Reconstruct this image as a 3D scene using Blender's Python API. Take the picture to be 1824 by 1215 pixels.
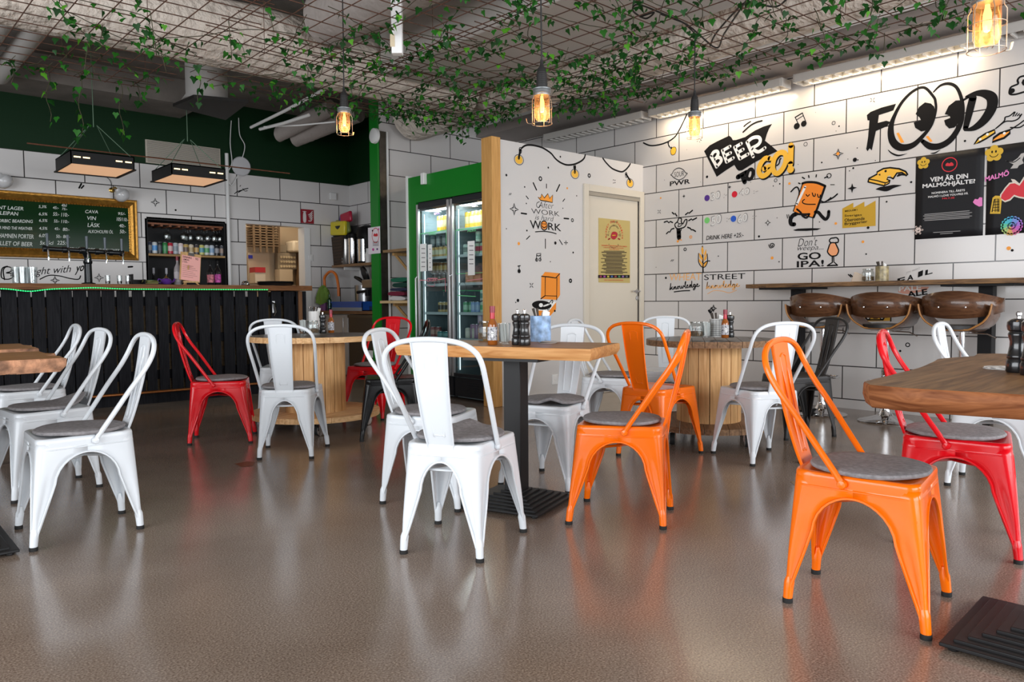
import bpy, bmesh, math, random
from mathutils import Vector, Matrix, noise
from mathutils.geometry import tessellate_polygon
for _o in list(bpy.data.objects): bpy.data.objects.remove(_o)
SC = bpy.context.scene
COL = SC.collection
PI = math.pi
rnd = random.Random(11)

# ------------------------------------------------------------------ camera
# world: +X along the bar wall, +Y along the mural wall (away from us), Z up, metres
FPX, YAW, PITCH, ROLL, EYE = 1350.75, 0.73572, 0.05260, -0.0075, Vector((0, 0, 1.0))
cy, sy = math.cos(YAW), math.sin(YAW)
FWD = Vector((sy*math.cos(PITCH), cy*math.cos(PITCH), -math.sin(PITCH)))
_r = Vector((cy, -sy, 0)); _u = _r.cross(FWD)
RGT = _r*math.cos(ROLL) + _u*math.sin(ROLL)
UPV = -_r*math.sin(ROLL) + _u*math.cos(ROLL)
cam = bpy.data.cameras.new('camera'); cam.sensor_width = 36; cam.lens = 36*FPX/1824
cam.clip_start = 0.05
co = bpy.data.objects.new('camera', cam); COL.objects.link(co)
co.matrix_world = Matrix(((RGT.x, UPV.x, -FWD.x, EYE.x), (RGT.y, UPV.y, -FWD.y, EYE.y), (RGT.z, UPV.z, -FWD.z, EYE.z), (0, 0, 0, 1)))
SC.camera = co
def at(px, py, axis, val):
    """survey: the point of the plane {axis = val} seen at a photo pixel"""
    d = FWD + RGT*((px-912)/FPX) + UPV*((607.5-py)/FPX)
    return EYE + d*((val-EYE[axis])/d[axis])

# ------------------------------------------------------------------ light
SC.view_settings.view_transform = 'Standard'; SC.view_settings.look = 'None'
SC.view_settings.gamma = 1; SC.view_settings.use_curve_mapping = False
SC.view_settings.exposure = 0.10
W = bpy.data.worlds.new('world'); SC.world = W; W.use_nodes = True
W.node_tree.nodes['Background'].inputs[0].default_value = (.80, .88, 1, 1)
W.node_tree.nodes['Background'].inputs[1].default_value = .22
def area(name, loc, target, sx, sz, power, col):
    l = bpy.data.lights.new(name, 'AREA'); l.shape = 'RECTANGLE'; l.size = sx; l.size_y = sz
    l.energy = power; l.color = col
    o = bpy.data.objects.new(name, l); COL.objects.link(o); o.location = loc
    o.rotation_euler = (Vector(target)-Vector(loc)).to_track_quat('-Z', 'Y').to_euler()
    return o
# daylight through the shop-front glazing behind and to the left of the camera
area('daylight_front', (3.2, -3.2, 1.6), (3.2, 5, 1.2), 7.5, 2.4, 430, (.93, .965, 1))
area('daylight_side', (-3.4, 2.2, 1.6), (5, 3.0, 1.2), 7.0, 2.4, 350, (.93, .965, 1))

# ------------------------------------------------------------------ materials
_M = {}
def nodes(name):
    m = bpy.data.materials.new(name); m.use_nodes = True
    return m, m.node_tree.nodes, m.node_tree.links, m.node_tree.nodes['Principled BSDF']
def mat(name, col, rough=.5, metal=0, coat=0, emit=0, alpha=1, trans=0, var=0, vscale=20, bump=0, bscale=60, spec=.5, bdist=.01):
    if name in _M: return _M[name]
    m, N, L, b = nodes(name)
    c = (*col, 1) if len(col) == 3 else col
    b.inputs['Base Color'].default_value = c
    b.inputs['Roughness'].default_value = rough; b.inputs['Metallic'].default_value = metal
    b.inputs['Coat Weight'].default_value = coat; b.inputs['Coat Roughness'].default_value = .06
    b.inputs['Specular IOR Level'].default_value = spec
    b.inputs['Transmission Weight'].default_value = trans
    if emit: b.inputs['Emission Color'].default_value = c; b.inputs['Emission Strength'].default_value = emit
    if var or bump:
        tc = N.new('ShaderNodeTexCoord'); n = N.new('ShaderNodeTexNoise'); n.inputs['Scale'].default_value = vscale
        n.inputs['Detail'].default_value = 6; L.new(tc.outputs['Object'], n.inputs['Vector'])
        if var:
            r = N.new('ShaderNodeValToRGB'); L.new(n.outputs['Fac'], r.inputs[0])
            r.color_ramp.elements[0].position = .3; r.color_ramp.elements[1].position = .7
            r.color_ramp.elements[0].color = (*[max(0, x*(1-var)) for x in c[:3]], 1)
            r.color_ramp.elements[1].color = (*[min(1, x*(1+var)) for x in c[:3]], 1)
            L.new(r.outputs[0], b.inputs['Base Color'])
        if bump:
            n2 = N.new('ShaderNodeTexNoise'); n2.inputs['Scale'].default_value = bscale; n2.inputs['Detail'].default_value = 4
            L.new(tc.outputs['Object'], n2.inputs['Vector'])
            bp = N.new('ShaderNodeBump'); bp.inputs['Strength'].default_value = bump; bp.inputs['Distance'].default_value = bdist
            L.new(n2.outputs['Fac'], bp.inputs['Height']); L.new(bp.outputs[0], b.inputs['Normal'])
    _M[name] = m; return m
def wood(name, c1, c2, axis=0, rough=.45, scale=1., bump=.15, coat=0, spec=.3):
    """grain running along an object axis"""
    if name in _M: return _M[name]
    m, N, L, b = nodes(name)
    tc = N.new('ShaderNodeTexCoord'); mp = N.new('ShaderNodeMapping'); L.new(tc.outputs['Object'], mp.inputs[0])
    s = [14*scale]*3; s[axis] = 1.1*scale; mp.inputs['Scale'].default_value = s
    n = N.new('ShaderNodeTexNoise'); n.inputs['Scale'].default_value = 2.2; n.inputs['Detail'].default_value = 8
    n.inputs['Distortion'].default_value = 1.6; L.new(mp.outputs[0], n.inputs['Vector'])
    r = N.new('ShaderNodeValToRGB'); L.new(n.outputs['Fac'], r.inputs[0])
    r.color_ramp.elements[0].position = .3; r.color_ramp.elements[1].position = .68
    r.color_ramp.elements[0].color = (*c1, 1); r.color_ramp.elements[1].color = (*c2, 1)
    L.new(r.outputs[0], b.inputs['Base Color']); b.inputs['Roughness'].default_value = rough
    b.inputs['Coat Weight'].default_value = coat; b.inputs['Specular IOR Level'].default_value = spec
    bp = N.new('ShaderNodeBump'); bp.inputs['Strength'].default_value = bump; bp.inputs['Distance'].default_value = .004
    L.new(n.outputs['Fac'], bp.inputs['Height']); L.new(bp.outputs[0], b.inputs['Normal'])
    _M[name] = m; return m
def glass(name, tint=(1, 1, 1), fac=.10, rough=.02):
    """thin pane / thin-walled glass: clear with a fresnel gloss"""
    if name in _M: return _M[name]
    m = bpy.data.materials.new(name); m.use_nodes = True; N = m.node_tree.nodes; L = m.node_tree.links; N.clear()
    o = N.new('ShaderNodeOutputMaterial'); t = N.new('ShaderNodeBsdfTransparent'); t.inputs[0].default_value = (*tint, 1)
    g = N.new('ShaderNodeBsdfGlossy'); g.inputs['Roughness'].default_value = rough
    fr = N.new('ShaderNodeLayerWeight'); fr.inputs['Blend'].default_value = .5
    pw = N.new('ShaderNodeMath'); pw.operation = 'POWER'; pw.inputs[1].default_value = 3.2; L.new(fr.outputs['Facing'], pw.inputs[0])
    ad = N.new('ShaderNodeMath'); ad.operation = 'MULTIPLY_ADD'; ad.inputs[1].default_value = .75; ad.inputs[2].default_value = fac*.35; L.new(pw.outputs[0], ad.inputs[0])
    mx = N.new('ShaderNodeMixShader'); L.new(ad.outputs[0], mx.inputs[0]); L.new(t.outputs[0], mx.inputs[1]); L.new(g.outputs[0], mx.inputs[2])
    L.new(mx.outputs[0], o.inputs[0]); _M[name] = m; return m
def tiles(name, axis, cu, cz, base=(.62, .595, .58), green_above=None, rough=.16, mortar=.012):
    """600 x 300 running-bond tiles with dark joints, laid in world metres"""
    m, N, L, b = nodes(name)
    tc = N.new('ShaderNodeTexCoord'); sp = N.new('ShaderNodeSeparateXYZ'); L.new(tc.outputs['Object'], sp.inputs[0])
    cb = N.new('ShaderNodeCombineXYZ')
    mu = N.new('ShaderNodeMath'); mu.operation = 'MULTIPLY_ADD'; mu.inputs[1].default_value = (1 if axis == 0 else -1); mu.inputs[2].default_value = cu
    L.new(sp.outputs[0 if axis == 0 else 1], mu.inputs[0]); L.new(mu.outputs[0], cb.inputs[0])
    mz = N.new('ShaderNodeMath'); mz.operation = 'ADD'; mz.inputs[1].default_value = cz; L.new(sp.outputs[2], mz.inputs[0]); L.new(mz.outputs[0], cb.inputs[1])
    br = N.new('ShaderNodeTexBrick'); br.offset = .5; br.offset_frequency = 2; br.squash = 1
    br.inputs['Scale'].default_value = 1; br.inputs['Brick Width'].default_value = .6; br.inputs['Row Height'].default_value = .3
    br.inputs['Mortar Size'].default_value = mortar*.42; br.inputs['Mortar Smooth'].default_value = .05
    br.inputs['Color1'].default_value = (*base, 1); br.inputs['Color2'].default_value = (*[x*.985 for x in base], 1)
    br.inputs['Mortar'].default_value = (.045, .04, .04, 1); L.new(cb.outputs[0], br.inputs['Vector'])
    out = br.outputs['Color']
    if green_above is not None:
        gt = N.new('ShaderNodeMath'); gt.operation = 'GREATER_THAN'; gt.inputs[1].default_value = green_above; L.new(sp.outputs[2], gt.inputs[0])
        mx = N.new('ShaderNodeMix'); mx.data_type = 'RGBA'; L.new(gt.outputs[0], mx.inputs[0]); L.new(out, mx.inputs[6])
        mx.inputs[7].default_value = (.001, .024, .005, 1); out = mx.outputs[2]
        mr = N.new('ShaderNodeMix'); L.new(gt.outputs[0], mr.inputs[0]); mr.inputs[2].default_value = rough; mr.inputs[3].default_value = .6
        L.new(mr.outputs[0], b.inputs['Roughness'])
    else: b.inputs['Roughness'].default_value = rough
    L.new(out, b.inputs['Base Color'])
    if green_above is not None: b.inputs['Specular IOR Level'].default_value = .25
    bp = N.new('ShaderNodeBump'); bp.inputs['Strength'].default_value = .25; bp.inputs['Distance'].default_value = .003; bp.invert = True
    L.new(br.outputs['Fac'], bp.inputs['Height']); L.new(bp.outputs[0], b.inputs['Normal'])
    return m
def floor_mat():
    m, N, L, b = nodes('polished concrete')
    tc = N.new('ShaderNodeTexCoord')
    def nz(sc, det, dist=0):
        n = N.new('ShaderNodeTexNoise'); n.inputs['Scale'].default_value = sc; n.inputs['Detail'].default_value = det; n.inputs['Distortion'].default_value = dist
        L.new(tc.outputs['Object'], n.inputs['Vector']); return n
    big, fine = nz(.9, 5, .6), nz(170, 3)
    r = N.new('ShaderNodeValToRGB'); L.new(big.outputs['Fac'], r.inputs[0])
    r.color_ramp.elements[0].position = .32; r.color_ramp.elements[1].position = .7
    r.color_ramp.elements[0].color = (.235, .178, .138, 1); r.color_ramp.elements[1].color = (.365, .292, .240, 1)
    r2 = N.new('ShaderNodeValToRGB'); L.new(fine.outputs['Fac'], r2.inputs[0])
    r2.color_ramp.elements[0].position = .33; r2.color_ramp.elements[0].color = (.42, .36, .32, 1)
    r2.color_ramp.elements[1].position = .60; r2.color_ramp.elements[1].color = (1, 1, 1, 1)
    e = r2.color_ramp.elements.new(.72); e.color = (1.5, 1.5, 1.45, 1)
    mx = N.new('ShaderNodeMix'); mx.data_type = 'RGBA'; mx.blend_type = 'MULTIPLY'; mx.inputs[0].default_value = .9
    L.new(r.outputs[0], mx.inputs[6]); L.new(r2.outputs[0], mx.inputs[7]); L.new(mx.outputs[2], b.inputs['Base Color'])
    rr = N.new('ShaderNodeMapRange'); rr.inputs['To Min'].default_value = .13; rr.inputs['To Max'].default_value = .25
    L.new(nz(3, 6).outputs['Fac'], rr.inputs[0]); L.new(rr.outputs[0], b.inputs['Roughness'])
    b.inputs['Specular IOR Level'].default_value = .55
    return m

# ------------------------------------------------------------------ mesh builder
class MB:
    def __init__(s): s.v = []; s.f = []; s.mi = []
    def add(s, vs, fs, m=0):
        k = len(s.v); s.v += [Vector(v) for v in vs]; s.f += [tuple(i+k for i in f) for f in fs]; s.mi += [m]*len(fs); return s
    def box(s, c, d, m=0, rz=0, M=None):
        x, y, z = [q/2 for q in d]
        vs = [Vector((a*x, b*y, e*z)) for e in (-1, 1) for a, b in ((-1, -1), (1, -1), (1, 1), (-1, 1))]
        R = M if M else Matrix.Rotation(rz, 3, 'Z')
        return s.add([R @ v + Vector(c) for v in vs], [(3, 2, 1, 0), (4, 5, 6, 7), (0, 1, 5, 4), (1, 2, 6, 5), (2, 3, 7, 6), (3, 0, 4, 7)], m)
    def span(s, a, b, m=0):
        return s.box([(p+q)/2 for p, q in zip(a, b)], [abs(q-p) for p, q in zip(a, b)], m)
    def tube(s, pts, r, n=8, m=0, closed=False, cap=True):
        P = [Vector(p) for p in pts]; N = len(P); rs = r if isinstance(r, (list, tuple)) else [r]*N
        T = []
        for i in range(N):
            a = P[i-1] if (i or closed) else P[0]; b = P[(i+1) % N] if (i < N-1 or closed) else P[-1]
            t = (b-a); T.append(t.normalized() if t.length > 1e-9 else Vector((0, 0, 1)))
        ref = Vector((0, 0, 1)) if abs(T[0].z) < .9 else Vector((1, 0, 0))
        u = (ref - T[0]*ref.dot(T[0])).normalized(); rings = []
        for i in range(N):
            u = (u - T[i]*u.dot(T[i])); u = u.normalized() if u.length > 1e-9 else T[i].orthogonal().normalized()
            w = T[i].cross(u)
            rings.append([P[i] + (u*math.cos(2*PI*k/n) + w*math.sin(2*PI*k/n))*rs[i] for k in range(n)])
        vs = [q for R in rings for q in R]; fs = []
        for i in range(N if closed else N-1):
            j = (i+1) % N
            for k in range(n): fs.append((i*n+k, i*n+(k+1) % n, j*n+(k+1) % n, j*n+k))
        if cap and not closed: fs += [tuple(range(n-1, -1, -1)), tuple((N-1)*n+k for k in range(n))]
        return s.add(vs, fs, m)
    def lathe(s, prof, n=24, c=(0, 0, 0), m=0, M=None, ms=None):
        c = Vector(c); vs = []; fs = []; mi = []
        for r, z in prof:
            for k in range(n):
                a = 2*PI*k/n; v = Vector((r*math.cos(a), r*math.sin(a), z)); vs.append((M @ v if M else v) + c)
        for i in range(len(prof)-1):
            for k in range(n):
                fs.append((i*n+k, i*n+(k+1) % n, (i+1)*n+(k+1) % n, (i+1)*n+k)); mi.append(ms[i] if ms else m)
        if prof[0][0] > 1e-5: fs.append(tuple(range(n-1, -1, -1))); mi.append(ms[0] if ms else m)
        if prof[-1][0] > 1e-5: fs.append(tuple((len(prof)-1)*n+k for k in range(n))); mi.append(ms[-1] if ms else m)
        k = len(s.v); s.v += vs; s.f += [tuple(i+k for i in f) for f in fs]; s.mi += mi; return s
    def grid(s, rows, m=0, closed=False):
        n = len(rows[0]); vs = [p for r in rows for p in r]; fs = []
        for i in range(len(rows)-1):
            for k in range(n if closed else n-1):
                fs.append((i*n+k, i*n+(k+1) % n, (i+1)*n+(k+1) % n, (i+1)*n+k))
        return s.add(vs, fs, m)
    def prism(s, poly, z0, z1, m=0, M=None):
        """closed 2-D outline extruded; M maps (x, y, z) to place"""
        n = len(poly); vs = [Vector((x, y, z0)) for x, y in poly] + [Vector((x, y, z1)) for x, y in poly]
        tri = tessellate_polygon([[Vector((x, y, 0)) for x, y in poly]])
        fs = [(c_, b_, a_) for a_, b_, c_ in tri] + [(a_+n, b_+n, c_+n) for a_, b_, c_ in tri]
        fs += [(i, (i+1) % n, (i+1) % n+n, i+n) for i in range(n)]
        return s.add([M @ v for v in vs] if M else vs, fs, m)
    def build(s, name, mats, parent=None, loc=(0, 0, 0), rz=0, world=False, bevel=0, solid=0, sub=0, sharp=35, fix=True):
        me = bpy.data.meshes.new(name)
        vs = s.v
        if world and parent is not None:
            Mi = wmat(parent).inverted(); vs = [Mi @ v for v in vs]
        me.from_pydata([tuple(v) for v in vs], [], s.f)
        for q in (mats if isinstance(mats, (list, tuple)) else [mats]): me.materials.append(q)
        me.polygons.foreach_set('material_index', s.mi); me.polygons.foreach_set('use_smooth', [True]*len(s.f)); me.update()
        if fix:
            bm = bmesh.new(); bm.from_mesh(me); bmesh.ops.recalc_face_normals(bm, faces=bm.faces); bm.to_mesh(me); bm.free()
        me.set_sharp_from_angle(angle=math.radians(sharp))
        o = bpy.data.objects.new(name, me); COL.objects.link(o); o.location = loc; o.rotation_euler = (0, 0, rz)
        if parent is not None: o.parent = parent
        if solid: q = o.modifiers.new('thickness', 'SOLIDIFY'); q.thickness = solid; q.offset = 0
        if bevel: q = o.modifiers.new('bevel', 'BEVEL'); q.width = bevel; q.segments = 2; q.limit_method = 'ANGLE'; q.angle_limit = math.radians(40)
        if sub: q = o.modifiers.new('smooth', 'SUBSURF'); q.levels = q.render_levels = sub
        return o
def wmat(o):
    M = Matrix.Translation(o.location) @ o.rotation_euler.to_matrix().to_4x4()
    return wmat(o.parent) @ M if o.parent else M
def tag(o, label, cat, group=None, kind=None):
    o['label'] = label; o['category'] = cat
    if group: o['group'] = group
    if kind: o['kind'] = kind
    return o
def struct(o): o['kind'] = 'structure'; return o
def lab(o, label): o['label'] = label; return o
def thing(name, label, cat, loc=(0, 0, 0), rz=0, group=None):
    o = bpy.data.objects.new(name, None); COL.objects.link(o); o.empty_display_size = .05
    o.location = loc; o.rotation_euler = (0, 0, rz); return tag(o, label, cat, group)
def dup(o, parent=None):
    c = o.copy(); COL.objects.link(c)
    if parent is not None: c.parent = parent; c.matrix_parent_inverse = o.matrix_parent_inverse
    for ch in o.children: dup(ch, c)
    return c
def put(proto, used, loc, rz, label, group=None):
    o = proto if not used else dup(proto)
    o.location = loc; o.rotation_euler = (0, 0, rz); o['label'] = label
    if group: o['group'] = group
    return o
def smooth(pts, n=6, closed=False):
    P = [Vector(p) for p in pts]; N = len(P); out = []
    for i in range(N if closed else N-1):
        g = (lambda k: P[k % N]) if closed else (lambda k: P[min(max(k, 0), N-1)])
        a, b, c, d = g(i-1), g(i), g(i+1), g(i+2)
        for j in range(n):
            t = j/n
            out.append(.5*((2*b) + (c-a)*t + (2*a-5*b+4*c-d)*t*t + (3*b-a-3*c+d)*t**3))
    if not closed: out.append(P[-1])
    return out

# ------------------------------------------------------------------ flat painted / printed work on a plane
class Decal:
    """artwork lying on a wall or sheet; outlines are given as photo pixels measured on that plane"""
    def __init__(s, axis, val, right, normal, crop=None, S=350/1824):
        s.axis, s.val = axis, val; s.R = Vector(right); s.U = Vector((0, 0, 1)); s.Nn = Vector(normal)
        s.o = Vector((0, 0, 0)); s.o[axis] = val; s.mb = MB(); s.mats = []; s.crop = crop; s.S = S; s.k = 0
    def at(s, x, y):
        if s.crop: x, y = s.crop[0]+x*s.S, s.crop[1]+y*s.S
        p = at(x, y, s.axis, s.val); return Vector((p.dot(s.R), p.z))
    def P(s, q, lift): return s.o + s.R*q[0] + s.U*q[1] + s.Nn*lift
    def mi(s, m):
        if m not in s.mats: s.mats.append(m)
        return s.mats.index(m)
    def lift(s, l):
        s.k += 1; return (.0012 + .00004*s.k) if l is None else l
    def poly2(s, pts, m, l=None):
        l = s.lift(l); P = [Vector((a, b, 0)) for a, b in pts]
        s.mb.add([s.P(q, l) for q in pts], [tuple(t) for t in tessellate_polygon([P])], s.mi(m)); return s
    def poly(s, pts, m, l=None, sm=0):
        q = [s.at(*p) for p in pts]
        if sm: q = [Vector((a.x, a.y)) for a in smooth([Vector((*b, 0)) for b in q], sm, True)]
        return s.poly2(q, m, l)
    def line2(s, q, w, m, l=None, closed=False, ends=True):
        l = s.lift(l); N = len(q); W_ = w if isinstance(w, list) else [w]*N; A = []; B = []
        for i in range(N):
            a = q[i-1] if (i or closed) else q[0]; b = q[(i+1) % N] if (i < N-1 or closed) else q[-1]
            t = (b-a).normalized() if (b-a).length > 1e-9 else Vector((1, 0)); n = Vector((-t.y, t.x))*W_[i]/2
            A.append(q[i]+n); B.append(q[i]-n)
        vs = [s.P(v, l) for v in A+B]; fs = [(i, (i+1) % N, (i+1) % N+N, i+N) for i in range(N if closed else N-1)]
        s.mb.add(vs, fs, s.mi(m))
        if ends and not closed:
            for e, ww in ((q[0], W_[0]), (q[-1], W_[-1])):
                s.mb.add([s.P(e+Vector((math.cos(k*PI/4), math.sin(k*PI/4)))*ww/2, l) for k in range(8)], [tuple(range(8))], s.mi(m))
        return s
    def line(s, pts, w, m, l=None, sm=4, closed=False):
        """pts (x, y) or (x, y, w) in pixels; w in metres"""
        ww = [p[2] for p in pts] if len(pts[0]) == 3 else None
        q = [s.at(p[0], p[1]) for p in pts]
        if sm and len(q) > 2:
            q3 = smooth([Vector((a[0], a[1], (ww[i] if ww else w))) for i, a in enumerate(q)], sm, closed)
            return s.line2([Vector((a.x, a.y)) for a in q3], [a.z for a in q3], m, l, closed)
        return s.line2(q, ww or w, m, l, closed)
    def dot(s, x, y, r, m, l=None, ry=None):
        c = s.at(x, y); ry = ry or r
        return s.poly2([c+Vector((r*math.cos(k*PI/10), ry*math.sin(k*PI/10))) for k in range(20)], m, l)
    def ring(s, x, y, r, w, m, l=None, ry=None):
        c = s.at(x, y); ry = ry or r
        return s.line2([c+Vector((r*math.cos(k*PI/10), ry*math.sin(k*PI/10))) for k in range(20)], w, m, l, True)
    def rect(s, x0, y0, x1, y1, m, l=None): return s.poly([(x0, y0), (x1, y0), (x1, y1), (x0, y1)], m, l)
    def star(s, x, y, r, m, l=None, w=0):
        c = s.at(x, y); q = [c+Vector((math.sin(k*PI/4), math.cos(k*PI/4)))*(r if k % 2 == 0 else r*.33) for k in range(8)]
        return s.line2(q, w, m, l, True) if w else s.poly2(q, m, l)
    def text(s, t, bl, br, tl, m, l=None, shear=0, bold=0):
        """lettering fitted to the box bottom-left, bottom-right, top-left (pixels)"""
        l = s.lift(l); A, B, T = s.at(*bl), s.at(*br), s.at(*tl)
        return s.text2(t, A, B-A, T-A, m, l, shear, bold)
    def text2(s, t, A, eu, ev, m, l=None, shear=0, bold=0):
        l = s.lift(l)
        v, f = glyphs(t, bold, shear)
        xs = [p[0] for p in v]; ys = [p[1] for p in v]
        if not xs: return s
        x0, x1, y0, y1 = min(xs), max(xs), min(ys), max(ys)
        s.mb.add([s.P(A + eu*((p[0]-x0)/(x1-x0)) + ev*((p[1]-y0)/(y1-y0)), l) for p in v], f, s.mi(m)); return s
    def build(s, name, parent=None, world=True):
        return s.mb.build(name, s.mats, parent, world=world, fix=False)
_G = {}
def glyphs(t, bold, shear):
    k = (t, bold, shear)
    if k not in _G:
        c = bpy.data.curves.new('t', 'FONT'); c.body = t; c.offset = bold; c.shear = shear; c.resolution_u = 3; c.fill_mode = 'FRONT'
        o = bpy.data.objects.new('t', c); me = bpy.data.meshes.new_from_object(o)
        _G[k] = ([tuple(v.co) for v in me.vertices], [tuple(p.vertices) for p in me.polygons])
        bpy.data.objects.remove(o); bpy.data.curves.remove(c); bpy.data.meshes.remove(me)
    return _G[k]
# ================================================================== the setting
XR, YB, YP, YN, XN = 6.873, 9.926, 5.38, 7.62, 5.78
CEIL = 3.6
BLK = mat('black paint', (.010, .0095, .010), .5, spec=.15)
INK = mat('black marker', (.010, .0095, .010), .6, spec=.08)
ORG = mat('orange paint marker', (.90, .33, .03), .5)
AMB = mat('amber marker', (.86, .47, .04), .5)
WHT = mat('white paint', (.82, .82, .81), .4)
PAPER = mat('white paper', (.85, .85, .83), .7)
GREEN = mat('green painted board', (.006, .20, .016), .35)
DKGREEN = mat('dark green wall paint', (.004, .075, .018), .6)
CONC = mat('ceiling concrete', (.22, .195, .175), .85, var=.25, vscale=3, bump=.3, bscale=25)
OFFW = mat('off-white painted panel', (.62, .60, .585), .5)
CREAM = mat('cream door paint', (.64, .585, .49), .4)
PINE = wood('pine edge', (.50, .25, .07), (.66, .36, .12), 2)
STEEL = mat('brushed steel', (.55, .55, .56), .28, metal=1)
CHROME = mat('chrome', (.75, .75, .76), .08, metal=1)
ALU = mat('aluminium profile', (.62, .62, .63), .35, metal=.7)
TILE_R = tiles('mural wall tiles', 1, .395, -.086)
TILE_B = tiles('bar wall tiles', 0, .395, -.01, base=(.72, .70, .69), green_above=2.71, rough=.22, mortar=.014)
TILE_N = tiles('nook wall tiles', 1, .10, -.01, base=(.72, .705, .695), green_above=2.71, rough=.22, mortar=.012)
TILE_Y = tiles('cooler corner tiles', 0, .12, -.086, base=(.66, .64, .63), rough=.22)

m = MB(); m.span((-4.2, -4, -.12), (XR+.3, 12.2, 0)); struct(m.build('floor', floor_mat()))
m = MB(); m.span((-4.2, -4, CEIL), (XR+.3, 12.2, CEIL+.2)); ceil = struct(m.build('ceiling', CONC))
m = MB(); m.span((XR, -4, 0), (XR+.2, YB+.2, CEIL)); wall_r = struct(m.build('wall_right', TILE_R))
# bar wall: pieces around the bottle niche and the kitchen hatch
NX0, NX1, NZ0, NZ1 = 2.965, 3.935, .95, 2.045
HX0, HX1, HZ1 = 4.21, 5.05, 2.06
m = MB()
for a, b, c, d in ((-4.2, NX0, 0, CEIL), (NX0, NX1, 0, NZ0), (NX0, NX1, NZ1, CEIL), (NX1, HX0, 0, CEIL), (HX0, HX1, HZ1, CEIL), (HX1, XN+.2, 0, CEIL)):
    m.span((a, YB, c), (b, YB+.16, d))
wall_b = struct(m.build('wall_back', TILE_B))
m = MB(); m.span((XN, YN+.16, 0), (XN+.15, YB, CEIL)); struct(m.build('wall_nook', TILE_N))
m = MB(); m.span((4.84, YN, 0), (XR, YN+.16, CEIL)); struct(m.build('wall_cooler_corner', TILE_Y))
# the green end of that wall with its steel corner guard
m = MB(); m.span((4.815, YN-.005, 0), (4.838, YN+.165, CEIL)); o = struct(m.build('trim_1', GREEN))
m = MB(); m.span((4.84, YN-.012, 0), (4.93, YN-.001, 2.98)); struct(m.build('trim_2', mat('bronze corner guard', (.11, .10, .085), .3, metal=.8, var=.3, vscale=9)))
m = MB(); m.span((4.934, YN-.02, 0), (4.955, YN-.001, 2.98)); struct(m.build('trim_3', WHT))
# boxed-in end beside the coolers
m = MB(); m.span((5.26, 6.93, 0), (5.36, YN, 2.36)); struct(m.build('wall_cooler_side', mat('pale green board', (.55, .60, .54), .5)))
# partition with the mural, its pine edge and the service door
m = MB()
for a, b, c, d in ((4.735, 5.93, 0, 2.51), (5.93, 6.85, 2.165, 2.51), (6.85, XR, 0, 2.51)): m.span((a, YP, c), (b, YP+.1, d))
part = struct(m.build('wall_partition', OFFW))
m = MB(); m.span((4.625, YP-.012, 0), (4.733, YP+.14, 2.525)); struct(m.build('trim_4', PINE, bevel=.004))
m = MB(); m.span((4.735, YP-.012, 0), (5.86, YP-.001, .075)); struct(m.build('baseboard_1', OFFW))
m = MB()
for a, b, c, d in ((5.875, 5.945, 0, 2.21), (6.80, 6.868, 0, 2.21), (5.945, 6.80, 2.14, 2.21)): m.span((a, YP-.025, c), (b, YP-.001, d))
m.span((5.945, YP-.012, 2.10), (6.80, YP+.02, 2.14), 1)
o = struct(m.build('trim_5', [CREAM, mat('door shadow gap', (.35, .31, .25), .6)], bevel=.003))
m = MB(); m.span((5.95, YP+.012, .004), (6.795, YP+.055, 2.10)); door = struct(m.build('door_1', CREAM))
m = MB(); q = at(1136, 519, 1, YP); hx, hz = q.x, q.z
m.lathe([(.026, 0), (.026, .008), (.010, .010), (.010, .045)], 16, (hx, YP+.012, hz), M=Matrix.Rotation(PI/2, 3, 'X'))
m.tube([(hx, YP-.03, hz), (hx-.03, YP-.038, hz), (hx-.12, YP-.036, hz)], .0095)
m.build('handle', STEEL, door)
m = MB(); m.lathe([(.026, 0), (.026, .010), (.012, .014)], 16, (hx, YP+.012, hz-.075), M=Matrix.Rotation(PI/2, 3, 'X')); m.build('lock_rose', STEEL, door)
# wiring duct / drop beam along the mural wall and the ceiling services
m = MB(); m.span((6.30, -4, 3.10), (XR, 7.6, CEIL)); struct(m.build('beam', mat('grey painted beam', (.36, .32, .30), .7, bump=.1)))
m = MB()
m.span((-4.2, 9.2, 3.32), (3.4, YB, CEIL)); struct(m.build('ceiling_beam', CONC))
m = MB(); m.span((3.75, 2.0, 3.02), (4.75, 5.86, 3.5)); tag(m.build('air_duct', mat('white painted sheet duct', (.55, .52, .49), .5), bevel=.01), 'wide white rectangular air duct under the ceiling above the ivy mesh', 'duct')
FOAM = mat('sprayed insulation', (.74, .66, .58), .9, bump=1.0, bscale=11, bdist=.06)
FOIL = mat('grey wrapped insulation', (.40, .355, .33), .7, bump=.8, bscale=8, bdist=.03)
def duct(a, b, r, mt, label, group=None):
    m = MB(); A, B = Vector(a), Vector(b); n = 26; d = (B-A).normalized(); ref = Vector((0, 0, 1)); w = d.cross(ref)
    rows = []
    for i in range(n+1):
        c = A.lerp(B, i/n)
        rows.append([c+(ref*math.cos(k*PI/14)+w*math.sin(k*PI/14))*r*(1+.05*noise.noise(Vector((i*.9, math.cos(k*PI/14)*2, math.sin(k*PI/14)*2)))) for k in range(28)])
    m.grid(rows, closed=True); m.add(rows[0], [tuple(range(28))]); m.add(rows[-1], [tuple(range(28))])
    return tag(m.build('insulated_duct', mt, fix=True), label, 'duct', group)
duct((-1.5, 6.15, 3.16), (4.93, 6.15, 3.16), .27, FOAM, 'thick cream foam-coated duct running across the ceiling over the bar side')
duct(at(497, 239, 1, 9.5), at(590, 192, 1, 8.7), .10, FOIL, 'grey wrapped duct ending at the dark green wall, nearer the white cylinder')
duct(at(527, 243, 1, 9.5), at(640, 198, 1, 8.6), .135, FOIL, 'fatter grey wrapped duct running into the green wall behind the pendant')
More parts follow.
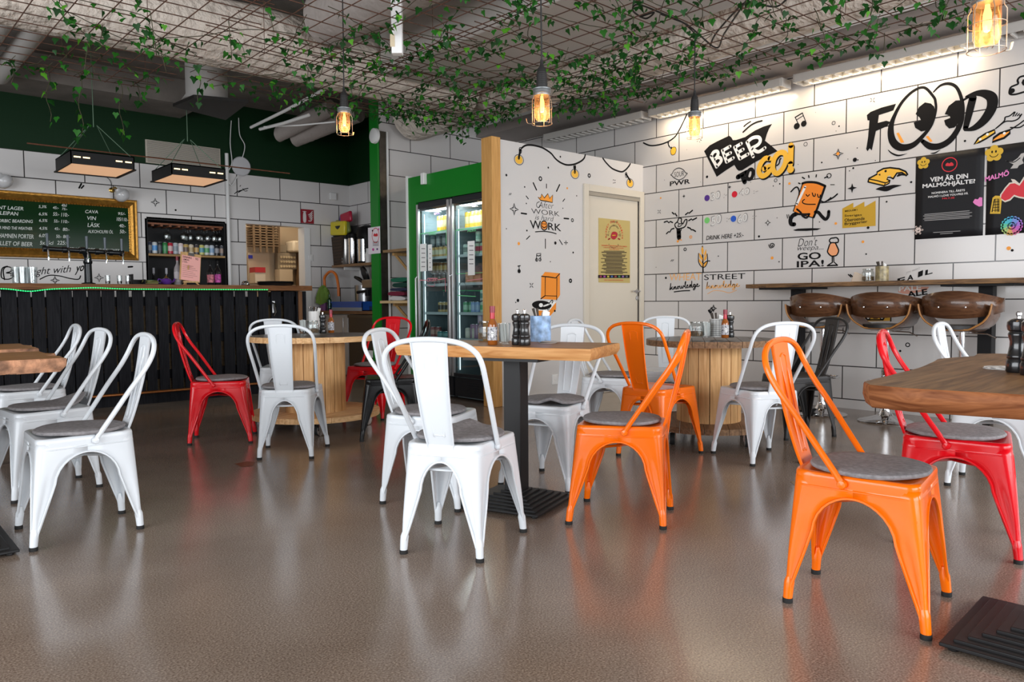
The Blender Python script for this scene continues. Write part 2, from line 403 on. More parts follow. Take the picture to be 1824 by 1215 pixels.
duct((1.40, 6.5, 3.3), (1.40, 9.19, 3.3), .085, mat('pale sheet', (.58, .56, .54), .5), 'grey round duct at the upper left corner above the bar end')
duct((1.17, 6.5, 3.3), (1.17, 9.19, 3.3), .075, mat('pale sheet', (.58, .56, .54), .5), 'thinner grey round duct outermost at the upper left corner')
duct((5.25, 1.0, 3.2), (5.25, 7.5, 3.2), .30, FOAM, 'thick pale insulated duct above the mesh towards the mural wall')
duct((3.12, .6, 3.28), (3.12, 5.6, 3.28), .24, FOIL, 'grey wrapped duct overhead above the middle of the ivy mesh')
m = MB()
for x, r in ((6.18, .03), (6.24, .022)): m.tube([(x, 0, 3.22), (x, 7.5, 3.22)], r)
tag(m.build('service_pipe', WHT), 'thin pale pipes running beside the drop beam near the mural wall', 'pipe')
for i, (a, b) in enumerate((((447, 227), (580, 158)), ((463, 230), (550, 205)), ((470, 226), (597, 217)))):
    m = MB(); a, b = at(*a, 2, 2.97), at(*b, 2, 2.97); m.tube([a, a.lerp(b, .5)+Vector((0, 0, -.01)), b], (.016, .018, .009)[i])
    tag(m.build('conduit', WHT), ('long white conduit slanting from the extractor towards the pendant', 'short white conduit with an open end beside the long slanting one', 'thin white conduit lowest of those in front of the wrapped ducts')[i], 'conduit', 'white conduits by the extractor')
# louvred wall-washer lights above the mural
def washer(y0, y1, on, label):
    L_ = abs(y1-y0); yc = (y0+y1)/2
    t = thing('wall_light', label, 'light', (6.70, yc, 2.98), 0, 'louvred light fittings above the mural')
    m = MB(); m.span((-.075, -L_/2, .035), (.095, L_/2, .06)); m.span((-.085, -L_/2, -.016), (-.072, L_/2, .05)); m.span((.085, -L_/2, -.02), (.095, L_/2, .05))
    m.span((-.08, -L_/2-.015, -.016), (.095, -L_/2, .06)); m.span((-.08, L_/2, -.016), (.095, L_/2+.015, .06))
    m.build('housing', mat('white enamel', (.55, .53, .50), .4), t)
    m = MB(); n = int(L_/.085)
    for k in range(1, n): y = -L_/2+k*L_/n; m.box((.008, y, .0), (.15, .012, .045))
    m.build('louvre', mat('white enamel', (.55, .53, .50), .4), t)
    m = MB(); m.tube([(.01, -L_/2+.05, .028), (.01, L_/2-.05, .028)], .013)
    m.build('tube', mat('lit fluorescent tube', (1, .80, .52), .5, emit=3) if on else mat('unlit tube', (.6, .6, .58), .4), t)
    if on:
        l = bpy.data.lights.new('wall_light', 'AREA'); l.shape = 'RECTANGLE'; l.size = L_-.1; l.size_y = .07; l.energy = 6.5*L_; l.color = (1, .80, .56)
        lo = bpy.data.objects.new('lamp', l); COL.objects.link(lo); lo.parent = t; lo.location = (.01, 0, -.024); lo.rotation_euler = (0, math.radians(18), PI/2)
        lo.rotation_euler = (Vector((.22, 0, -.6))).to_track_quat('-Z', 'Y').to_euler()
washer(5.10, 3.60, True, 'lit louvred light casting a warm glow above the BEER TO GO mural')
washer(3.46, 2.02, True, 'lit louvred light casting a warm glow above the FOOD mural')
washer(6.70, 5.22, False, 'unlit louvred light fitting above the partition with the door')
washer(1.85, .40, False, 'unlit louvred light fitting behind the nearest pendant lamp')
# kitchen seen through the hatch
KX0, KX1, KY = 4.06, 5.9, 11.7
KW = mat('kitchen wall', (.60, .50, .38), .6)
m = MB(); m.span((KX0, KY, 0), (KX1, KY+.1, 2.8)); m.span((KX0-.1, YB+.16, 0), (KX0, KY, 2.8)); m.span((KX1, YB+.16, 0), (KX1+.1, KY, 2.8)); m.span((KX0, YB+.16, 2.7), (KX1, KY, 2.8))
struct(m.build('wall_kitchen', KW))
m = MB(); m.span((HX1-.005, YB-.014, 0), (HX1+.085, YB+.17, HZ1-.01)); struct(m.build('trim_6', WHT))
area('kitchen_lamp', (4.9, 10.9, 2.6), (4.9, 10.9, 0), .9, .5, 15, (1, .83, .60))
# ================================================================== metal cafe chairs
FELT = mat('grey felt', (.27, .255, .262), .95, var=.22, vscale=60, bump=.35, bscale=260)
RUB = mat('black rubber', (.01, .01, .01), .7)
def paint(name, c, rough=.22): return mat(name, c, rough, coat=.15, spec=.4)
PAINT = {'white': paint('white gloss enamel', (.73, .765, .80), .26), 'orange': paint('orange gloss enamel', (.98, .17, .002)), 'red': paint('red gloss enamel', (.72, .003, .010)),
         'black': mat('black gloss enamel', (.004, .004, .0045), .25, spec=.3), 'gunmetal': mat('gunmetal lacquer', (.040, .038, .038), .38, metal=.35, spec=.3)}
CORN = {'fl': ((-.186, .186), (-.212, .224)), 'fr': ((.186, .186), (.212, .224)), 'rr': ((.152, -.186), (.171, -.206)), 'rl': ((-.152, -.186), (-.171, -.206))}
NEXT = {'fl': ('fr', 'rl'), 'fr': ('rr', 'fl'), 'rr': ('rl', 'fr'), 'rl': ('fl', 'rr')}
def cpos(k, z):
    (a, b), (c, d) = CORN[k]; t = max(0, min(1, (.425-z)/.425)); t = t**.92
    return Vector((a+(c-a)*t, b+(d-b)*t, z))
def flange(z, half):
    ztop, R = .376, .118
    if z >= ztop: return half
    if z > ztop-R: q = (ztop-z)/R; a = (half-.074)*math.sqrt(max(0, 1-(1-q)**2)); return half-a
    q = (ztop-R-z)/(ztop-R-.06); q = max(0, min(1, q)); return .074-.056*q**1.05
LZ = [.425, .40, .376, .3745, .371, .364, .352, .335, .312, .285, .258, .225, .185, .145, .11, .085, .066, .056]
def leg_mesh(k):
    m = MB(); rows = []; ea = []; eb = []
    for z in LZ:
        c = cpos(k, z); A = cpos(NEXT[k][0], z); B = cpos(NEXT[k][1], z)
        dA = (A-c).normalized(); dB = (B-c).normalized()
        wa, wb = flange(z, (A-c).length/2), flange(z, (B-c).length/2)
        r = .012+.026*max(0, min(1, (z-.15)/.25)); r = min(r, wa*.6, wb*.6)
        groove = .007*max(0, min(1, (.30-z)/.05))*max(0, min(1, (z-.07)/.05)); inn = (dA+dB).normalized()
        row = [c+dA*wa, c+dA*(wa*.6+r*.4)+dB*groove, c+dA*(wa*.25+r*.75)+dB*groove*.3, c+dA*r]
        for t in (.25, .5, .75): row.append(c+dA*r*(1-t)**2+dB*r*t**2)
        row += [c+dB*r, c+dB*(wb*.25+r*.75)+dA*groove*.3, c+dB*(wb*.6+r*.4)+dA*groove, c+dB*wb]
        rows.append(row); ea.append(row[0]); eb.append(row[-1])
    m.grid(rows)
    for e in (ea, eb): m.tube(e[2:], .0042, 6)
    ft = cpos(k, 0); kn = cpos(k, .10); inn = ((cpos(NEXT[k][0], .1)-kn).normalized()+(cpos(NEXT[k][1], .1)-kn).normalized())*.009
    m.tube([kn+inn*1.2, cpos(k, .07)+inn*1.1, cpos(k, .05)+inn, ft+Vector((0, 0, .012))+inn], [.006, .0155, .0150, .0140], 12)
    return m, ft+inn
def rr_loop(off, z, n=6, r=.05):
    q = [Vector((x, y)) for x, y in ((.186+off, .186+off), (-.186-off, .186+off), (-.152-off, -.186-off), (.152+off, -.186-off))]; out = []
    for i in range(4):
        p, a, b = q[i], q[i-1], q[(i+1) % 4]; u = (a-p).normalized(); w = (b-p).normalized(); rr = max(.008, r+off*.7)
        for j in range(n+1): t = j/n; v = p+u*rr*(1-t)**2+w*rr*t**2; out.append(Vector((v.x, v.y, z)))
        nx = q[(i+1) % 4]
        for j in (.35, .65): v = (p+w*rr).lerp(nx-w*rr, j); out.append(Vector((v.x, v.y, z)))
    return out
def make_chair(kind, label):
    P = PAINT[kind]; t = thing('cafe_chair', label, 'chair')
    m = MB(); rows = [rr_loop(o, z) for o, z in ((.0025, .398), (.003, .424), (.003, .434), (0, .4425), (-.008, .4455), (-.02, .444), (-.045, .439), (-.10, .4365), (-.15, .436))]
    m.grid(rows, closed=True); n = len(rows[-1]); m.add(rows[-1], [tuple(range(n))])
    m.tube(rr_loop(.0030, .399), .0032, 6, closed=True)
    m.build('seat', P, t, sharp=50)
    for k in ('fl', 'fr', 'rr', 'rl'):
        m, ft = leg_mesh(k); l = m.build('leg', P, t, solid=.0025, sharp=60)
        m = MB(); m.lathe([(.0162, 0), (.0168, .004), (.0164, .016), (.010, .0165)], 14, (ft.x, ft.y, 0)); lab(m.build('foot_cap', RUB, l), 'black rubber foot')
    h = [(.177, -.03, .412), (.180, -.035, .43), (.187, -.095, .52), (.196, -.165, .625), (.203, -.222, .705), (.203, -.256, .765), (.187, -.272, .808), (.147, -.280, .838), (.085, -.283, .854), (0, -.284, .859)]
    pts = smooth(h + [(-x, y, z) for x, y, z in h[-2::-1]], 5)
    m = MB(); m.tube(pts, [.0105]*len(pts), 10)
    for s in (-1, 1):
        m.lathe([(.0, -.012), (.012, -.010), (.016, 0), (.012, .010), (0, .012)], 12, (s*.180, -.03, .420), M=Matrix.Rotation(PI/2, 3, 'Y'))
    m.build('back_frame', P, t)
    pr = smooth([(0, -.178, .425), (0, -.186, .447), (0, -.205, .50), (0, -.230, .585), (0, -.251, .67), (0, -.268, .76), (0, -.281, .84), (0, -.284, .858)], 4); N = len(pr)
    rows = []
    for i, p in enumerate(pr):
        w = .052+.026*(i/(N-1)); d = (pr[min(i+1, N-1)]-pr[max(i-1, 0)]).normalized(); nb = Vector((0, -d.z, d.y)) if False else Vector((0, d.z, -d.y))
        rows.append([Vector((-w, p.y, p.z))-nb*.010, Vector((-w, p.y, p.z)), Vector((-w*.5, p.y, p.z)), Vector((0, p.y, p.z)), Vector((w*.5, p.y, p.z)), Vector((w, p.y, p.z)), Vector((w, p.y, p.z))-nb*.010])
    m = MB(); m.grid(rows); c = [(x, i) for x, i in ((-.026, .74), (-.022, .80), (.022, .80), (.026, .74), (.023, .30), (.016, .25), (-.016, .25), (-.023, .30))]
    q = []
    for x, f in c: p = pr[int(f*(N-1))]; q.append(Vector((x, p.y+.001, p.z)))
    q = smooth(q, 4, True); m.tube(q, .0028, 6, closed=True)
    m.build('backrest', P, t, solid=.002, sharp=50)
    m = MB()
    for a, b in (('fl', 'rr'), ('fr', 'rl')):
        A, B = cpos(a, .335), cpos(b, .335); dv = (B-A).normalized(); m.tube([A+dv*.012, B-dv*.012], .0065, 6)
    for a, b in (('fl', 'fr'), ('rl', 'rr')):
        A, B = cpos(a, .338), cpos(b, .338); dv = (B-A).normalized(); m.tube([A+dv*.03+Vector((0, -.03 if a == 'fl' else .03, 0)), B-dv*.03+Vector((0, -.03 if a == 'fl' else .03, 0))], .006, 6)
    m.build('stretcher', P, t); return t
def pad_mesh(seed, lift=0, fold=0):
    m = MB(); n = 36; rows = []
    def P(r, a, z):
        x, y = r*math.cos(a), r*math.sin(a); e = abs(math.cos(2*a))**.5; k = 1+.045*(1-e)
        zz = z+.004*noise.noise(Vector((x*7+seed, y*7, 0)))+lift*max(0, (-y-.05)/.13)**1.5*.055 + fold*.03*math.exp(-((x+.03)/.045)**2)*max(0, .5+y*2)
        return Vector((x*k, y*k, zz))
    for r, z in ((.02, .0), (.165, .0), (.176, .004), (.180, .010), (.176, .0165), (.166, .020), (.12, .0215), (.06, .022), (.002, .022)):
        rows.append([P(r, 2*PI*i/n, z) for i in range(n)])
    m.grid(rows, closed=True); m.add(rows[0], [tuple(range(n))]); return m
PROTO = {}
USED = {}
def chair(kind, x, y, deg, label, padlab=None, seed=0, lift=0, fold=0, group=None):
    if kind not in PROTO: PROTO[kind] = make_chair(kind, label)
    o = put(PROTO[kind], USED.get(kind), (x, y, 0), math.radians(deg), label, group); USED[kind] = True
    if group is None: o['group'] = kind+' metal cafe chairs'
    if padlab:
        dx, dy = .012*math.sin(seed*2.1), .012*math.cos(seed*1.7); a = math.radians(deg); c, s = math.cos(a), math.sin(a)
        key = ('pad', seed % 3, lift, fold)
        if key not in PROTO: pd = PROTO[key] = pad_mesh(seed % 3*3.1, lift, fold).build('seat_pad', FELT)
        else: pd = PROTO[key].copy(); COL.objects.link(pd)
        pd.location = (x+c*dx-s*(dy+.004), y+s*dx+c*(dy+.004), .4462); pd.rotation_euler = (0, 0, a+.2*math.sin(seed))
        tag(pd, padlab, 'seat pad', 'round grey felt seat pads')
    return o
chair('white', 1.920, 2.447, 298.7, 'white metal cafe chair in front of the middle table, its back to us', 'grey felt pad on the white chair in front of the middle table', 0, fold=1)
chair('white', 2.257, 3.108, 211.3, 'white metal cafe chair at the left end of the middle table, half behind another', 'grey felt pad on the white chair at the left end of the middle table', 1)
chair('white', 2.957, 2.946, 108.5, 'white metal cafe chair on the far side of the middle table, behind its black post', 'wavy grey felt pad on the white chair beyond the black table post', 2, fold=1)
chair('orange', 2.715, 2.234, 30.7, 'orange metal cafe chair with a grey pad at the right of the middle table', 'grey felt pad on the orange chair beside the middle table', 3)
chair('orange', 2.516, 1.051, 190.6, 'large orange metal cafe chair nearest us at the right table corner', 'grey felt pad on the nearest orange chair at the right', 4)
chair('orange', 3.966, 2.990, 275.5, 'orange metal cafe chair without a pad, between middle table and right spool table')
chair('white', .812, 3.754, 88.0, 'white metal cafe chair nearest us of the three at the left tables', 'grey felt pad on the nearest white chair at the left', 5)
chair('white', .867, 4.712, 95.2, 'white metal cafe chair in the middle of the three at the left tables', 'grey felt pad curled up at the back, middle white chair at the left', 6, lift=1)
chair('white', .985, 5.846, 87.7, 'white metal cafe chair farthest of the three at the left tables', 'grey felt pad on the farthest of the three white chairs at the left', 7)
chair('red', 2.121, 5.519, 242.5, 'red metal cafe chair in front of the black bar, left of a spool table', 'grey felt pad on the red chair in front of the bar', 8)
chair('white', 2.267, 4.698, 323.0, 'white metal cafe chair with its back to us in front of the left spool table', 'grey felt pad on the white chair in front of the left spool table', 9)
chair('white', 2.98, 6.31, 320, 'white metal cafe chair behind the left spool table, mostly hidden by another white chair')
chair('red', 3.58, 5.74, 113.6, 'red metal cafe chair on the far right side of the left spool table', 'grey felt pad on the red chair right of the left spool table', 10)
chair('black', 3.111, 4.79, 58.0, 'glossy black metal cafe chair beside the left spool table')
chair('white', 4.28, 3.64, 205, 'white metal cafe chair in front of the cream door, left of the right spool table', 'grey felt pad on the white chair in front of the cream door', 11)
chair('white', 4.326, 2.467, 331.0, 'white metal cafe chair in front of the right spool table, seen from behind', 'dark grey felt pad on the white chair in front of the right spool table', 12)
chair('gunmetal', 5.30, 2.72, 60.3, 'dark gunmetal cafe chair between the right spool table and the bar stools')
chair('red', 3.424, 1.065, 195.5, 'red metal cafe chair tucked behind the right wooden table', 'grey felt pad on the red chair behind the right table', 13)
chair('white', 4.586, 1.23, 185.2, 'white metal cafe chair behind the red one at the right edge', 'grey felt pad on the white chair seen under the right table', 14)
q = at(1213, 566, 2, .859); chair('white', 4.98, 3.66, 128, 'white metal cafe chair behind the right spool table, only its back showing')
q = at(1770, 574, 2, .859); chair('white', 5.28, 1.02, 186, 'white metal cafe chair farthest right, only its curved back showing above the table')

# ================================================================== tables
SLAB = wood('oak slab', (.22, .085, .022), (.45, .215, .075), 0, .40, 1, .2, spec=.2)
SLABL = wood('pale slab edge', (.46, .19, .055), (.72, .38, .15), 0, .5, 1.2, .3, spec=.15)
SLABD = wood('brown slab', (.095, .042, .015), (.27, .145, .062), 0, .42, .9, .25, spec=.15)
SLABE = wood('reddish slab edge', (.13, .038, .013), (.36, .135, .052), 1, .5, 1.3, .6, spec=.15)
BARK = mat('rough bark edge', (.36, .175, .095), .75, var=.65, vscale=22, bump=1.0, bscale=30)
CAST = mat('black cast iron', (.011, .0105, .011), .45, spec=.3)
PEDG = 'pedestal tables with live-edge tops'
def ped_table(label, cx, cy_, deg, outline, z=.785, th=.055, top=SLAB, edge=SLABL, base=(0, 0), bs=.44, rough=.006):
    t = thing('pedestal_table', label, 'table', (cx, cy_, 0), math.radians(deg), PEDG)
    m = MB(); pts = [Vector((x, y, 0)) for x, y in outline]; q = smooth(pts, 1, True); n = len(q); rows = []
    ctr = sum(q, Vector())/n
    for i, (zz, sh) in enumerate(((z, .994), (z-.004, 1.0), (z-.03, 1.002), (z-th+.004, .985), (z-th, .978))):
        rows.append([Vector((ctr.x+(p.x-ctr.x)*sh+.006*noise.noise(Vector((p.x*9, p.y*9, i*2))), ctr.y+(p.y-ctr.y)*sh+(rough*noise.noise(Vector((p.x*14, i*1.7, 3.1))) if i else 0), zz)) for p in q])
    tri = tessellate_polygon([rows[0]]); m.add(rows[0], [tuple(f) for f in tri], 0); m.add(rows[-1], [tuple(f) for f in tri], 0); m.grid(rows, 1, closed=True)
    m.build('tabletop', [top, edge], t, sharp=50)
    bx, by = base; m = MB(); m.span((bx-.045, by-.045, .055), (bx+.045, by+.045, z-th-.006)); m.build('post', CAST, t, bevel=.003)
    m = MB(); m.span((bx-.20, by-.17, z-th-.012), (bx+.20, by+.17, z-th+.001)); m.build('mounting_plate', CAST, t)
    m = MB(); n = 7
    for i in range(n):
        s = bs/2*(1-i/(n+1.2)); z0 = .012+i*.0085; m.span((bx-s, by-s, z0), (bx+s, by+s, z0+.012))
    for a, b in ((-1, -1), (1, -1), (1, 1), (-1, 1)): m.lathe([(.016, 0), (.016, .014)], 10, (bx+a*(bs/2-.03), by+b*(bs/2-.03), 0))
    m.build('base', CAST, t, bevel=.003); return t
def edge_pts(c, a, b, amp, seed, n=14):
    A, B = Vector((*a, 0)), Vector((*b, 0)); d = (B-A); nn = Vector((-d.y, d.x, 0)).normalized()
    return [tuple((A+d*(i/n)+nn*(amp*noise.noise(Vector((i*.55+seed, seed, 0)))*math.sin(PI*i/n)))[:2]) for i in range(n)]
# middle table
A, B, C_ = at(703.5, 613.5, 2, .785), at(1052, 622, 2, .785), at(1103, 611, 2, .785); D_ = A+C_-B
ang = math.degrees(math.atan2(A.y-B.y, A.x-B.x)); ctr = (A+C_)/2
def loc2(p, c, deg): v = Matrix.Rotation(-math.radians(deg), 3, 'Z') @ (p-c); return (v.x, v.y)
cor = [loc2(p, ctr, ang) for p in (A, B, C_, D_)]
cor = cor if sum(cor[i][0]*cor[(i+1) % 4][1]-cor[(i+1) % 4][0]*cor[i][1] for i in range(4)) > 0 else cor[::-1]
out = []
for i in range(4): out += edge_pts(None, cor[i], cor[(i+1) % 4], .012 if i % 2 == 0 else .02, i*3.3)
ped_table('oak slab table on a ridged black base in the middle, holding sauce and pepper mills', ctr.x, ctr.y, ang, out, base=loc2(Vector((2.50, 2.735, .785)), ctr, ang))
# right table
o_ = [(-.62, .30), (-.35, .345), (-.05, .36), (.25, .40), (.40, .42), (.60, .365), (.80, .33), (.80, -.33), (.4, -.36), (0, -.34), (-.4, -.37), (-.55, -.36), (-.60, -.05)]
ped_table('brown live-edge slab table at the right edge with two black pepper mills', 2.555, .53, 3, [tuple(v[:2]) for v in smooth([Vector((*p, 0)) for p in o_[::-1]], 3, True)], top=SLABD, edge=SLABE, th=.058, base=(0, -.0), bs=.47)
# left tables
for i, (yy, nm, ym) in enumerate(((3.77, 'bark-edged slab table cut off by the left edge, nearest of the two there', .30), (4.66, 'bark-edged slab table at the left edge behind the nearest one', .30))):
    x1 = .735 if i == 0 else .80
    o_ = []
    for a, b in (((-1.3, -ym), (x1-.02, -ym)), ((x1-.02, -ym), (x1, ym)), ((x1, ym), (-1.3, ym)), ((-1.3, ym), (-1.3, -ym))): o_ += edge_pts(None, a, b, .05, i*5+a[0], 26)
    ped_table(nm, 0, yy, 0, o_, top=SLAB if i else SLAB, edge=BARK, base=(.31, 0), bs=.46, rough=.035)
# cable-drum tables on castors
SPOOL = wood('pine boards', (.58, .31, .13), (.86, .56, .29), 0, .5, .9, .3, spec=.2)
SPOOLV = wood('pine staves', (.54, .28, .105), (.82, .51, .24), 2, .5, .9, .3, spec=.2)
STOP = mat('black stained top', (.022, .018, .016), .33, var=.4, vscale=6)
SDARK = wood('weathered boards', (.14, .075, .04), (.33, .19, .10), 0, .6, 1, .4)
def spool(label, cx, cy_, R, rc, z, deg, dark=False):
    t = thing('cable_drum_table', label, 'table', (cx, cy_, 0), math.radians(deg), 'cable drum tables')
    def disc(z0, z1, nm, mats):
        m = MB(); n = 11
        for i in range(n):
            y0, y1 = -R+2*R*i/n+.0015, -R+2*R*(i+1)/n-.0015; pts = []
            for k in range(7):
                y = y0+(y1-y0)*k/6; pts.append((math.sqrt(max(1e-4, R*R-y*y)), y))
            poly = pts+[(-x, y) for x, y in pts[::-1]]
            b = len(m.f); m.prism(poly, z0, z1)
            for j in range(b, len(m.f)):
                if nm == 'tabletop' and all(abs(m.v[v].z-z1) < 1e-6 for v in m.f[j]): m.mi[j] = 1
        return m.build(nm, mats, t, sharp=30)
    disc(z-.042, z, 'tabletop', [SDARK if dark else SPOOL, STOP]); disc(.105, .145, 'bottom_disc', [SDARK if dark else SPOOL])
    m = MB(); n = 18
    for i in range(n):
        a0, a1 = 2*PI*i/n+.012, 2*PI*(i+1)/n-.012; am = (a0+a1)/2
        q = [(rc*math.cos(a0), rc*math.sin(a0)), (rc*1.008*math.cos(am), rc*1.008*math.sin(am)), (rc*math.cos(a1), rc*math.sin(a1)), ((rc-.03)*math.cos(a1), (rc-.03)*math.sin(a1)), ((rc-.03)*math.cos(a0), (rc-.03)*math.sin(a0))]
        m.prism(q, .145, z-.042)
    m.build('drum', SPOOLV, t)
    for i in range(4):
        a = PI/4+i*PI/2; x, y = R*.80*math.cos(a), R*.80*math.sin(a); m = MB()
        m.span((x-.035, y-.03, .097), (x+.035, y+.03, .1052), 1); m.span((x-.024, y-.026, .04), (x+.024, y-.022, .098), 1); m.span((x-.024, y+.022, .04), (x+.024, y+.026, .098), 1)
        m.lathe([(.016, -.019), (.040, -.017), (.042, 0), (.040, .017), (.016, .019)], 22, (x, y, .043), 0, M=Matrix.Rotation(PI/2, 3, 'X'), ms=[1, 0, 0, 1])
        m.build('castor', [RUB, CHROME], t)
    return t
spool('pale pine cable drum table on castors in front of the black bar', 2.88, 5.52, .50, .232, .742, 20)
spool('weathered cable drum table on castors in front of the mural wall', 4.65, 3.05, .44, .221, .722, 35, True)
# ------------------------------------------------ wall bar table and stools
RUST = wood('rough dark plank', (.06, .032, .018), (.26, .14, .06), 1, .5, 1.6, .6)
t = thing('bar_table', 'long narrow dark plank bar table standing against the mural wall', 'table', (6.62, 2.4, 0))
m = MB(); pts = [(6.46, .2), (6.86, .2), (6.86, 3.80), (6.72, 3.93), (6.56, 3.90), (6.47, 3.60), (6.49, 3.0), (6.45, 2.4), (6.47, 1.7), (6.44, 1.0)]
m.prism([(a-6.62, b-2.4) for a, b in pts], 1.105, 1.143); m.build('top', RUST, t, bevel=.004)
for y in (3.47, 1.91):
    m = MB(); m.span((.09, y-2.4-.05, 0), (.19, y-2.4+.05, 1.09)); m.build('leg', BLK, t, bevel=.003)
    m = MB(); m.span((-.13, y-2.4-.25, 1.088), (.2, y-2.4+.25, 1.106)); m.build('bracket_plate', BLK, t)
WAL = wood('walnut plywood', (.055, .022, .010), (.135, .058, .027), 1, .3, 1.1, .08, coat=.4)
PLY = mat('ply edge', (.36, .16, .045), .45)
LEATH = mat('black leather', (.012, .011, .011), .4)
def stool(label):
    """faces +X"""
    t = thing('bar_stool', label, 'stool', group='walnut shell bar stools')
    m = MB(); rows = []
    for i in range(15):                                                # bent ply seat: flat bottom, sides rising into the back band
        x = -.19+.36*i/14; row = []
        for k in range(17):
            a = -1+2*k/16; aa = abs(a); y = a*.20 if aa < .6 else math.copysign(.12+.125*math.sin(min(1, (aa-.6)/.4)*PI/2), a)
            zz = .745+.02*((x-.0)/.19)**2*(1 if x < 0 else .2)+(0 if aa < .45 else .19*((aa-.45)/.55)**2)
            xx = x if aa < .5 else -.19+(x+.19)*(1-.45*((aa-.5)/.5))
            row.append(Vector((xx, y, zz)))
        rows.append(row)
    m.grid(rows); m.build('seat_shell', WAL, t, solid=.012)
    m = MB(); m.tube(smooth([rows[0][k] for k in range(17)], 2), .0068, 6); lab(m.build('ply_edge', PLY, t), 'light ply edge along the seat shell')
    m = MB(); q = [(-.17, -.12), (.10, -.15), (.16, -.1), (.16, .1), (.10, .15), (-.17, .12)]; q = [tuple(v[:2]) for v in smooth([Vector((*p, 0)) for p in q], 4, True)]
    m.prism(q, .765, .795); lab(m.build('cushion', LEATH, t, bevel=.008), 'black leather seat cushion')
    m = MB(); rows = []
    for i in range(41):
        a = -1+2*i/40; th = a*1.75; y = .265*math.sin(th); x = -.02-.19*math.cos(th) if abs(th) < PI/2 else .10*(abs(th)-PI/2)/.2*.6-.02
        cc = max(0, math.cos(th)); hi = .995+.055*cc**1.6; lo = .895-.050*cc**1.3
        rows.append([Vector((x-.016*math.cos(th), y, hi)), Vector((x, y, (hi+lo)/2)), Vector((x, y, lo))])
    m.grid(rows); m.build('back_band', WAL, t, solid=.013)
    m = MB()
    for y in (-.09, .09): m.lathe([(0, .004), (.007, .003), (.008, 0)], 10, (-.232, y, .93), M=Matrix.Rotation(-PI/2, 3, 'Y'))
    m.build('rivet', CHROME, t)
    m = MB(); m.tube([(0, 0, .04), (0, 0, .42)], .030, 18); m.tube([(0, 0, .42), (0, 0, .75)], .022, 18); m.lathe([(.033, .34), (.036, .345), (.036, .43), (.026, .44)], 18); m.span((-.09, -.09, .742), (.09, .09, .752))
    m.build('column', CHROME, t)
    m = MB(); m.lathe([(.205, 0), (.208, .008), (.195, .016), (.12, .034), (.06, .055), (.042, .085), (.038, .11)], 40); m.build('base', CHROME, t)
    m = MB(); pts = [Vector((.0+.15*math.cos(a), .13*math.sin(a), .33)) for a in [2*PI*i/28 for i in range(28)]]; m.tube(pts, .009, 8, closed=True); m.tube([(-.15, 0, .33), (.15, 0, .33)], .008)
    m.build('foot_ring', CHROME, t)
    m = MB(); m.tube([(.03, -.02, .735), (.03, -.16, .73), (.03, -.22, .70)], .005); m.build('lever', CHROME, t)
    return t
st = stool('walnut bar stool farthest along the wall bar table, behind a dark chair')
for i, (x, y, l) in enumerate(((6.36, 3.04, 'walnut bar stool farthest along the wall bar table, behind a dark chair'), (6.34, 2.50, 'walnut bar stool in the middle of the row of three'), (6.34, 1.955, 'walnut bar stool nearest us, beside the black table leg'))):
    put(st, i > 0, (x, y, 0), 0, l)
# ================================================================== the bar
def cyl_label(m, prof, c, ms, n=20): m.lathe(prof, n, c, ms=ms)
BARW = wood('bar counter wood', (.10, .038, .013), (.25, .105, .04), 0, .5, 1.2, .2, spec=.15)
BPLK = wood('black stained planks', (.006, .006, .008), (.016, .016, .019), 2, .6, 1.4, .3, spec=.10)
t = thing('bar_counter', 'long bar of black upright planks with a brown wooden top', 'bar', (1.0, 8.05, 0))
m = MB(); x = -3.0; k = 0
while x < 4.0:
    w = .092+.03*rnd.random(); m.box((x+w/2-1.0, .012*rnd.random()*.4, .62), (w-.001, .02, 1.02)); k += 1
    x += w+(.030 if x > 1.9 else .011)*(.5+.8*rnd.random())
m.build('plank_front', BPLK, t, bevel=.002)
m = MB()
for z in (.24, .60, .98): m.span((-4.0, .03, z), (3.0, .055, z+.09))
m.span((-4.0, -.0, 0), (3.0, .08, .11)); m.span((2.93, .03, .1), (3.0, .62, 1.13)); m.build('frame', BPLK, t)
m = MB(); m.span((3.0, -.02, 0), (3.045, .07, 1.13)); lab(m.build('end_post', wood('brown bar post', (.12, .05, .02), (.22, .10, .04), 2), t), 'brown wooden end post')
m = MB(); o_ = edge_pts(None, (-4.0, -.17), (3.1, -.14), .02, 2.2, 24)+[(3.12, -.12), (3.10, .45), (-4.0, .45)]
m.prism(o_, 1.135, 1.19); m.build('countertop', BARW, t, bevel=.004)
m = MB(); m.tube([(-4, -.09, .125), (3.0, -.09, .125)], .014, 10)
for x in (-1.6, .62, 1.9, 2.7): m.tube([(x, -.09, .125), (x, -.05, .10), (x, .02, .10)], .010); m.lathe([(.02, -.012), (.024, 0), (.02, .012)], 10, (x, -.09, .125), M=Matrix.Rotation(PI/2, 3, 'Y'))
m.build('foot_rail', mat('copper pipe', (.46, .17, .055), .3, metal=.9), t)
m = MB(); m.box((2.70, -.012, .955), (.03, .02, .13), 0); m.tube([(2.69, -.02, 1.0), (2.70, -.05, .99), (2.715, -.04, .90), (2.705, -.02, .86)], .010, 8, 1)
lab(m.build('bottle_opener', [STEEL, CHROME], t), 'shiny wall-mounted bottle opener')
# shelves behind the planks, seen through the gaps
m = MB(); m.span((-2.0, .34, .28), (2.9, .60, .30)); m.span((-2.0, .34, .70), (2.9, .60, .72)); m.span((-2.0, .12, .12), (2.9, .13, 1.05)); m.build('back_shelf', wood('bar shelf', (.30, .20, .11), (.50, .36, .22), 0), t)
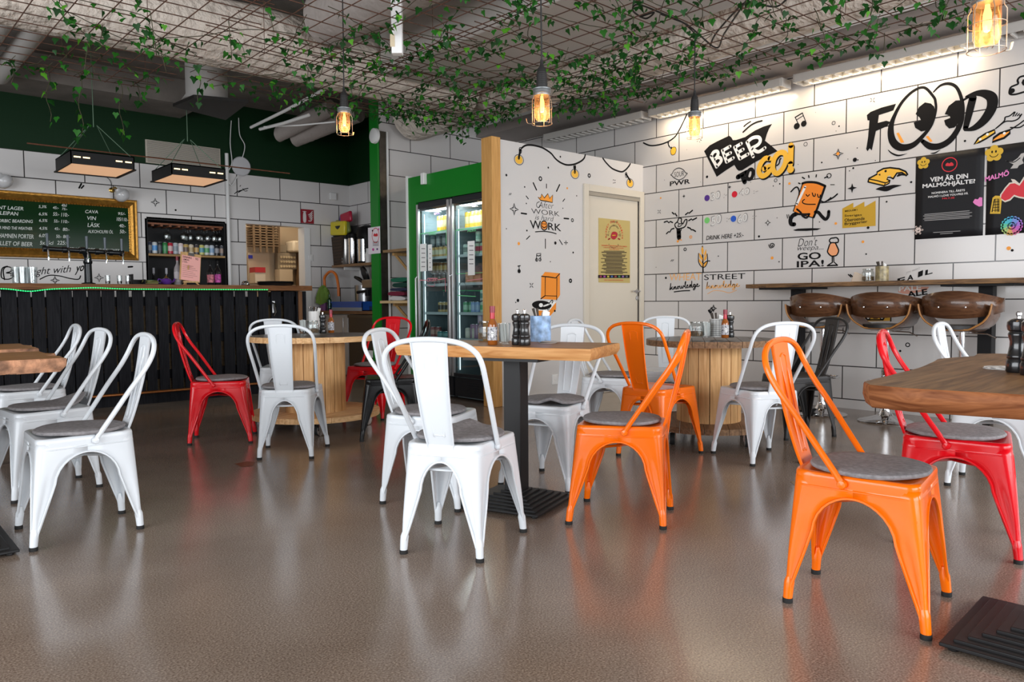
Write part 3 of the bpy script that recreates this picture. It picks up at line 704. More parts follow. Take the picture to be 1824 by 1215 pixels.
# LED rope
ROPE = mat('green LED rope', (.01, .45, .12), .4, emit=.5)
m = MB(); pts = []
for i in range(60):
    px = -30+i*8.6
    py = 517.5+4.5*math.exp(-((px-52)/28)**2)-2.2*math.exp(-((px-165)/40)**2)+(px-200)*.004
    q = at(px, py-2.5, 1, 7.865); pts.append((q.x, 7.865, q.z))
m.tube(pts, .0045, 8); led = tag(m.build('led_rope', ROPE), 'glowing green LED rope light along the front edge of the bar top', 'light')
lm = MB()
for i in range(0, 59): 
    a, b = Vector(pts[i]), Vector(pts[i+1])
    for f in (.25, .75): p = a.lerp(b, f); lm.lathe([(0, -.006), (.0055, 0), (0, .006)], 8, p+Vector((0, -.006, 0)))
lm.build('diodes', mat('green LED', (.04, 1, .25), .4, emit=1.8), led)

# ------------------------------------------------------------------ on the bar
CLR = glass('clear glass', (.93, .95, .95), .22)
BTOP = 1.19
def bx(px): return at(px, 506, 1, 8.1).x
GR = 'clear glasses on the bar'
def tumbler(r=.034, h=.10, fill=None, r0=None):
    m = MB(); r0 = r0 or r*.85
    m.lathe([(r0, 0), (r, h), (r-.003, h), (r0-.003, .006), (0, .006)], 20)
    return m
g0 = None
for i, (px, y) in enumerate(((30, 8.08), (40, 8.0), (50, 8.12), (58, 8.02), (36, 8.2), (54, 8.22))):
    o = tumbler(.042, .15).build('pint_glass', CLR) if g0 is None else g0.copy()
    if g0 is not None: COL.objects.link(o)
    g0 = g0 or o; o.location = (at(px, 500, 1, y).x, y, BTOP); tag(o, 'upside-down clear pint glass in the cluster at the left end of the bar', 'glass', 'clear pint glasses at the left of the bar')
g0 = None
for i, (px, l) in enumerate(((192, 'small dark-filled shot glass nearest the beer tap column'), (213, 'small dark-filled shot glass, middle of three on the bar'), (228, 'small dark-filled shot glass beside the black caddy on the bar'))):
    tt = thing('shot_glass', l, 'glass', (at(px, 500, 1, 8.0).x, 8.0, BTOP), 0, 'shot glasses on the bar')
    tumbler(.024, .085).build('glass', CLR, tt); m = MB(); m.lathe([(0, .007), (.019, .007), (.021, .032), (0, .032)], 16); m.build('drink', mat('dark drink', (.02, .006, .006), .1), tt)
TAPX = bx(165)
t = thing('beer_tap_tower', 'black pipe beer tap tower with five taps standing on the bar', 'tap', (TAPX, 8.25, BTOP))
PIPE = mat('black iron pipe', (.010, .012, .014), .3, metal=.3)
m = MB(); m.lathe([(.06, 0), (.062, .015), (.035, .022), (.033, .20), (.04, .21), (.04, .23)], 20); m.tube(smooth([(0, 0, .2), (0, 0, .27), (-.03, -.02, .325), (-.06, -.02, .33)], 5), .033, 14); m.build('column', PIPE, t)
m = MB(); m.tube([(-.36, -.02, .335), (.30, -.02, .315)], .022, 14)
for x in (-.36, -.20, -.06, .08, .20, .30): m.lathe([(.022, -.02), (.030, -.018), (.030, .018), (.022, .02)], 14, (x, -.02, .335-.02*(x+.36)/.66), M=Matrix.Rotation(PI/2, 3, 'Y'))
m.build('crossbar', PIPE, t)
for i, x in enumerate((-.345, -.175, -.015, .145, .295)):
    m = MB(); z = .335-.02*(x+.36)/.66; m.tube([(x, -.03, z), (x, -.075, z), (x, -.085, z-.03), (x, -.085, z-.11)], .008, 8, 1)
    m.tube([(x, -.05, z+.02), (x, -.05, z+.14)], [.010, .014], 10, 0); m.build('tap', [mat('grey tap handle', (.06, .08, .10), .4), CHROME], t)
# caddy, teapot, clipboard stand, bottles, bell, tray
cx0 = at(258, 497, 1, 8.02).x
t = thing('bar_caddy', 'low black bar caddy with coasters and a green card on the bar top', 'caddy', (cx0, 8.02, BTOP))
m = MB(); m.span((-.13, -.07, 0), (.13, .07, .006)); m.span((-.13, -.07, 0), (-.124, .07, .10)); m.span((-.02, -.07, 0), (-.014, .07, .05)); m.span((-.13, .064, 0), (.13, .07, .05)); m.build('tray', BLK, t)
m = MB()
for k in range(6): m.box((.05, 0, .012+k*.006), (.12, .10, .005), k % 2, rz=k*.2)
m.build('coasters', [mat('gold card', (.32, .22, .06), .7), mat('dark green card', (.02, .09, .03), .7)], t)
tp = at(296, 495, 1, 8.15); t = thing('teapot', 'small purple and gold teapot on the bar in front of the niche', 'teapot', (tp.x, 8.15, BTOP))
PURP = mat('purple enamel', (.10, .03, .25), .2); m = MB(); m.lathe([(.025, 0), (.045, .012), (.055, .035), (.045, .06), (.02, .072)], 20); m.tube(smooth([(.05, 0, .03), (.075, 0, .045), (.085, 0, .068)], 4), [.010]*8+[.006], 8); m.build('body', PURP, t)
m = MB(); m.lathe([(.022, .07), (.018, .082), (.004, .086), (.008, .094), (0, .10)], 16); m.build('lid', mat('brass', (.55, .36, .10), .25, metal=1), t); m = MB(); m.tube(smooth([(-.045, 0, .055), (-.075, 0, .06), (-.078, 0, .03), (-.05, 0, .02)], 5), .006, 8); m.build('handle', PURP, t)
cb = at(338, 500, 1, 7.98); t = thing('menu_stand', 'pink handwritten drinks menu clipped on a small wooden easel on the bar', 'menu', (cb.x, 7.98, BTOP))
LW = wood('easel wood', (.45, .26, .10), (.62, .38, .17), 2)
Mt = Matrix.Rotation(math.radians(-14), 3, 'X') @ Matrix.Rotation(math.radians(9), 3, 'Y')
def tilt(v): return Mt @ Vector(v) + Vector((0, .01, .02))
m = MB(); m.box(tilt((0, 0, .17)), (.205, .006, .30), M=Mt); m.build('clipboard', LW, t)
m = MB(); m.box(tilt((.004, -.006, .155)), (.185, .0015, .265), M=Mt); pg = lab(m.build('page', mat('pink paper', (.86, .42, .38), .7), t), 'pink menu page')
m = MB(); m.box(tilt((0, -.010, .305)), (.06, .012, .03), M=Mt); m.build('clip', STEEL, t)
m = MB(); m.box((0, -.03, .03), (.15, .03, .015)); m.tube([(-.05, -.01, .03), (-.075, -.045, .0)], .007); m.tube([(.05, -.01, .03), (.075, -.045, .0)], .007); m.tube([(0, .02, .2), (0, .12, 0)], .007); m.build('easel', LW, t)
D = Decal(1, 0, (1, 0, 0), (0, -1, 0)); D.o = wmat(t) @ tilt((0, -.0075, 0)); D.R = Mt @ Vector((1, 0, 0)); D.U = Mt @ Vector((0, 0, 1)); D.Nn = Mt @ Vector((0, -1, 0))
for i, (s_, w_, h_) in enumerate((('DRINKS', .085, .020), ('LEMON', .06, .018), ('119:-', .05, .018))): D.text2(s_, Vector((-.078, .258-i*.026)), Vector((w_, 0)), Vector((0, h_)), INK, l=.0004, bold=.01)
for i in range(7): D.line2([Vector((-.078, .18-i*.02)), Vector((.03+.02*(i % 3), .18-i*.02))], .002, INK, l=.0004)
D.text2('95', Vector((.045, .255)), Vector((.028, 0)), Vector((0, .022)), INK, l=.0004); D.build('menu_lettering', t)
def bottle(name, lbl, px, y, h, r, colr, labc, capc, z0=BTOP, group=None, pxy=500):
    t = thing(name, lbl, 'bottle', (at(px, pxy, 1, y).x, y, z0), 0, group); k = h/.24
    m = MB(); m.lathe([(r*.9, 0), (r, .008), (r, .13*k), (r*.85, .15*k), (.36*r, .18*k), (.33*r, .225*k), (.36*r, .227*k)], 18); m.build('body', colr, t)
    m = MB(); m.lathe([(r+.0006, .03*k), (r+.0006, .11*k)], 18); m.mi = [0]*len(m.mi); m.build('paper_label', labc, t)
    m = MB(); m.lathe([(.42*r, .205*k), (.42*r, .24*k), (0, .24*k)], 14); m.build('cap', capc, t); return t
DGL = mat('dark bottle glass', (.012, .010, .012), .08)
bottle('bottle', 'white-labelled bottle behind the pink menu on the bar', 317, 8.2, .30, .036, mat('pale bottle', (.35, .32, .33), .15), mat('grey label', (.55, .50, .52), .6), mat('dark red cap', (.25, .02, .04), .4))
bottle('bottle', 'dark bottle with a red and white label right of the pink menu', 375, 8.25, .26, .034, DGL, mat('red white label', (.55, .18, .22), .6, var=.8, vscale=40), BLK)
bottle('bottle', 'dark bottle with a pink and blue label beside the niche edge on the bar', 388, 8.25, .27, .034, DGL, mat('pink blue label', (.45, .06, .30), .6, var=.8, vscale=40), BLK)
bl = at(437, 500, 1, 8.0); t = thing('counter_bell', 'small shiny counter bell on the bar left of the black tray', 'bell', (bl.x, 8.0, BTOP))
m = MB(); m.lathe([(.045, 0), (.045, .01)], 20); m.build('base', BLK, t); m = MB(); m.lathe([(.040, .012), (.038, .03), (.026, .047), (.005, .052), (.006, .06), (0, .064)], 20); m.build('dome', CHROME, t)
tr = at(491, 501, 1, 8.05); m = MB(); m.lathe([(.17, 0), (.20, .022), (.205, .022), (.17, .006), (0, .006)], 36)
for k in range(2): m.lathe([(.17, .012+k*.012), (.20, .034+k*.012), (.205, .034+k*.012), (.17, .018+k*.012), (0, .018+k*.012)], 36)
tag(m.build('serving_tray', mat('black tray', (.012, .012, .013), .35), loc=(tr.x, 8.05, BTOP)), 'stacked round black serving trays at the right end of the bar', 'tray')

# ------------------------------------------------------------------ bottle niche
t = thing('wall_niche', 'black-lined wall niche behind the bar with a wooden shelf of cans', 'niche', ((NX0+NX1)/2, YB, NZ0))
m = MB(); y1 = YB+.34
m.span((NX0, y1, NZ0), (NX1, y1+.02, NZ1)); m.span((NX0-.0, YB+.16, NZ0-.02), (NX1, y1, NZ0)); m.span((NX0-.02, YB+.0, NZ0), (NX0+.012, y1, NZ1)); m.span((NX1-.012, YB, NZ0), (NX1+.02, y1, NZ1)); m.span((NX0, YB, NZ1-.012), (NX1, y1, NZ1+.02))
m.build('lining', mat('matt black lining', (.008, .008, .009), .7), t, world=True)
zs = at(330, 454, 1, YB+.02).z
m = MB(); m.span((NX0+.012, YB+.0, zs-.025), (NX1-.012, y1, zs)); m.build('shelf', wood('niche shelf', (.30, .17, .06), (.48, .30, .12), 0), t, world=True)
RACKW = wood('red brown rack wood', (.16, .05, .02), (.30, .11, .05), 1)
m = MB()
for k in range(9): xx = NX0+.08+k*.105; m.span((xx-.014, YB+.03, NZ1-.085), (xx+.014, y1-.02, NZ1-.065))
m.span((NX0+.012, YB+.05, NZ1-.062), (NX1-.012, YB+.08, NZ1-.04)); m.build('glass_rack', RACKW, t, world=True)
def can_mb(h=.115, r=.033):
    m = MB(); m.lathe([(r*.82, 0), (r*.95, .006), (r, .012), (r, h*.3), (r, h*.72), (r, h-.014), (r*.85, h-.003), (r*.85, h), (r*.78, h-.004), (0, h-.004)], 18, ms=[0, 0, 1, 2, 1, 1, 0, 0, 0, 0]); return m
LID = mat('can lid', (.6, .6, .6), .25, metal=1)
CANS = {}
def can(col, band, x, y, z, label, group, h=.115, r=.033, rz=0):
    k = (col, band, h)
    ma = mat('can %s' % (col,), col, .3); mb = mat('can band %s' % (band,), band, .35)
    if k not in CANS: o = CANS[k] = can_mb(h, r).build('beverage_can', [LID, ma, mb])
    else: o = CANS[k].copy(); COL.objects.link(o)
    o.location = (x, y, z); o.rotation_euler = (0, 0, rz); return tag(o, label, 'can', group)
NC = [((.03, .04, .08), (.3, .3, .3), 'dark grey-banded can first from the left'), ((.65, .70, .72), (.10, .35, .75), 'white and blue can second from the left'), ((.02, .025, .03), (.05, .06, .08), 'black can third from the left'),
      ((.03, .22, .06), (.05, .30, .10), 'green can'), ((.50, .02, .05), (.7, .5, .5), 'red can'), ((.45, .50, .55), (.25, .3, .35), 'silver blue can'), ((.75, .62, .62), (.8, .75, .75), 'pale pink can'),
      ((.55, .38, .12), (.15, .1, .08), 'gold and brown can'), ((.72, .62, .48), (.5, .38, .2), 'tan can'), ((.06, .05, .06), (.55, .35, .12), 'black and gold can'), ((.62, .60, .18), (.12, .35, .45), 'yellow and teal can'),
      ((.60, .64, .60), (.12, .40, .16), 'white can with a green band'), ((.55, .62, .70), (.25, .40, .60), 'pale blue can'), ((.015, .015, .02), (.3, .3, .32), 'black can with a silver band'), ((.08, .08, .09), (.35, .25, .2), 'dark brown banded can last')]
for i, (a, b, l) in enumerate(NC):
    px = 266+i*9.3 if i < 9 else 341+(i-8)*9.0; can(a, b, at(px, 445, 1, YB+.09).x, YB+.09, zs, l+' of the row on the niche shelf', 'cans on the niche shelf', h=.15 if i < 7 else .14)
wg = None
for i, (px, y) in enumerate(((296, .08), (300, .18), (326, .06), (330, .14), (334, .22), (339, .1), (353, .06), (358, .14), (363, .22), (369, .08), (381, .06), (386, .16), (391, .08), (396, .2))):
    if wg is None:
        m = MB(); m.lathe([(.034, 0), (.034, -.002), (.004, -.006), (.0035, -.075), (.012, -.085), (.036, -.115), (.040, -.145), (.034, -.185), (.032, -.185), (.038, -.145), (.034, -.117), (0, -.09)], 20); o = wg = m.build('wine_glass', CLR)
    else: o = wg.copy(); COL.objects.link(o)
    o.location = (at(px, 410, 1, YB+y).x, YB+y, NZ1-.052); tag(o, 'clear wine glass hanging upside down from the rack in the niche', 'glass', 'wine glasses hanging in the niche')
for i, (px, l, c) in enumerate(((273, 'dark slim bottle with a pale neck at the left of the niche bottom', (.5, .5, .55)), (296, 'dark slim bottle with a pale neck above the teapot in the niche', (.5, .5, .55)), (318, 'dark bottle with a red neck in the niche', (.4, .03, .05)))):
    z0 = NZ0; bottle('bottle', l, px, YB+.15, .50, .036, DGL, mat('dim label', (.10, .11, .13), .6), mat('neck foil %d' % i, c, .4), z0, 'dark bottles at the bottom of the niche', 470)

# ------------------------------------------------------------------ chalkboard
b0, b1 = at(244, 357, 1, YB-.03), at(244, 464, 1, YB-.03); BX1, BZ0, BZ1 = b0.x, b1.z+.0, b0.z
BX0 = -.10; fw = .105
GOLD = mat('gold leaf frame', (.50, .25, .045), .32, metal=.75, var=.25, vscale=30, bump=.3, bscale=90)
t = thing('menu_board', 'large dark green menu board in a gold frame on the bar wall', 'menu board', ((BX0+BX1)/2, YB, BZ0))
m = MB(); m.span((BX0+fw*.8, YB-.020, BZ0+fw*.8), (BX1-fw*.8, YB-.004, BZ1-fw*.8)); m.build('board', mat('dark green lacquer board', (.003, .028, .006), .12, spec=.08), t, world=True)
prof = [(0, .0), (0, .030), (.012, .045), (.03, .040), (.055, .050), (.075, .040), (.085, .030), (.105, .018)]
m = MB(); rows = []
for d, h in prof: rows.append([Vector((x, YB-h, z)) for x, z in ((BX0+d, BZ0+d), (BX1-d, BZ0+d), (BX1-d, BZ1-d), (BX0+d, BZ1-d))])
m.grid(rows, closed=True); m.build('frame', GOLD, t, world=True, sharp=20)
m = MB(); x = BX0+.095
while x < BX1-.09: 
    for z in (BZ0+.097, BZ1-.097): m.box((x, YB-.034, z), (.016, .014, .012), rz=.5)
    x += .03
z = BZ0+.1
while z < BZ1-.1: m.box((BX1-.097, YB-.034, z), (.012, .014, .016)); z += .03
m.build('beading', GOLD, t, world=True)
CHALK = mat('chalk pen', (.72, .76, .72), .7)
D = Decal(1, YB-.0205, (1, 0, 0), (0, -1, 0), (0, 240))
for s_, x0, x1, yb, hh, sk in (('ENT LAGER', -40, 218, 690, 34, 14), ('LEIPAN', 0, 170, 742, 34, 10), ('FORBIC BEARDING', -38, 305, 812, 30, 8), ('ER MIND THE WEATHER', -20, 300, 876, 28, 10), ('HAMNEN PORTER', -15, 312, 955, 40, 12), ('LLET OF BEER', 0, 302, 1026, 40, 12),
        ('5,3%', 358, 432, 684, 30, 2), ('6,5%', 360, 440, 752, 30, 2), ('6,5%', 362, 440, 812, 30, 2), ('4,5%', 362, 440, 885, 30, 2), ('6,0%', 362, 440, 955, 36, 2), ('5x15cl', 370, 495, 1020, 34, 2),
        ('45:-', 490, 545, 690, 26, 2), ('55:-', 492, 550, 752, 32, 2), ('55:-', 500, 550, 815, 28, 2), ('45:-', 505, 555, 885, 26, 2), ('50:-', 520, 570, 958, 30, 2), ('225:-', 530, 628, 1020, 36, 2),
        ('40cl', 570, 620, 668, 26, 2), ('75:-', 575, 625, 700, 22, 2), ('110:-', 568, 640, 760, 36, 2), ('110:-', 568, 640, 820, 30, 2), ('80:-', 582, 645, 893, 30, 2), ('80:-', 585, 648, 960, 30, 2),
        ('CAVA', 790, 910, 728, 30, 4), ('VIN', 808, 892, 790, 34, 4), ('LÄSK', 812, 925, 856, 44, 4), ('ALKOHOLFRI ÖL', 815, 1050, 912, 36, 6), ('95/-', 1095, 1165, 745, 26, 4), ('105/110:-', 1082, 1188, 800, 34, 6), ('40:-', 1105, 1165, 860, 32, 3), ('50:-', 1110, 1170, 915, 34, 3),
        ('WIFI LÖSENORD : SURFAFRITT', 615, 1110, 1066, 28, 20)):
    D.text(s_, (x0, yb), (x1, yb+sk), (x0, yb-hh), CHALK, shear=.12, bold=.008)
D.build('chalk_lettering', t)

# ------------------------------------------------------------------ things on the bar wall
def globe(px, py, label, tilt_=.5):
    q = at(px, py, 1, YB-.10); t = thing('wall_lamp', label, 'lamp', (q.x-.06, YB, q.z+.06), 0, 'white globe lamps above the menu board')
    BR = mat('brass', (.55, .36, .10), .25, metal=1); m = MB(); m.lathe([(.03, -.002), (.03, .012), (.015, .02)], 18, (0, 0, 0), M=Matrix.Rotation(PI/2, 3, 'X')); m.tube([(0, -.01, 0), (.02, -.07, .03), (.045, -.09, .0)], .009); m.build('bracket', BR, t)
    m = MB(); M_ = Matrix.Rotation(-.6, 3, 'Y'); m.lathe([(0, -.150), (.04, -.146), (.075, -.117), (.088, -.075), (.078, -.039), (.035, -.010), (.03, .012)], 22, (.045, -.095, .0), M=M_); m.build('globe', mat('opal glass', (.62, .62, .63), .15), t)
    m = MB(); m.tube(smooth([(0, -.006, .03), (-.02, -.01, .12), (-.16, -.01, .22)], 5), .003, 6); m.build('cord', INK, t)
globe(213, 347, 'white glass globe wall lamp above the right end of the menu board'); globe(2, 322, 'white glass globe wall lamp above the menu board at the left edge')
m = MB(); q = at(405, 330, 1, YB-.03); m.tube([(q.x, YB-.03, 1.0), (q.x, YB-.03, 2.95)], .024, 12); tag(m.build('conduit_pipe', WHT), 'vertical white pipe on the bar wall right of the niche', 'pipe')
q0, q1 = at(259, 254, 1, YB-.02), at(393, 296, 1, YB-.02); m = MB(); zt, zb = 3.0, 2.72
m.span((q0.x, YB-.02, zb), (q1.x, YB-.002, zt), 0); n = 17
for i in range(n): z = zb+.015+(zt-zb-.03)*i/(n-1); m.box(((q0.x+q1.x)/2, YB-.026, z), (q1.x-q0.x-.03, .018, .004), 1)
tag(m.build('vent_grille', [mat('cream vent', (.55, .50, .42), .5), mat('vent slat', (.20, .18, .16), .5)]), 'wide cream louvred vent grille on the dark green wall', 'vent')
q = at(431, 296, 1, YB-.05); m = MB(); m.lathe([(.11, 0), (.125, .01), (.128, .03), (.115, .045), (0, .05)], 32, (q.x, YB, q.z), M=Matrix.Rotation(PI/2, 3, 'X')); tag(m.build('wall_disc', mat('white plastic', (.62, .62, .64), .35)), 'round white plastic fitting on the green wall beside the pipe', 'fitting')
for i, pts in enumerate(([(412, 215), (410, 255), (413, 290), (405, 310), (412, 330), (424, 312)], [(425, 210), (427, 240), (436, 260), (430, 285), (420, 300)])):
    m = MB(); m.tube(smooth([at(a, b, 1, YB-.04) for a, b in pts], 6), .006, 6); tag(m.build('hanging_cable', WHT), ('pale looping cable beside the white pipe on the green wall', 'pale cable with a plug hanging down to the round white fitting')[i], 'cable')
q = at(547.5, 385.5, 1, YB-.005); t = thing('fire_sign', 'square red fire extinguisher sign on the tiled wall', 'sign', (q.x, YB-.002, q.z)); m = MB(); m.span((-.098, -.004, -.098), (.098, 0, .098)); m.build('plate', mat('dark red sign', (.30, .012, .025), .4), t)
D = Decal(1, YB-.0062, (1, 0, 0), (0, -1, 0), (340, 240)); PW = mat('sign white', (.75, .70, .70), .5)
D.poly([(1043, 725), (1067, 728), (1069, 808), (1043, 805)], PW, sm=3); D.line([(1040, 712), (1070, 716)], .012, PW); D.rect(1051, 708, 1060, 728, PW)
for k in range(4): D.line([(1090+k*6, 745+k*16-k*2), (1108+k*3, 735+k*14), (1128, 712+k*18)], .012, PW)
D.line([(1092, 800), (1115, 800), (1125, 780)], .012, PW); D.build('pictogram', t)
q = at(593, 350, 1, YB-.02); m = MB(); m.span((q.x-.05, YB-.04, q.z-.05), (q.x+.05, YB-.001, q.z+.05)); tag(m.build('junction_box', WHT, bevel=.006), 'small white junction box on the tiles left of the room corner', 'box')
q = at(553, 459, 1, YB-.02); m = MB(); m.span((q.x-.045, YB-.012, q.z-.045), (q.x+.045, YB-.001, q.z+.045)); m.span((q.x-.026, YB-.018, q.z-.03), (q.x+.026, YB-.010, q.z+.03)); tag(m.build('light_switch', WHT, bevel=.003), 'white light switch on the tiles right of the kitchen hatch', 'switch')

# ------------------------------------------------------------------ heaters hanging over the bar
def heater(x0, x1, y, w, z0, h, label):
    t = thing('hanging_heater', label, 'heater', ((x0+x1)/2, y+w/2, z0), 0, 'black box heaters on chains')
    L_ = (x1-x0)/2; m = MB()
    m.span((-L_, -w/2, 0), (L_, -w/2+.01, h)); m.span((-L_, w/2-.01, 0), (L_, w/2, h)); m.span((-L_, -w/2, 0), (-L_+.01, w/2, h)); m.span((L_-.01, -w/2, 0), (L_, w/2, h)); m.span((-L_, -w/2, h-.01), (L_, w/2, h))
    m.span((-L_-.015, w/2, -.008), (L_+.015, w/2+.015, .004)); m.span((-L_-.015, -w/2, -.008), (-L_, w/2, .004)); m.span((L_, -w/2, -.008), (L_+.015, w/2, .004))
    m.build('housing', mat('black sheet housing', (.010, .010, .010), .5, spec=.2), t)
    m = MB(); m.span((-L_+.012, -w/2+.012, .002), (L_-.012, w/2-.012, .012)); m.build('diffuser', mat('warm glowing grid', (1, .58, .33), .6, emit=.50), t)
    m = MB()
    for f in (-.80, -.52, .50, .80): m.box((L_*f, -w/2-.001, h*.52), (.058, .004, .012))
    m.build('light_slot', mat('lit slot', (1, .72, .35), .5, emit=2.2), t)
    m = MB(); top = (0, 0, h+.42)
    for a in (-1, 1):
        for b in (-1, 1): m.tube([(a*L_*.95, b*w*.42, h), (a*.03, 0, h+.32)], .0035, 6)
    m.tube([(0, 0, h+.30), (0, 0, CEIL-z0)], .004, 6); m.build('chains', mat('pale green chain', (.20, .32, .22), .4, metal=.6), t)
q = at(126, 290.6, 1, 8.05); q2 = at(240, 302, 1, 8.05); q3 = at(94, 305.5, 2, q.z); heater(q.x, q2.x, 8.05, q3.y-8.05, q.z, .125, 'black box heater on chains, left of the two over the bar')
q = at(305.6, 310.4, 1, 8.05); q2 = at(402, 318, 1, 8.05); heater(q.x, q2.x, 8.05, .62, q.z, .115, 'black box heater on chains, right of the two in front of the vent')
m = MB(); a, b = at(48, 255, 1, 8.3), at(516, 309, 1, 8.3); m.tube([a, b], .007, 8); tag(m.build('hanging_rod', mat('rusty steel', (.13, .045, .02), .7, var=.3, vscale=30)), 'long thin rusty rod hanging above the bar across both heaters', 'rod')
t = thing('extractor', 'black square extractor plate under a white cylinder by the green wall', 'extractor', (3.0, 7.87, 3.0)); m = MB(); m.prism([loc2(at(x, y, 2, 3.0), Vector((3.0, 7.87, 3)), 0) for x, y in ((308, 190), (345, 174), (443, 183), (402, 214))], 0, .03); m.build('plate', mat('black plate', (.013, .011, .010), .6), t)
m = MB(); m.lathe([(.24, .03), (.20, .09), (.20, CEIL-3.0)], 30, (-.05, -.05, 0)); m.build('cylinder', mat('pale sheet', (.58, .56, .54), .5), t)
# ------------------------------------------------------------------ kitchen hatch contents
def kx(px, y=KY-.05): return at(px, 450, 1, y).x
def kz(py, y=KY-.05, px=480): return at(px, py, 1, y).z
y = KY-.06
t = thing('slatted_shutter', 'brown slatted shelving at the upper left of the kitchen hatch', 'shelving', (kx(462), y, kz(440))); m = MB()
for i in range(9): z = kz(403+i*4.5); m.span((kx(440), y-.25, z-.02), (kx(486), y, z))
for px in (441, 452, 463, 475, 485): m.span((kx(px)-.015, y-.25, kz(452)), (kx(px)+.015, y-.22, kz(400)))
m.build('rack', wood('brown slats', (.10, .065, .04), (.18, .125, .08), 0), t, world=True)
m = MB(); m.span((kx(440), y-.03, kz(505)), (kx(478), y, kz(452))); tag(m.build('whiteboard', mat('beige board', (.50, .42, .33), .5)), 'plain beige board on the kitchen wall below the brown rack', 'board')
m = MB(); m.span((kx(440), y-.05, kz(462)), (kx(447), y-.03, kz(456))); tag(m.build('blue_card', mat('blue card', (.02, .03, .40), .5)), 'small deep blue card at the top of the beige kitchen board', 'card')
t = thing('control_panel', 'grey-beige kitchen control panel with rows of round knobs', 'panel', (kx(505), y, kz(470))); m = MB(); m.span((kx(489), y-.10, kz(479)), (kx(522), y, kz(450))); m.span((kx(490), y-.08, kz(449)), (kx(506), y, kz(436))); m.build('case', mat('grey beige enamel', (.34, .29, .22), .5), t, world=True)
m = MB()
for j in range(3):
    for i in range(6): m.lathe([(.02, 0), (.02, .02), (0, .022)], 10, (kx(494.5+i*4.7), y-.10, kz(458+j*8.2)), M=Matrix.Rotation(PI/2, 3, 'X'))
m.build('knobs', mat('cream knob', (.62, .52, .36), .4), t, world=True)
m = MB(); m.span((kx(507), y-.30, kz(449)), (kx(530), y, kz(429))); tag(m.build('white_canister', mat('cream canister', (.70, .62, .50), .4), bevel=.03), 'cream canister on top of the kitchen control panel', 'canister')
m = MB(); m.span((kx(441), y-.25, kz(505)), (kx(459), y-.05, kz(487)), 0); m.span((kx(441), y-.26, kz(487)), (kx(459), y-.05, kz(478)), 1); tag(m.build('carton', [mat('white carton', (.62, .55, .47), .6), mat('red carton', (.42, .02, .03), .5)]), 'white carton with a red top in the kitchen hatch', 'carton')
m = MB(); m.span((kx(487), y-.2, kz(505)), (kx(510), y-.02, kz(480))); tag(m.build('paper_box', mat('pale box', (.58, .48, .36), .6)), 'pale box under the kitchen control panel', 'box')
m = MB(); m.span((kx(524), y-.4, kz(510)), (KX1-.01, y-.02, kz(433))); tag(m.build('wooden_rack', wood('brown rack', (.16, .09, .045), (.28, .17, .09), 2)), 'brown wooden rack at the right side of the kitchen hatch', 'rack')

# ------------------------------------------------------------------ coffee nook
t = thing('nook_counter', 'wooden counter with a white cupboard and dark dishwasher in the coffee nook', 'counter', (5.5, 9.0, 0))
m = MB(); m.span((5.16, 7.82, .845), (XN-.004, YB-.004, .885)); m.build('worktop', wood('nook worktop', (.12, .055, .022), (.24, .12, .055), 1), t, world=True)
m = MB(); m.span((5.22, 9.02, .02), (XN-.004, YB-.004, .845)); cp = m.build('cupboard', OFFW, t, world=True)
m = MB(); m.span((5.20, 9.03, .06), (5.219, 9.75, .83)); dr = m.build('door', OFFW, t, world=True, bevel=.004)
m = MB(); m.tube([(5.19, 9.10, .80), (5.17, 9.10, .78), (5.17, 9.10, .60), (5.19, 9.10, .58)], .006); m.build('handle', STEEL, dr, world=True)
m = MB(); m.span((5.20, 7.85, .05), (XN-.004, 9.0, .80)); m.span((5.18, 7.85, .795), (5.6, 9.0, .835), 1); dw = m.build('dishwasher', [mat('dark brown steel', (.075, .060, .045), .35, metal=.4), mat('brown strip', (.10, .075, .05), .4, metal=.3)], t, world=True)
m = MB(); q = at(662, 630, 0, 5.195); m.span((5.185, q.y-.05, q.z-.05), (5.199, q.y+.06, q.z+.04)); m.build('label_plate', PAPER, dw, world=True)
def nk(px, x=5.5, py=560): return at(px, py, 0, x)
q = nk(573, 5.22); t = thing('towel_cup', 'purple cup with a green cloth draped over it on the nook counter', 'cup', (5.26, q.y, .885)); m = MB(); m.lathe([(.045, 0), (.062, .13), (.056, .13), (.04, .008), (0, .008)], 18); m.build('cup', mat('purple plastic', (.28, .10, .28), .4), t)
m = MB(); rows = []
for i, (r, z) in enumerate(((.10, .10), (.095, .16), (.08, .24), (.06, .31), (.02, .34), (.001, .343))): rows.append([Vector((r*math.cos(a)*(1+.2*math.sin(5*a+i)), r*math.sin(a)*(1+.2*math.sin(5*a+i)), z+.02*math.sin(3*a))) for a in [2*PI*k/24 for k in range(24)]])
m.grid(rows, closed=True); lab(m.build('cloth', mat('green cloth', (.17, .30, .05), .9, bump=.4), t), 'bright green terry cloth')
q = nk(587, 5.26); m = MB(); m.lathe([(.035, 0), (.035, .15), (.012, .18), (.012, .23), (0, .23)], 16); tag(m.build('soap_bottle', glass('teal glass', (.25, .55, .50), .2), loc=(5.26, q.y, .885)), 'clear teal soap bottle left of the blue crate', 'bottle')
q = nk(582, 5.3); t = thing('tap', 'arched orange hose tap over the blue crate in the coffee nook', 'tap', (5.30, q.y, .885)); m = MB(); m.lathe([(.03, 0), (.03, .02), (.014, .03), (.014, .20)], 14); m.build('stem', CHROME, t)
m = MB(); m.tube(smooth([(0, 0, .2), (-.0, .05, .42), (0, .0, .50), (0, -.14, .55), (0, -.28, .50), (0, -.34, .36), (0, -.35, .20)], 6), .019, 10); lab(m.build('hose', mat('orange hose', (.72, .18, .02), .4), t), 'orange arched hose')
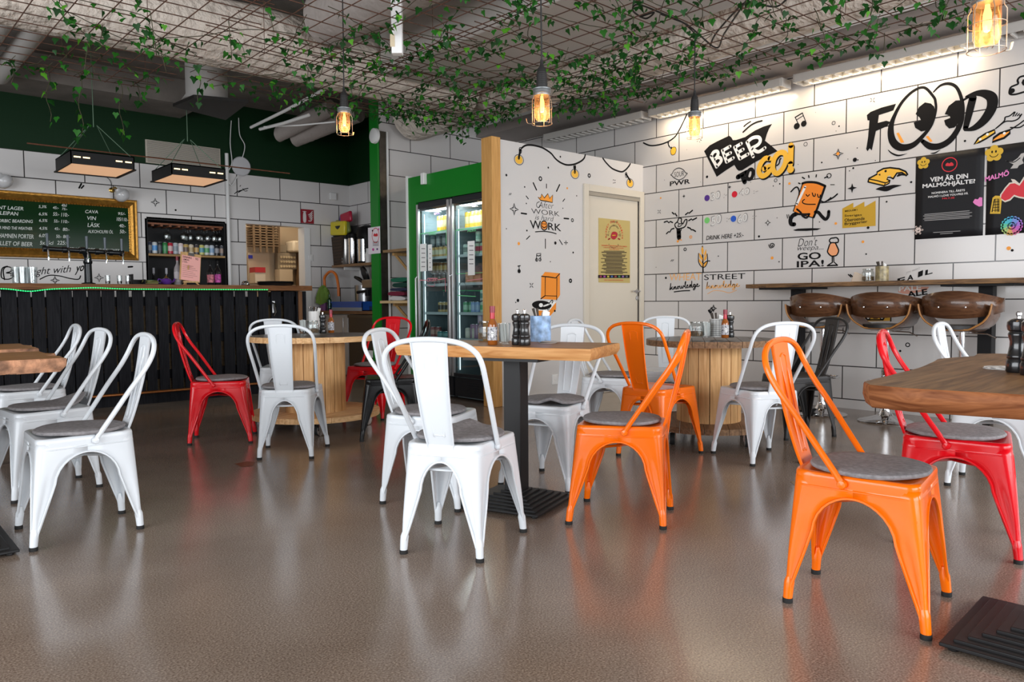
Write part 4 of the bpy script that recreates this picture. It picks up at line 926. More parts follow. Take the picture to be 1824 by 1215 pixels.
a, b = nk(592, 5.27, 548).y, nk(646, 5.27, 548).y; t = thing('crate', 'bright blue plastic crate standing on the nook counter', 'crate', (5.4, (a+b)/2, .885)); m = MB(); h = .125; L_ = abs(a-b)/2
m.span((-.14, -L_, 0), (-.13, L_, h)); m.span((.13, -L_, 0), (.14, L_, h)); m.span((-.14, -L_, 0), (.14, -L_+.01, h)); m.span((-.14, L_-.01, 0), (.14, L_, h)); m.span((-.14, -L_, 0), (.14, L_, .01)); m.span((-.15, -L_-.01, h-.02), (-.14, L_+.01, h)); m.build('body', mat('blue plastic', (.01, .12, .60), .35), t)
m = MB(); m.span((-.143, -L_, .0), (-.139, L_, .045)); m.build('base_band', mat('pale blue grey', (.35, .42, .50), .4), t)
q = nk(632, 5.45); t = thing('cooking_pot', 'steel pot holding black pans and spoons behind the blue crate', 'pot', (5.62, q.y, .885)); m = MB(); m.lathe([(.14, .12), (.145, .35), (.138, .35), (.13, .13), (0, .13)], 26); m.lathe([(.14, 0), (.14, .12)], 26); m.build('pot', STEEL, t)
m = MB(); M_ = Matrix.Rotation(1.2, 3, 'Y'); m.lathe([(0, -.01), (.10, -.008), (.115, .012), (.11, .014), (.09, .0), (0, 0)], 24, (-.05, -.08, .50), M=Matrix.Rotation(.5, 3, 'X') @ M_); m.tube([(-.02, -.02, .38), (-.03, .10, .44), (-.04, .20, .47)], [.02, .03, .02]); m.tube([(0, -.05, .36), (-.04, -.10, .42)], .012); m.build('pans', mat('black nonstick', (.008, .008, .009), .35), t)
q = nk(660, 5.5); t = thing('coffee_machine', 'chrome espresso machine with black handles beside the green post', 'machine', (5.55, q.y-.12, .885)); m = MB(); m.span((-.18, -.25, 0), (.18, .12, .06)); m.span((.0, -.25, .06), (.18, .12, .42)); m.span((-.18, -.25, .30), (.18, .12, .42)); m.build('body', mat('dark steel', (.25, .25, .26), .3, metal=1), t, bevel=.01)
m = MB(); m.tube([(-.1, .12, .27), (-.14, .30, .25)], [.016, .022]); m.tube([(-.1, .11, .36), (-.1, .19, .38)], [.012, .03]); m.lathe([(.035, .2), (.035, .28)], 14, (-.1, .1, 0)); m.build('handle', BLK, t)
# shelf with jars
z = at(620, 470, 0, 5.55).z
a = at(595, 473, 0, 5.5); t = thing('nook_shelf', 'brown wooden wall shelf in the corner above the nook counter', 'shelf', (5.62, 8.9, 1.53)); m = MB(); m.span((5.46, 7.9, 1.50), (XN, YB-.03, 1.535)); m.build('board', wood('nook shelf', (.16, .085, .04), (.34, .20, .10), 1), t, world=True)
m = MB()
for yy in (8.5, 9.6): m.span((5.5, yy, 1.46), (XN, yy+.03, 1.50)); m.span((XN-.03, yy, 1.3), (XN, yy+.03, 1.50))
m.build('bracket', WHT, t, world=True)
q = at(602, 452, 0, 5.5); t = thing('wicker_basket', 'dark woven basket at the left end of the nook shelf', 'basket', (5.58, YB-.19, 1.535)); m = MB(); rows = []
for i in range(10): rows.append([Vector((x*(1+.02*i), y_*(1+.02*i), i*.045)) for x, y_ in ((-.1, -.13), (.1, -.13), (.1, .13), (-.1, .13))])
m.grid(rows, closed=True); m.add(rows[0], [(0, 1, 2, 3)]); m.build('weave', mat('dark wicker', (.045, .028, .018), .7, bump=1, bscale=45), t, solid=.012)
m = MB()
for i in range(9): m.tube([(-.104-.002*i, -.13, .02+i*.045), (-.104-.002*i, .13, .02+i*.045)], .009, 6)
m.build('strands', mat('wicker strand', (.075, .045, .028), .7), t)
m = MB(); m.span((-.11, -.15, .405), (.11, .15, .47)); m.build('lid', mat('black lid', (.012, .012, .012), .5), t, bevel=.02)
for i, (px, l) in enumerate(((617, 'tall glass jar with a black lid left on the nook shelf'), (629, 'tall steel-glass jar with a black lid in the middle of the nook shelf'))):
    q = at(px, 460, 0, 5.54); t = thing('storage_jar', l, 'jar', (5.54, q.y, 1.535), 0, 'tall jars on the nook shelf'); m = MB(); m.lathe([(.065, 0), (.07, .02), (.07, .36), (.06, .37)], 20); m.build('jar', CHROME if i else mat('grey glass jar', (.25, .24, .23), .12, metal=.6), t); m = MB(); m.lathe([(.072, .36), (.072, .42), (0, .425)], 20); m.build('lid', BLK, t)
q = at(645, 455, 0, 5.6); t = thing('coffee_brewer', 'black domed coffee brewer with a chrome front on the nook shelf', 'brewer', (5.62, q.y-.12, 1.535)); m = MB(); m.lathe([(.13, 0), (.13, .36), (.15, .36), (.15, .42), (.11, .50), (.04, .53), (0, .535)], 28); m.build('body', BLK, t); m = MB(); m.lathe([(.095, .03), (.095, .33)], 20, (-.05, 0, 0)); m.build('jug', CHROME, t)
q = at(655, 465, 0, 5.55); m = MB(); m.lathe([(.04, 0), (.045, .12), (.03, .16), (.03, .2), (0, .2)], 16); tag(m.build('white_jug', WHT, loc=(5.56, q.y, 1.535)), 'white jug at the right of the nook shelf by the green post', 'jug')
q = at(618, 405, 0, 5.6); t = thing('snack_basket', 'heap of yellow and red snack bags hanging on the wall above the basket', 'basket', (5.6, q.y, q.z-.14)); m = MB(); m.lathe([(.05, 0), (.13, .05), (.17, .15), (.16, .15), (.12, .06), (0, .01)], 20); m.build('bowl', mat('black wire', (.02, .02, .02), .5), t)
def bag(c, d, mt, nm, r): m = MB(); m.box(c, d, M=Matrix.Rotation(r, 3, 'X')); o = m.build(nm, mt, t, bevel=.02); return o
bag((-.12, .02, .12), (.06, .40, .20), mat('yellow foil bag', (.72, .60, .02), .3), 'yellow_bag', .05); bag((-.04, -.06, .27), (.05, .28, .15), mat('red foil bag', (.50, .01, .05), .3), 'red_bag', -.1); bag((-.05, .15, .16), (.05, .14, .17), mat('olive bag', (.35, .36, .05), .3), 'olive_bag', .3); bag((-.08, -.16, .12), (.05, .10, .16), mat('dark olive bag', (.18, .22, .05), .3), 'dark_bag', -.25); bag((-.03, .06, .26), (.05, .14, .10), mat('violet bag', (.12, .05, .25), .3), 'violet_bag', .4)
# ------------------------------------------------------------------ poster on the green end, device, corner shelves
t = thing('wall_poster', 'small white poster with a red heart on the green wall end', 'poster', (4.81, 7.69, 1.86)); a, b = at(655, 406, 0, 4.80), at(677, 451, 0, 4.80); m = MB(); m.span((4.803, b.y, b.z), (4.806, a.y, a.z)); m.build('sheet', mat('pale pink paper', (.80, .74, .78), .6), t, world=True)
D = Decal(0, 4.8025, (0, -1, 0), (-1, 0, 0), (650, 380), 240/1822); RED = mat('red print', (.62, .02, .035), .5); MAG = mat('magenta print', (.55, .05, .30), .5)
D.poly([(118, 290), (130, 270), (145, 282), (160, 268), (175, 288), (168, 312), (120, 310)], RED, sm=2); D.ring(145, 300, .075, .008, RED, ry=.085); D.poly([(98, 488), (112, 470), (128, 490), (112, 512)], MAG, sm=2); D.poly([(155, 482), (172, 470), (180, 486), (165, 500)], mat('dark violet print', (.10, .04, .16), .5), sm=2); D.dot(103, 235, .012, INK); D.dot(186, 215, .012, MAG)
for k in range(4): D.line([(108, 385+k*17), (188, 385+k*17)], .005, INK)
D.build('print', t)
q = at(667, 242, 0, 4.79); m = MB(); m.lathe([(.085, 0), (.09, .01), (.085, .04), (.06, .05), (0, .05)], 28, (4.812, q.y, q.z), M=Matrix.Rotation(-PI/2, 3, 'Y')); tag(m.build('alarm_bell', WHT), 'round white alarm fitting high on the green wall end', 'alarm')
PALE = wood('pale shelf pine', (.52, .36, .18), (.68, .50, .28), 1, .5); UPW = wood('upper shelf wood', (.20, .12, .06), (.34, .21, .10), 1)
for z, l, mt, x0 in ((1.60, 'upper corner shelf on wooden brackets beside the drinks coolers', UPW, 4.83), (1.015, 'lower corner shelf on wooden brackets holding folded jumpers', PALE, 4.78)):
    t = thing('corner_shelf', l, 'shelf', (5.05, 7.3, z-.03), 0, 'corner shelves by the coolers'); m = MB(); m.span((x0, 7.0, z-.03), (5.258, 7.56, z)); m.build('board', mt, t, world=True)
    for y_ in (7.06, 7.46):
        m = MB(); m.span((5.22, y_, z-.40), (5.258, y_+.04, z-.03)); m.tube([(5.24, y_+.02, z-.34), (4.95, y_+.02, z-.05)], .019, 4); m.span((4.92, y_, z-.062), (5.22, y_+.04, z-.03)); m.build('bracket', wood('bracket pine', (.48, .27, .10), (.62, .38, .16), 2), t, world=True)
def knit(label, col, z, dx, w, h, seed):
    m = MB(); rows = []
    for i in range(9):
        x = -w/2+w*i/8; row = []
        for k in range(20):
            a = 2*PI*k/20; row.append(Vector((x+.01*noise.noise(Vector((i, k, seed))), .17*math.copysign(abs(math.cos(a))**.6, math.cos(a)), h/2+h/2*math.copysign(abs(math.sin(a))**.7, math.sin(a))*(1-.25*abs(x/w*1.6)**3)+.006*noise.noise(Vector((x*9, k*.6, seed))))))
        rows.append(row)
    m.grid(rows, closed=True); m.add(rows[0], [tuple(range(20))]); m.add(rows[-1], [tuple(range(20))])
    return tag(m.build('folded_jumper', mat('knit %s' % (col,), col, .95, bump=.4), loc=(5.03+dx, 7.28, z)), label, 'jumper', 'folded jumpers on the corner shelf')
z = 1.015
for l, c, dx, w, h in (('white folded garment at the bottom of the jumper pile', (.60, .58, .58), -.02, .36, .05), ('maroon folded jumper low in the pile on the corner shelf', (.17, .012, .035), -.03, .36, .055), ('navy folded jumper in the middle of the pile on the corner shelf', (.02, .025, .06), 0, .36, .04), ('very dark green folded jumper under the top one', (.008, .05, .035), .02, .34, .06), ('green folded jumper on top of the pile on the corner shelf', (.01, .13, .07), .01, .36, .055)):
    knit(l, c, z, dx, w, h, z*9); z += h+.001
t = thing('show_card', 'white card with a yellow corner leaning on the upper corner shelf', 'card', (5.1, 7.1, 1.60)); m = MB(); Mx = Matrix.Rotation(.12, 3, 'Y'); m.box((0, 0, .24), (.008, .30, .47), M=Mx); m.build('card', PAPER, t); m = MB(); m.box((-.02, -.04, .085), (.004, .20, .14), M=Mx); m.build('yellow_corner', mat('yellow print', (.60, .45, .03), .6), t)

# ------------------------------------------------------------------ drinks coolers
FX, FY0, FY1, FYM, FZ = 4.76, 5.565, 6.735, 6.155, 2.055
m = MB(); m.span((4.745, 5.53, FZ+.005), (5.36, 6.90, 2.338)); m.span((4.745, 6.76, 0), (4.83, 6.90, FZ+.005)); m.span((4.83, 6.86, 0), (5.36, 6.90, 2.335)); struct(m.build('trim_7', GREEN))
m = MB(); m.span((4.73, 6.90, 0), (4.80, 6.925, 2.36)); struct(m.build('trim_8', WHT))
q = at(757, 317, 0, 4.74); m = MB(); m.span((4.70, q.y-.03, q.z-.07), (4.745, q.y+.03, q.z+.05)); tag(m.build('sensor', WHT, bevel=.006), 'small white sensor on the green board above the coolers', 'sensor')
PANE = glass('cooler door glass', (.86, .93, .93), .11)
DKP = mat('dark cooler plastic', (.02, .022, .026), .4); IN = mat('cooler liner', (.20, .25, .27), .4)
SHZ = [.24, .62, .885, 1.185, 1.47, 1.735]
def cooler(y0, y1, label):
    t = thing('drinks_cooler', label, 'fridge', (5.05, (y0+y1)/2, 0), 0, 'glass door drinks coolers')
    m = MB(); x0, x1 = FX+.03, FX+.56
    m.span((x0, y0, .02), (x1, y0+.02, FZ)); m.span((x0, y1-.02, .02), (x1, y1, FZ)); m.span((x1-.02, y0, .02), (x1, y1, FZ)); m.span((x0, y0, .02), (x1, y1, .22)); m.span((x0, y0, FZ-.05), (x1, y1, FZ)); m.build('cabinet', IN, t, world=True)
    m = MB(); m.span((FX+.005, y0+.004, .035), (FX+.03, y1-.004, .225)); m.span((FX, y0, FZ-.085), (FX+.03, y1, FZ)); 
    for k in range(5): m.span((FX-.002, y0+.08, .07+k*.025), (FX+.006, y1-.2, .08+k*.025))
    m.build('grille', DKP, t, world=True)
    m = MB(); fw = .034
    m.span((FX-.035, y0, .24), (FX-.004, y0+fw, FZ-.02)); m.span((FX-.035, y1-fw, .24), (FX-.004, y1, FZ-.02)); m.span((FX-.033, y0, .24), (FX-.004, y1, .275), 1); m.span((FX-.033, y0, FZ-.07), (FX-.004, y1, FZ-.02), 1)
    d = m.build('door', [ALU, DKP], t, world=True, bevel=.003)
    m = MB(); m.span((FX-.020, y0+fw, .275), (FX-.016, y1-fw, FZ-.07)); lab(m.build('pane', PANE, d, world=True), 'clear glass door pane')
    m = MB(); m.tube([(FX-.04, y1-.02, .55), (FX-.065, y1-.02, .57), (FX-.065, y1-.02, 1.25), (FX-.04, y1-.02, 1.27)], .009, 8); m.build('handle', ALU, d, world=True)
    for z in SHZ[1:]:
        m = MB(); m.span((FX+.05, y0+.025, z-.010), (x1-.03, y1-.025, z-.004)); m.span((FX+.045, y0+.025, z-.022), (FX+.052, y1-.025, z+.006)); m.build('shelf', mat('white wire shelf', (.55, .60, .62), .4), t, world=True)
    m = MB(); m.span((FX+.06, y0+.04, FZ-.085), (FX+.14, y1-.04, FZ-.068)); m.build('lamp', mat('cooler lamp', (.95, .98, 1), .4, emit=7), t, world=True)
    m = MB(); m.tube([(FX+.05, y1-.035, .3), (FX+.05, y1-.035, FZ-.12)], .006, 6); m.build('light_strip', mat('cooler strip', (.9, .97, 1), .4, emit=1.3), t, world=True)
    m = MB(); zz = 1.93
    for i in range(6): m.tube([(x1-.06, y0+.08+i*.03, zz-.10), (x1-.06, y0+.08+i*.03, zz)], .002, 4)
    for i in range(5): m.tube([(x1-.06, y0+.08, zz-.02*i-.01), (x1-.06, y0+.23, zz-.02*i-.01)], .002, 4)
    m.span((x1-.05, y0+.06, zz-.12), (x1-.02, y0+.25, zz+.02)); m.build('fan_guard', mat('black wire', (.02, .02, .02), .5), t, world=True)
    area('cooler_light', (FX+.12, (y0+y1)/2, FZ-.10), (FX+.22, (y0+y1)/2, .5), .07, .45, 6.5, (.9, .97, 1))
    return t
c_r = cooler(FY0, FYM-.012, 'glass door drinks cooler right beside the pine post'); c_l = cooler(FYM+.012, FY1, 'glass door drinks cooler beside the corner shelves')
def row(y0, y1, n, z, col, band, label, h=.115, r=.033, x=FX+.11, grp=None):
    for i in range(n): can(col, band, x, y0+(y1-y0)*i/max(1, n-1), z-.004, label, grp or label, h, r, rz=i*.4)
YEL, BAND = (.80, .45, .04), (.75, .62, .35)
row(5.66, 6.03, 6, SHZ[5], YEL, BAND, 'tall yellow can on the top shelf of the cooler by the pine post', .172, .034)
row(5.70, 6.0, 4, SHZ[5], YEL, BAND, 'tall yellow can in the second row on the top shelf by the pine post', .172, .034, x=FX+.25)
row(6.24, 6.50, 5, SHZ[5], YEL, BAND, 'tall yellow can on the top shelf of the cooler by the corner shelves', .172, .034)
row(5.64, 5.87, 4, SHZ[4], (.45, .58, .42), (.55, .06, .10), 'green and red can on the second shelf by the pine post')
row(5.66, 5.86, 3, SHZ[4]+.117, (.50, .60, .50), (.30, .45, .34), 'pale green can stacked on the second shelf by the pine post')
row(5.93, 6.06, 3, SHZ[4], (.42, .50, .45), (.12, .16, .14), 'grey green can on the second shelf near the door frame')
row(6.24, 6.34, 2, SHZ[4], (.45, .45, .04), (.30, .32, .04), 'olive yellow tub on the second shelf by the corner shelves', .10, .042)
row(5.63, 5.80, 3, SHZ[2], (.50, .62, .50), (.10, .40, .18), 'green and white can on the fourth shelf by the pine post')
row(5.63, 5.80, 3, SHZ[2]+.117, (.55, .62, .55), (.12, .30, .25), 'pale green can stacked on the fourth shelf by the pine post')
row(5.88, 5.95, 2, SHZ[2], (.25, .36, .60), (.35, .45, .62), 'blue can on the fourth shelf by the pine post')
row(5.78, 5.96, 4, SHZ[1]+.0, (.34, .18, .30), (.42, .26, .38), 'purple can on the fifth shelf by the pine post', .155)
row(5.62, 5.70, 2, SHZ[1], (.60, .55, .12), (.65, .65, .5), 'yellow and white can on the fifth shelf by the pine post', .155)
row(6.30, 6.50, 4, SHZ[2], (.55, .38, .16), (.05, .04, .03), 'gold and black can on the fourth shelf by the corner shelves')
row(6.22, 6.30, 2, SHZ[1], (.10, .22, .40), (.35, .45, .55), 'blue can on the fifth shelf by the corner shelves')
row(6.40, 6.50, 2, SHZ[1], (.05, .25, .26), (.2, .4, .4), 'teal tub on the fifth shelf by the corner shelves', .07, .045)
row(6.26, 6.60, 5, SHZ[3], (.02, .02, .025), (.10, .08, .03), 'black can on the third shelf by the corner shelves')
row(5.84, 6.04, 3, SHZ[1], (.62, .60, .50), (.75, .70, .60), 'cream can on the fifth shelf near the door frame of the cooler by the post')
row(5.98, 6.07, 2, SHZ[2], (.10, .32, .16), (.35, .55, .40), 'deep green can on the fourth shelf near the door frame by the post')
row(6.40, 6.62, 4, SHZ[4], (.50, .30, .10), (.62, .55, .40), 'amber can on the second shelf of the cooler by the corner shelves')
row(6.42, 6.62, 3, SHZ[4]+.117, (.12, .14, .16), (.3, .3, .3), 'dark can stacked on the second shelf by the corner shelves')
row(6.26, 6.62, 6, SHZ[3]+.117, (.10, .05, .02), (.45, .30, .10), 'brown can stacked on the third shelf by the corner shelves')
row(5.86, 6.06, 4, SHZ[3]+.112, (.60, .22, .18), (.70, .55, .50), 'coral can stacked above the orange carton in the cooler', .1, .026) if False else None
row(5.62, 5.84, 4, SHZ[1]+.156, (.50, .36, .48), (.58, .46, .55), 'lilac can stacked on the fifth shelf by the pine post', .10)
row(6.55, 6.64, 2, SHZ[1], (.30, .08, .08), (.5, .3, .25), 'dark red can on the fifth shelf by the corner shelves')
row(6.24, 6.60, 6, SHZ[0]-.014, (.30, .33, .36), (.5, .5, .5), 'grey can on the bottom shelf of the cooler by the corner shelves')
row(5.72, 6.0, 5, SHZ[0], (.62, .58, .40), (.25, .30, .4), 'cream can on the bottom shelf by the pine post', .1) if False else None
for i, y_ in enumerate((5.66, 5.73, 5.80)):
    t = thing('juice_bottle', 'orange juice bottle on the bottom shelf of the cooler by the pine post', 'bottle', (FX+.10, y_, .222), 0, 'orange juice bottles'); m = MB(); m.lathe([(.028, 0), (.03, .01), (.03, .16), (.016, .20), (.013, .25)], 16); m.build('body', mat('orange juice', (.62, .20, .05), .2), t); m = MB(); m.lathe([(.0306, .02), (.0306, .11)], 16); m.build('paper_label', mat('peach label', (.75, .50, .28), .6), t); m = MB(); m.lathe([(.015, .25), (.015, .275), (0, .275)], 12); m.build('cap', mat('orange cap', (.75, .15, .03), .4), t)
m = MB(); m.span((FX+.06, 5.78, SHZ[3]), (FX+.3, 6.02, SHZ[3]+.11)); tag(m.build('carton_box', mat('orange carton', (.62, .25, .12), .6)), 'orange carton on the third shelf of the cooler by the pine post', 'carton')
for i, y_ in enumerate((5.63, 5.69, 5.75)): bt = MB(); bt.lathe([(.028, 0), (.03, .01), (.03, .12), (.012, .17), (.012, .21), (0, .21)], 14); o = tag(bt.build('bottle', mat('brown bottle glass', (.10, .04, .015), .12), loc=(FX+.12, y_, SHZ[3]-.004)), 'brown bottle beside the orange carton in the cooler by the pine post', 'bottle', 'brown bottles by the orange carton')
for i, y_ in enumerate((6.22, 6.28, 6.34)): bt = MB(); bt.lathe([(.028, 0), (.03, .01), (.03, .12), (.012, .17), (.012, .21), (0, .21)], 14); o = tag(bt.build('bottle', mat('green black bottle', (.02, .03, .02), .12), loc=(FX+.25, y_, SHZ[4]-.004)), 'dark bottle at the back of the second shelf by the corner shelves', 'bottle', 'dark bottles on the second shelf')
m = MB(); m.span((FX+.06, 6.20, SHZ[3]+.02), (FX+.1, 6.33, SHZ[3]+.12)); tag(m.build('white_carton', PAPER), 'small white carton on the third shelf by the corner shelves', 'carton')
# sheets and drawings on the cooler glass
for i, (a, b, l) in enumerate((((748, 435), (760, 483), 'white price sheet on the cooler glass nearest the corner shelves'), ((762, 436), (770, 482), 'white price sheet on the cooler glass, right of another sheet'), ((833, 430), (846, 490), 'tall white price sheet on the cooler door beside the pine post'))):
    p, q = at(*a, 0, FX-.022), at(*b, 0, FX-.022); t = thing('price_sheet', l, 'sheet', (FX-.022, (p.y+q.y)/2, (p.z+q.z)/2), 0, 'sheets on the cooler doors'); m = MB(); m.span((FX-.0235, q.y, q.z), (FX-.0215, p.y, p.z)); m.build('sheet', PAPER, t, world=True)
    D = Decal(0, FX-.0237, (0, -1, 0), (-1, 0, 0))
    for k in range(5): D.line([(a[0]+3, a[1]+8+k*8), (b[0]-3, a[1]+8+k*8)], .006, INK, l=.0003)
    D.build('print', t)
D = Decal(0, FX-.0205, (0, -1, 0), (-1, 0, 0), (650, 380), 240/1822); GP = mat('green glass pen', (.15, .60, .25), .5); PP = mat('pink glass pen', (.75, .25, .30), .5); VP = mat('violet glass pen', (.40, .15, .60), .5)
D.line([(1225, 230), (1630, 180)], .009, GP); D.line([(1225, 230), (1235, 820)], .006, GP); D.line([(1625, 180), (1625, 380)], .009, GP); D.text('ALES', (1385, 255), (1500, 240), (1385, 215), GP, bold=.01); D.line([(1235, 820), (1640, 800)], .005, GP); D.line([(1380, 910), (1640, 880)], .006, PP); D.line([(1250, 1110), (1500, 1125)], .008, GP); D.ring(1320, 1010, .06, .003, INK)
lab(D.build('glass_pen_drawing', c_r), 'green and pink pen drawing on the glass')
D = Decal(0, FX-.0205, (0, -1, 0), (-1, 0, 0), (650, 380), 240/1822)
D.line([(745, 280), (1105, 225)], .009, GP); D.line([(1100, 240), (1100, 415)], .008, GP); D.line([(745, 290), (745, 880)], .006, GP); D.text('IPAS', (870, 300), (955, 290), (870, 262), GP, bold=.01); D.line([(740, 905), (840, 905), (850, 880), (980, 880), (990, 900), (1090, 880)], .008, PP, sm=0); D.text('LAGER', (845, 925), (975, 915), (845, 885), PP, bold=.01); D.line([(740, 915), (740, 1080)], .008, PP); D.line([(1088, 890), (1092, 1060)], .008, PP); D.line([(850, 950), (855, 975), (935, 985), (945, 945)], .006, PP); D.text('IPA', (940, 22), (1020, 15), (940, -5), VP, bold=.01)
lab(D.build('glass_pen_drawing', c_l), 'green and pink pen drawing on the glass')
# ================================================================== things on the tables
MILL = mat('black lacquered wood', (.010, .010, .011), .25, coat=.5)
def make_mill():
    t = thing('pepper_mill', 'x', 'pepper mill')
    m = MB(); m.lathe([(.027, 0), (.029, .004), (.029, .030), (.027, .034), (.0255, .038), (.0275, .042), (.0275, .048), (.025, .052), (.021, .075), (.0205, .088), (.025, .104), (.0255, .110), (.022, .116)], 26); m.build('body', MILL, t)
    m = MB(); m.lathe([(.022, .1165), (.027, .121), (.029, .132), (.028, .144), (.022, .150), (.010, .154)], 26); m.build('head', MILL, t)
    m = MB(); m.lathe([(.005, .154), (.005, .160), (.0075, .163), (.0075, .170), (.004, .174), (0, .174)], 14); m.build('knob', CHROME, t); return t
def make_sauce():
    t = thing('sauce_bottle', 'x', 'bottle')
    m = MB(); m.lathe([(.022, 0), (.0245, .004), (.0245, .095), (.021, .110), (.012, .128), (.0095, .158)], 20); m.build('body', mat('amber sauce', (.30, .085, .012), .1, coat=.4), t)
    m = MB(); m.lathe([(.0124, .128), (.0125, .130), (.0108, .158), (.0135, .158), (.0135, .190), (0, .190)], 16, ms=[0, 0, 1, 1, 1]); m.build('cap', [mat('red shrink seal', (.50, .008, .03), .3), mat('dark red cap', (.13, .012, .02), .4)], t)
    m = MB(); m.lathe([(.0249, .022), (.0249, .088)], 20); lb = m.build('paper_label', mat('black and white print', (.40, .40, .43), .6, var=.95, vscale=90), t)
    D = Decal(1, 0, (1, 0, 0), (0, -1, 0)); D.o = Vector((0, -.0255, 0))
    D.line2([Vector((-.013, .026)), Vector((.013, .026)), Vector((.013, .084)), Vector((-.013, .084))], .0025, WHT, l=0, closed=True)
    k = [Vector((.0085*math.cos(a), .056+.010*math.sin(a))) for a in [2*PI*i/16 for i in range(16)]]; D.poly2(k, WHT, l=.0002); D.poly2([p+Vector((0, -.008)) for p in [Vector((-.005, .046)), Vector((.005, .046)), Vector((.005, .054)), Vector((-.005, .054))]], WHT, l=.0002)
    for s in (-1, 1): D.poly2([Vector((s*.0035+.0022*math.cos(a), .056+.0022*math.sin(a))) for a in [2*PI*i/8 for i in range(8)]], INK, l=.0004)
    D.build('label_print', lb, world=False); return t
def make_jar(r=.05, h=.105, filln='seeds', fillc=(.16, .10, .05)):
    t = thing('spice_jar', 'x', 'jar')
    m = MB(); m.lathe([(r*.9, 0), (r, .008), (r, h*.72), (r*.82, h*.84), (r*.80, h), (r*.76, h), (r*.78, h*.84), (r*.96, h*.72), (r*.95, .010), (0, .008)], 24); m.build('glass', CLR, t)
    m = MB(); m.lathe([(0, .009), (r*.93, .010), (r*.94, h*.38), (r*.5, h*.42), (0, h*.40)], 20); m.build(filln, mat('mixed %s' % filln, fillc, .8, var=.9, vscale=130, bump=.6, bscale=150), t)
    m = MB(); m.lathe([(r*.84, h*.93), (r*.87, h*.95), (r*.87, h*1.02), (r*.84, h*1.03), (0, h*1.03)], 22); m.build('lid', glass('jar lid glass', (.85, .85, .83), .3), t); return t
def make_glass_salt():
    t = thing('sachet_glass', 'x', 'glass'); tumbler(.033, .105).build('glass', CLR, t); m = MB()
    for k in range(6): m.box((.010*math.cos(k*1.05), .010*math.sin(k*1.05), .057), (.030, .004, .088), rz=k*1.05+.4, M=Matrix.Rotation(k*1.05, 3, 'Z') @ Matrix.Rotation(.08, 3, 'X'))
    m.build('sachets', PAPER, t); return t
def make_cutlery(col, nm, r=.048, h=.125, tex=False, paperlab=None, metalcut=False):
    t = thing('cutlery_tin', 'x', 'tin'); m = MB(); m.lathe([(r, 0), (r, .004), (r, h), (r-.002, h), (r-.002, .006), (0, .006)], 28)
    m.build('tin', mat(nm, col, .35, var=.6 if tex else 0, vscale=24), t)
    m = MB()
    for k in range(3 if not metalcut else 5):
        a = 2.0+k*.75; x, y = .022*math.cos(a), .022*math.sin(a); d = Vector((.022*math.cos(a), .022*math.sin(a), 0))
        m.tube([Vector((x, y, .01)), Vector((x, y, h))+d*.4, Vector((x, y, h+.04))+d*.9], [.004, .005, .0075], 8)
    m.build('cutlery', CHROME if metalcut else mat('dark wood handle', (.055, .043, .033), .6), t)
    m = MB(); m.box((.018, -.012, h*.75), (.05, .003, h*.9), M=Matrix.Rotation(.25, 3, 'Y')); m.box((.02, .006, h*.7), (.045, .003, h*.85), M=Matrix.Rotation(.35, 3, 'Y')); m.build('napkins', PAPER, t); return t
FP = {'mill': make_mill, 'sauce': make_sauce, 'jar': make_jar, 'sachet': make_glass_salt}
FU = {}
FO = {}
def place(kind, px, py, z, label, group, rz=0, builder=None):
    """stand a thing where its foot is seen on the surface at height z"""
    if kind not in FO: FO[kind] = (builder or FP[kind])()
    q = at(px, py, 2, z); o = put(FO[kind], FU.get(kind), (q.x, q.y, z), rz, label, group); FU[kind] = 1; return o
FACE = -YAW
GS, GM = 'hot sauce bottles', 'black pepper mills'
Z = .786
place('sauce', 877.5, 614, Z, 'hot sauce bottle with a skull label on the middle table', GS, FACE)
place('sachet', 898, 613, Z, 'glass of white paper sachets on the middle table', 'glasses of sachets')
place('mill', 922, 614.5, Z, 'black pepper mill on the middle table, left of its twin', GM); place('mill', 934.5, 615.5, Z, 'black pepper mill on the middle table, right of its twin', GM)
place('jar', 868, 607, Z, 'clear glass jar behind the hot sauce bottle on the middle table', 'glass jars on the tables')
place('tinblue', 963, 608, Z, 'light blue cutlery tin on the middle table', None, 0, lambda: make_cutlery((.26, .40, .62), 'light blue printed tin', .055, .135, True))
q = at(975, 611, 2, Z); t = thing('coaster_stack', 'small stack of round pale coasters by the blue tin on the middle table', 'coasters', (q.x, q.y, Z)); m = MB()
for k in range(3): m.lathe([(.046, k*.003), (.046, k*.003+.0022), (0, k*.003+.0022)], 26, (.006*k, -.004*k, 0), k % 2)
m.build('coasters', [mat('pale card', (.55, .50, .45), .7), mat('dark card', (.16, .12, .10), .7)], t)
Z = .751
place('sachet', 540, 592, Z, 'glass of white sachets on the left spool table', 'glasses of sachets')
place('jar', 557, 595, Z, 'glass jar half full of seeds on the left spool table', 'glass jars on the tables')
place('mill', 575.5, 594, Z, 'black pepper mill on the left spool table', GM); place('sauce', 590, 593, Z, 'hot sauce bottle on the left spool table', GS, FACE-.5)
place('tinwhite', 560, 588, Z, 'white cutlery pot behind the seed jar on the left spool table', None, 0, lambda: make_cutlery((.70, .69, .67), 'white pot', .05, .17, False, metalcut=True))
Z = .743
place('jar', 1240, 601, Z, 'glass jar of dried seeds on the right spool table', 'glass jars on the tables')
place('sachet', 1258, 601, Z, 'glass of white sachets on the right spool table', 'glasses of sachets')
place('tinpat', 1277, 600, Z, 'white tin with a dark grid pattern on the right spool table', None, 0, lambda: make_cutlery((.62, .62, .60), 'white grid tin', .048, .125))
place('sauce', 1291.5, 602, Z, 'hot sauce bottle on the right spool table', GS, FACE); place('mill', 1300, 601, Z, 'black pepper mill on the right spool table', GM)
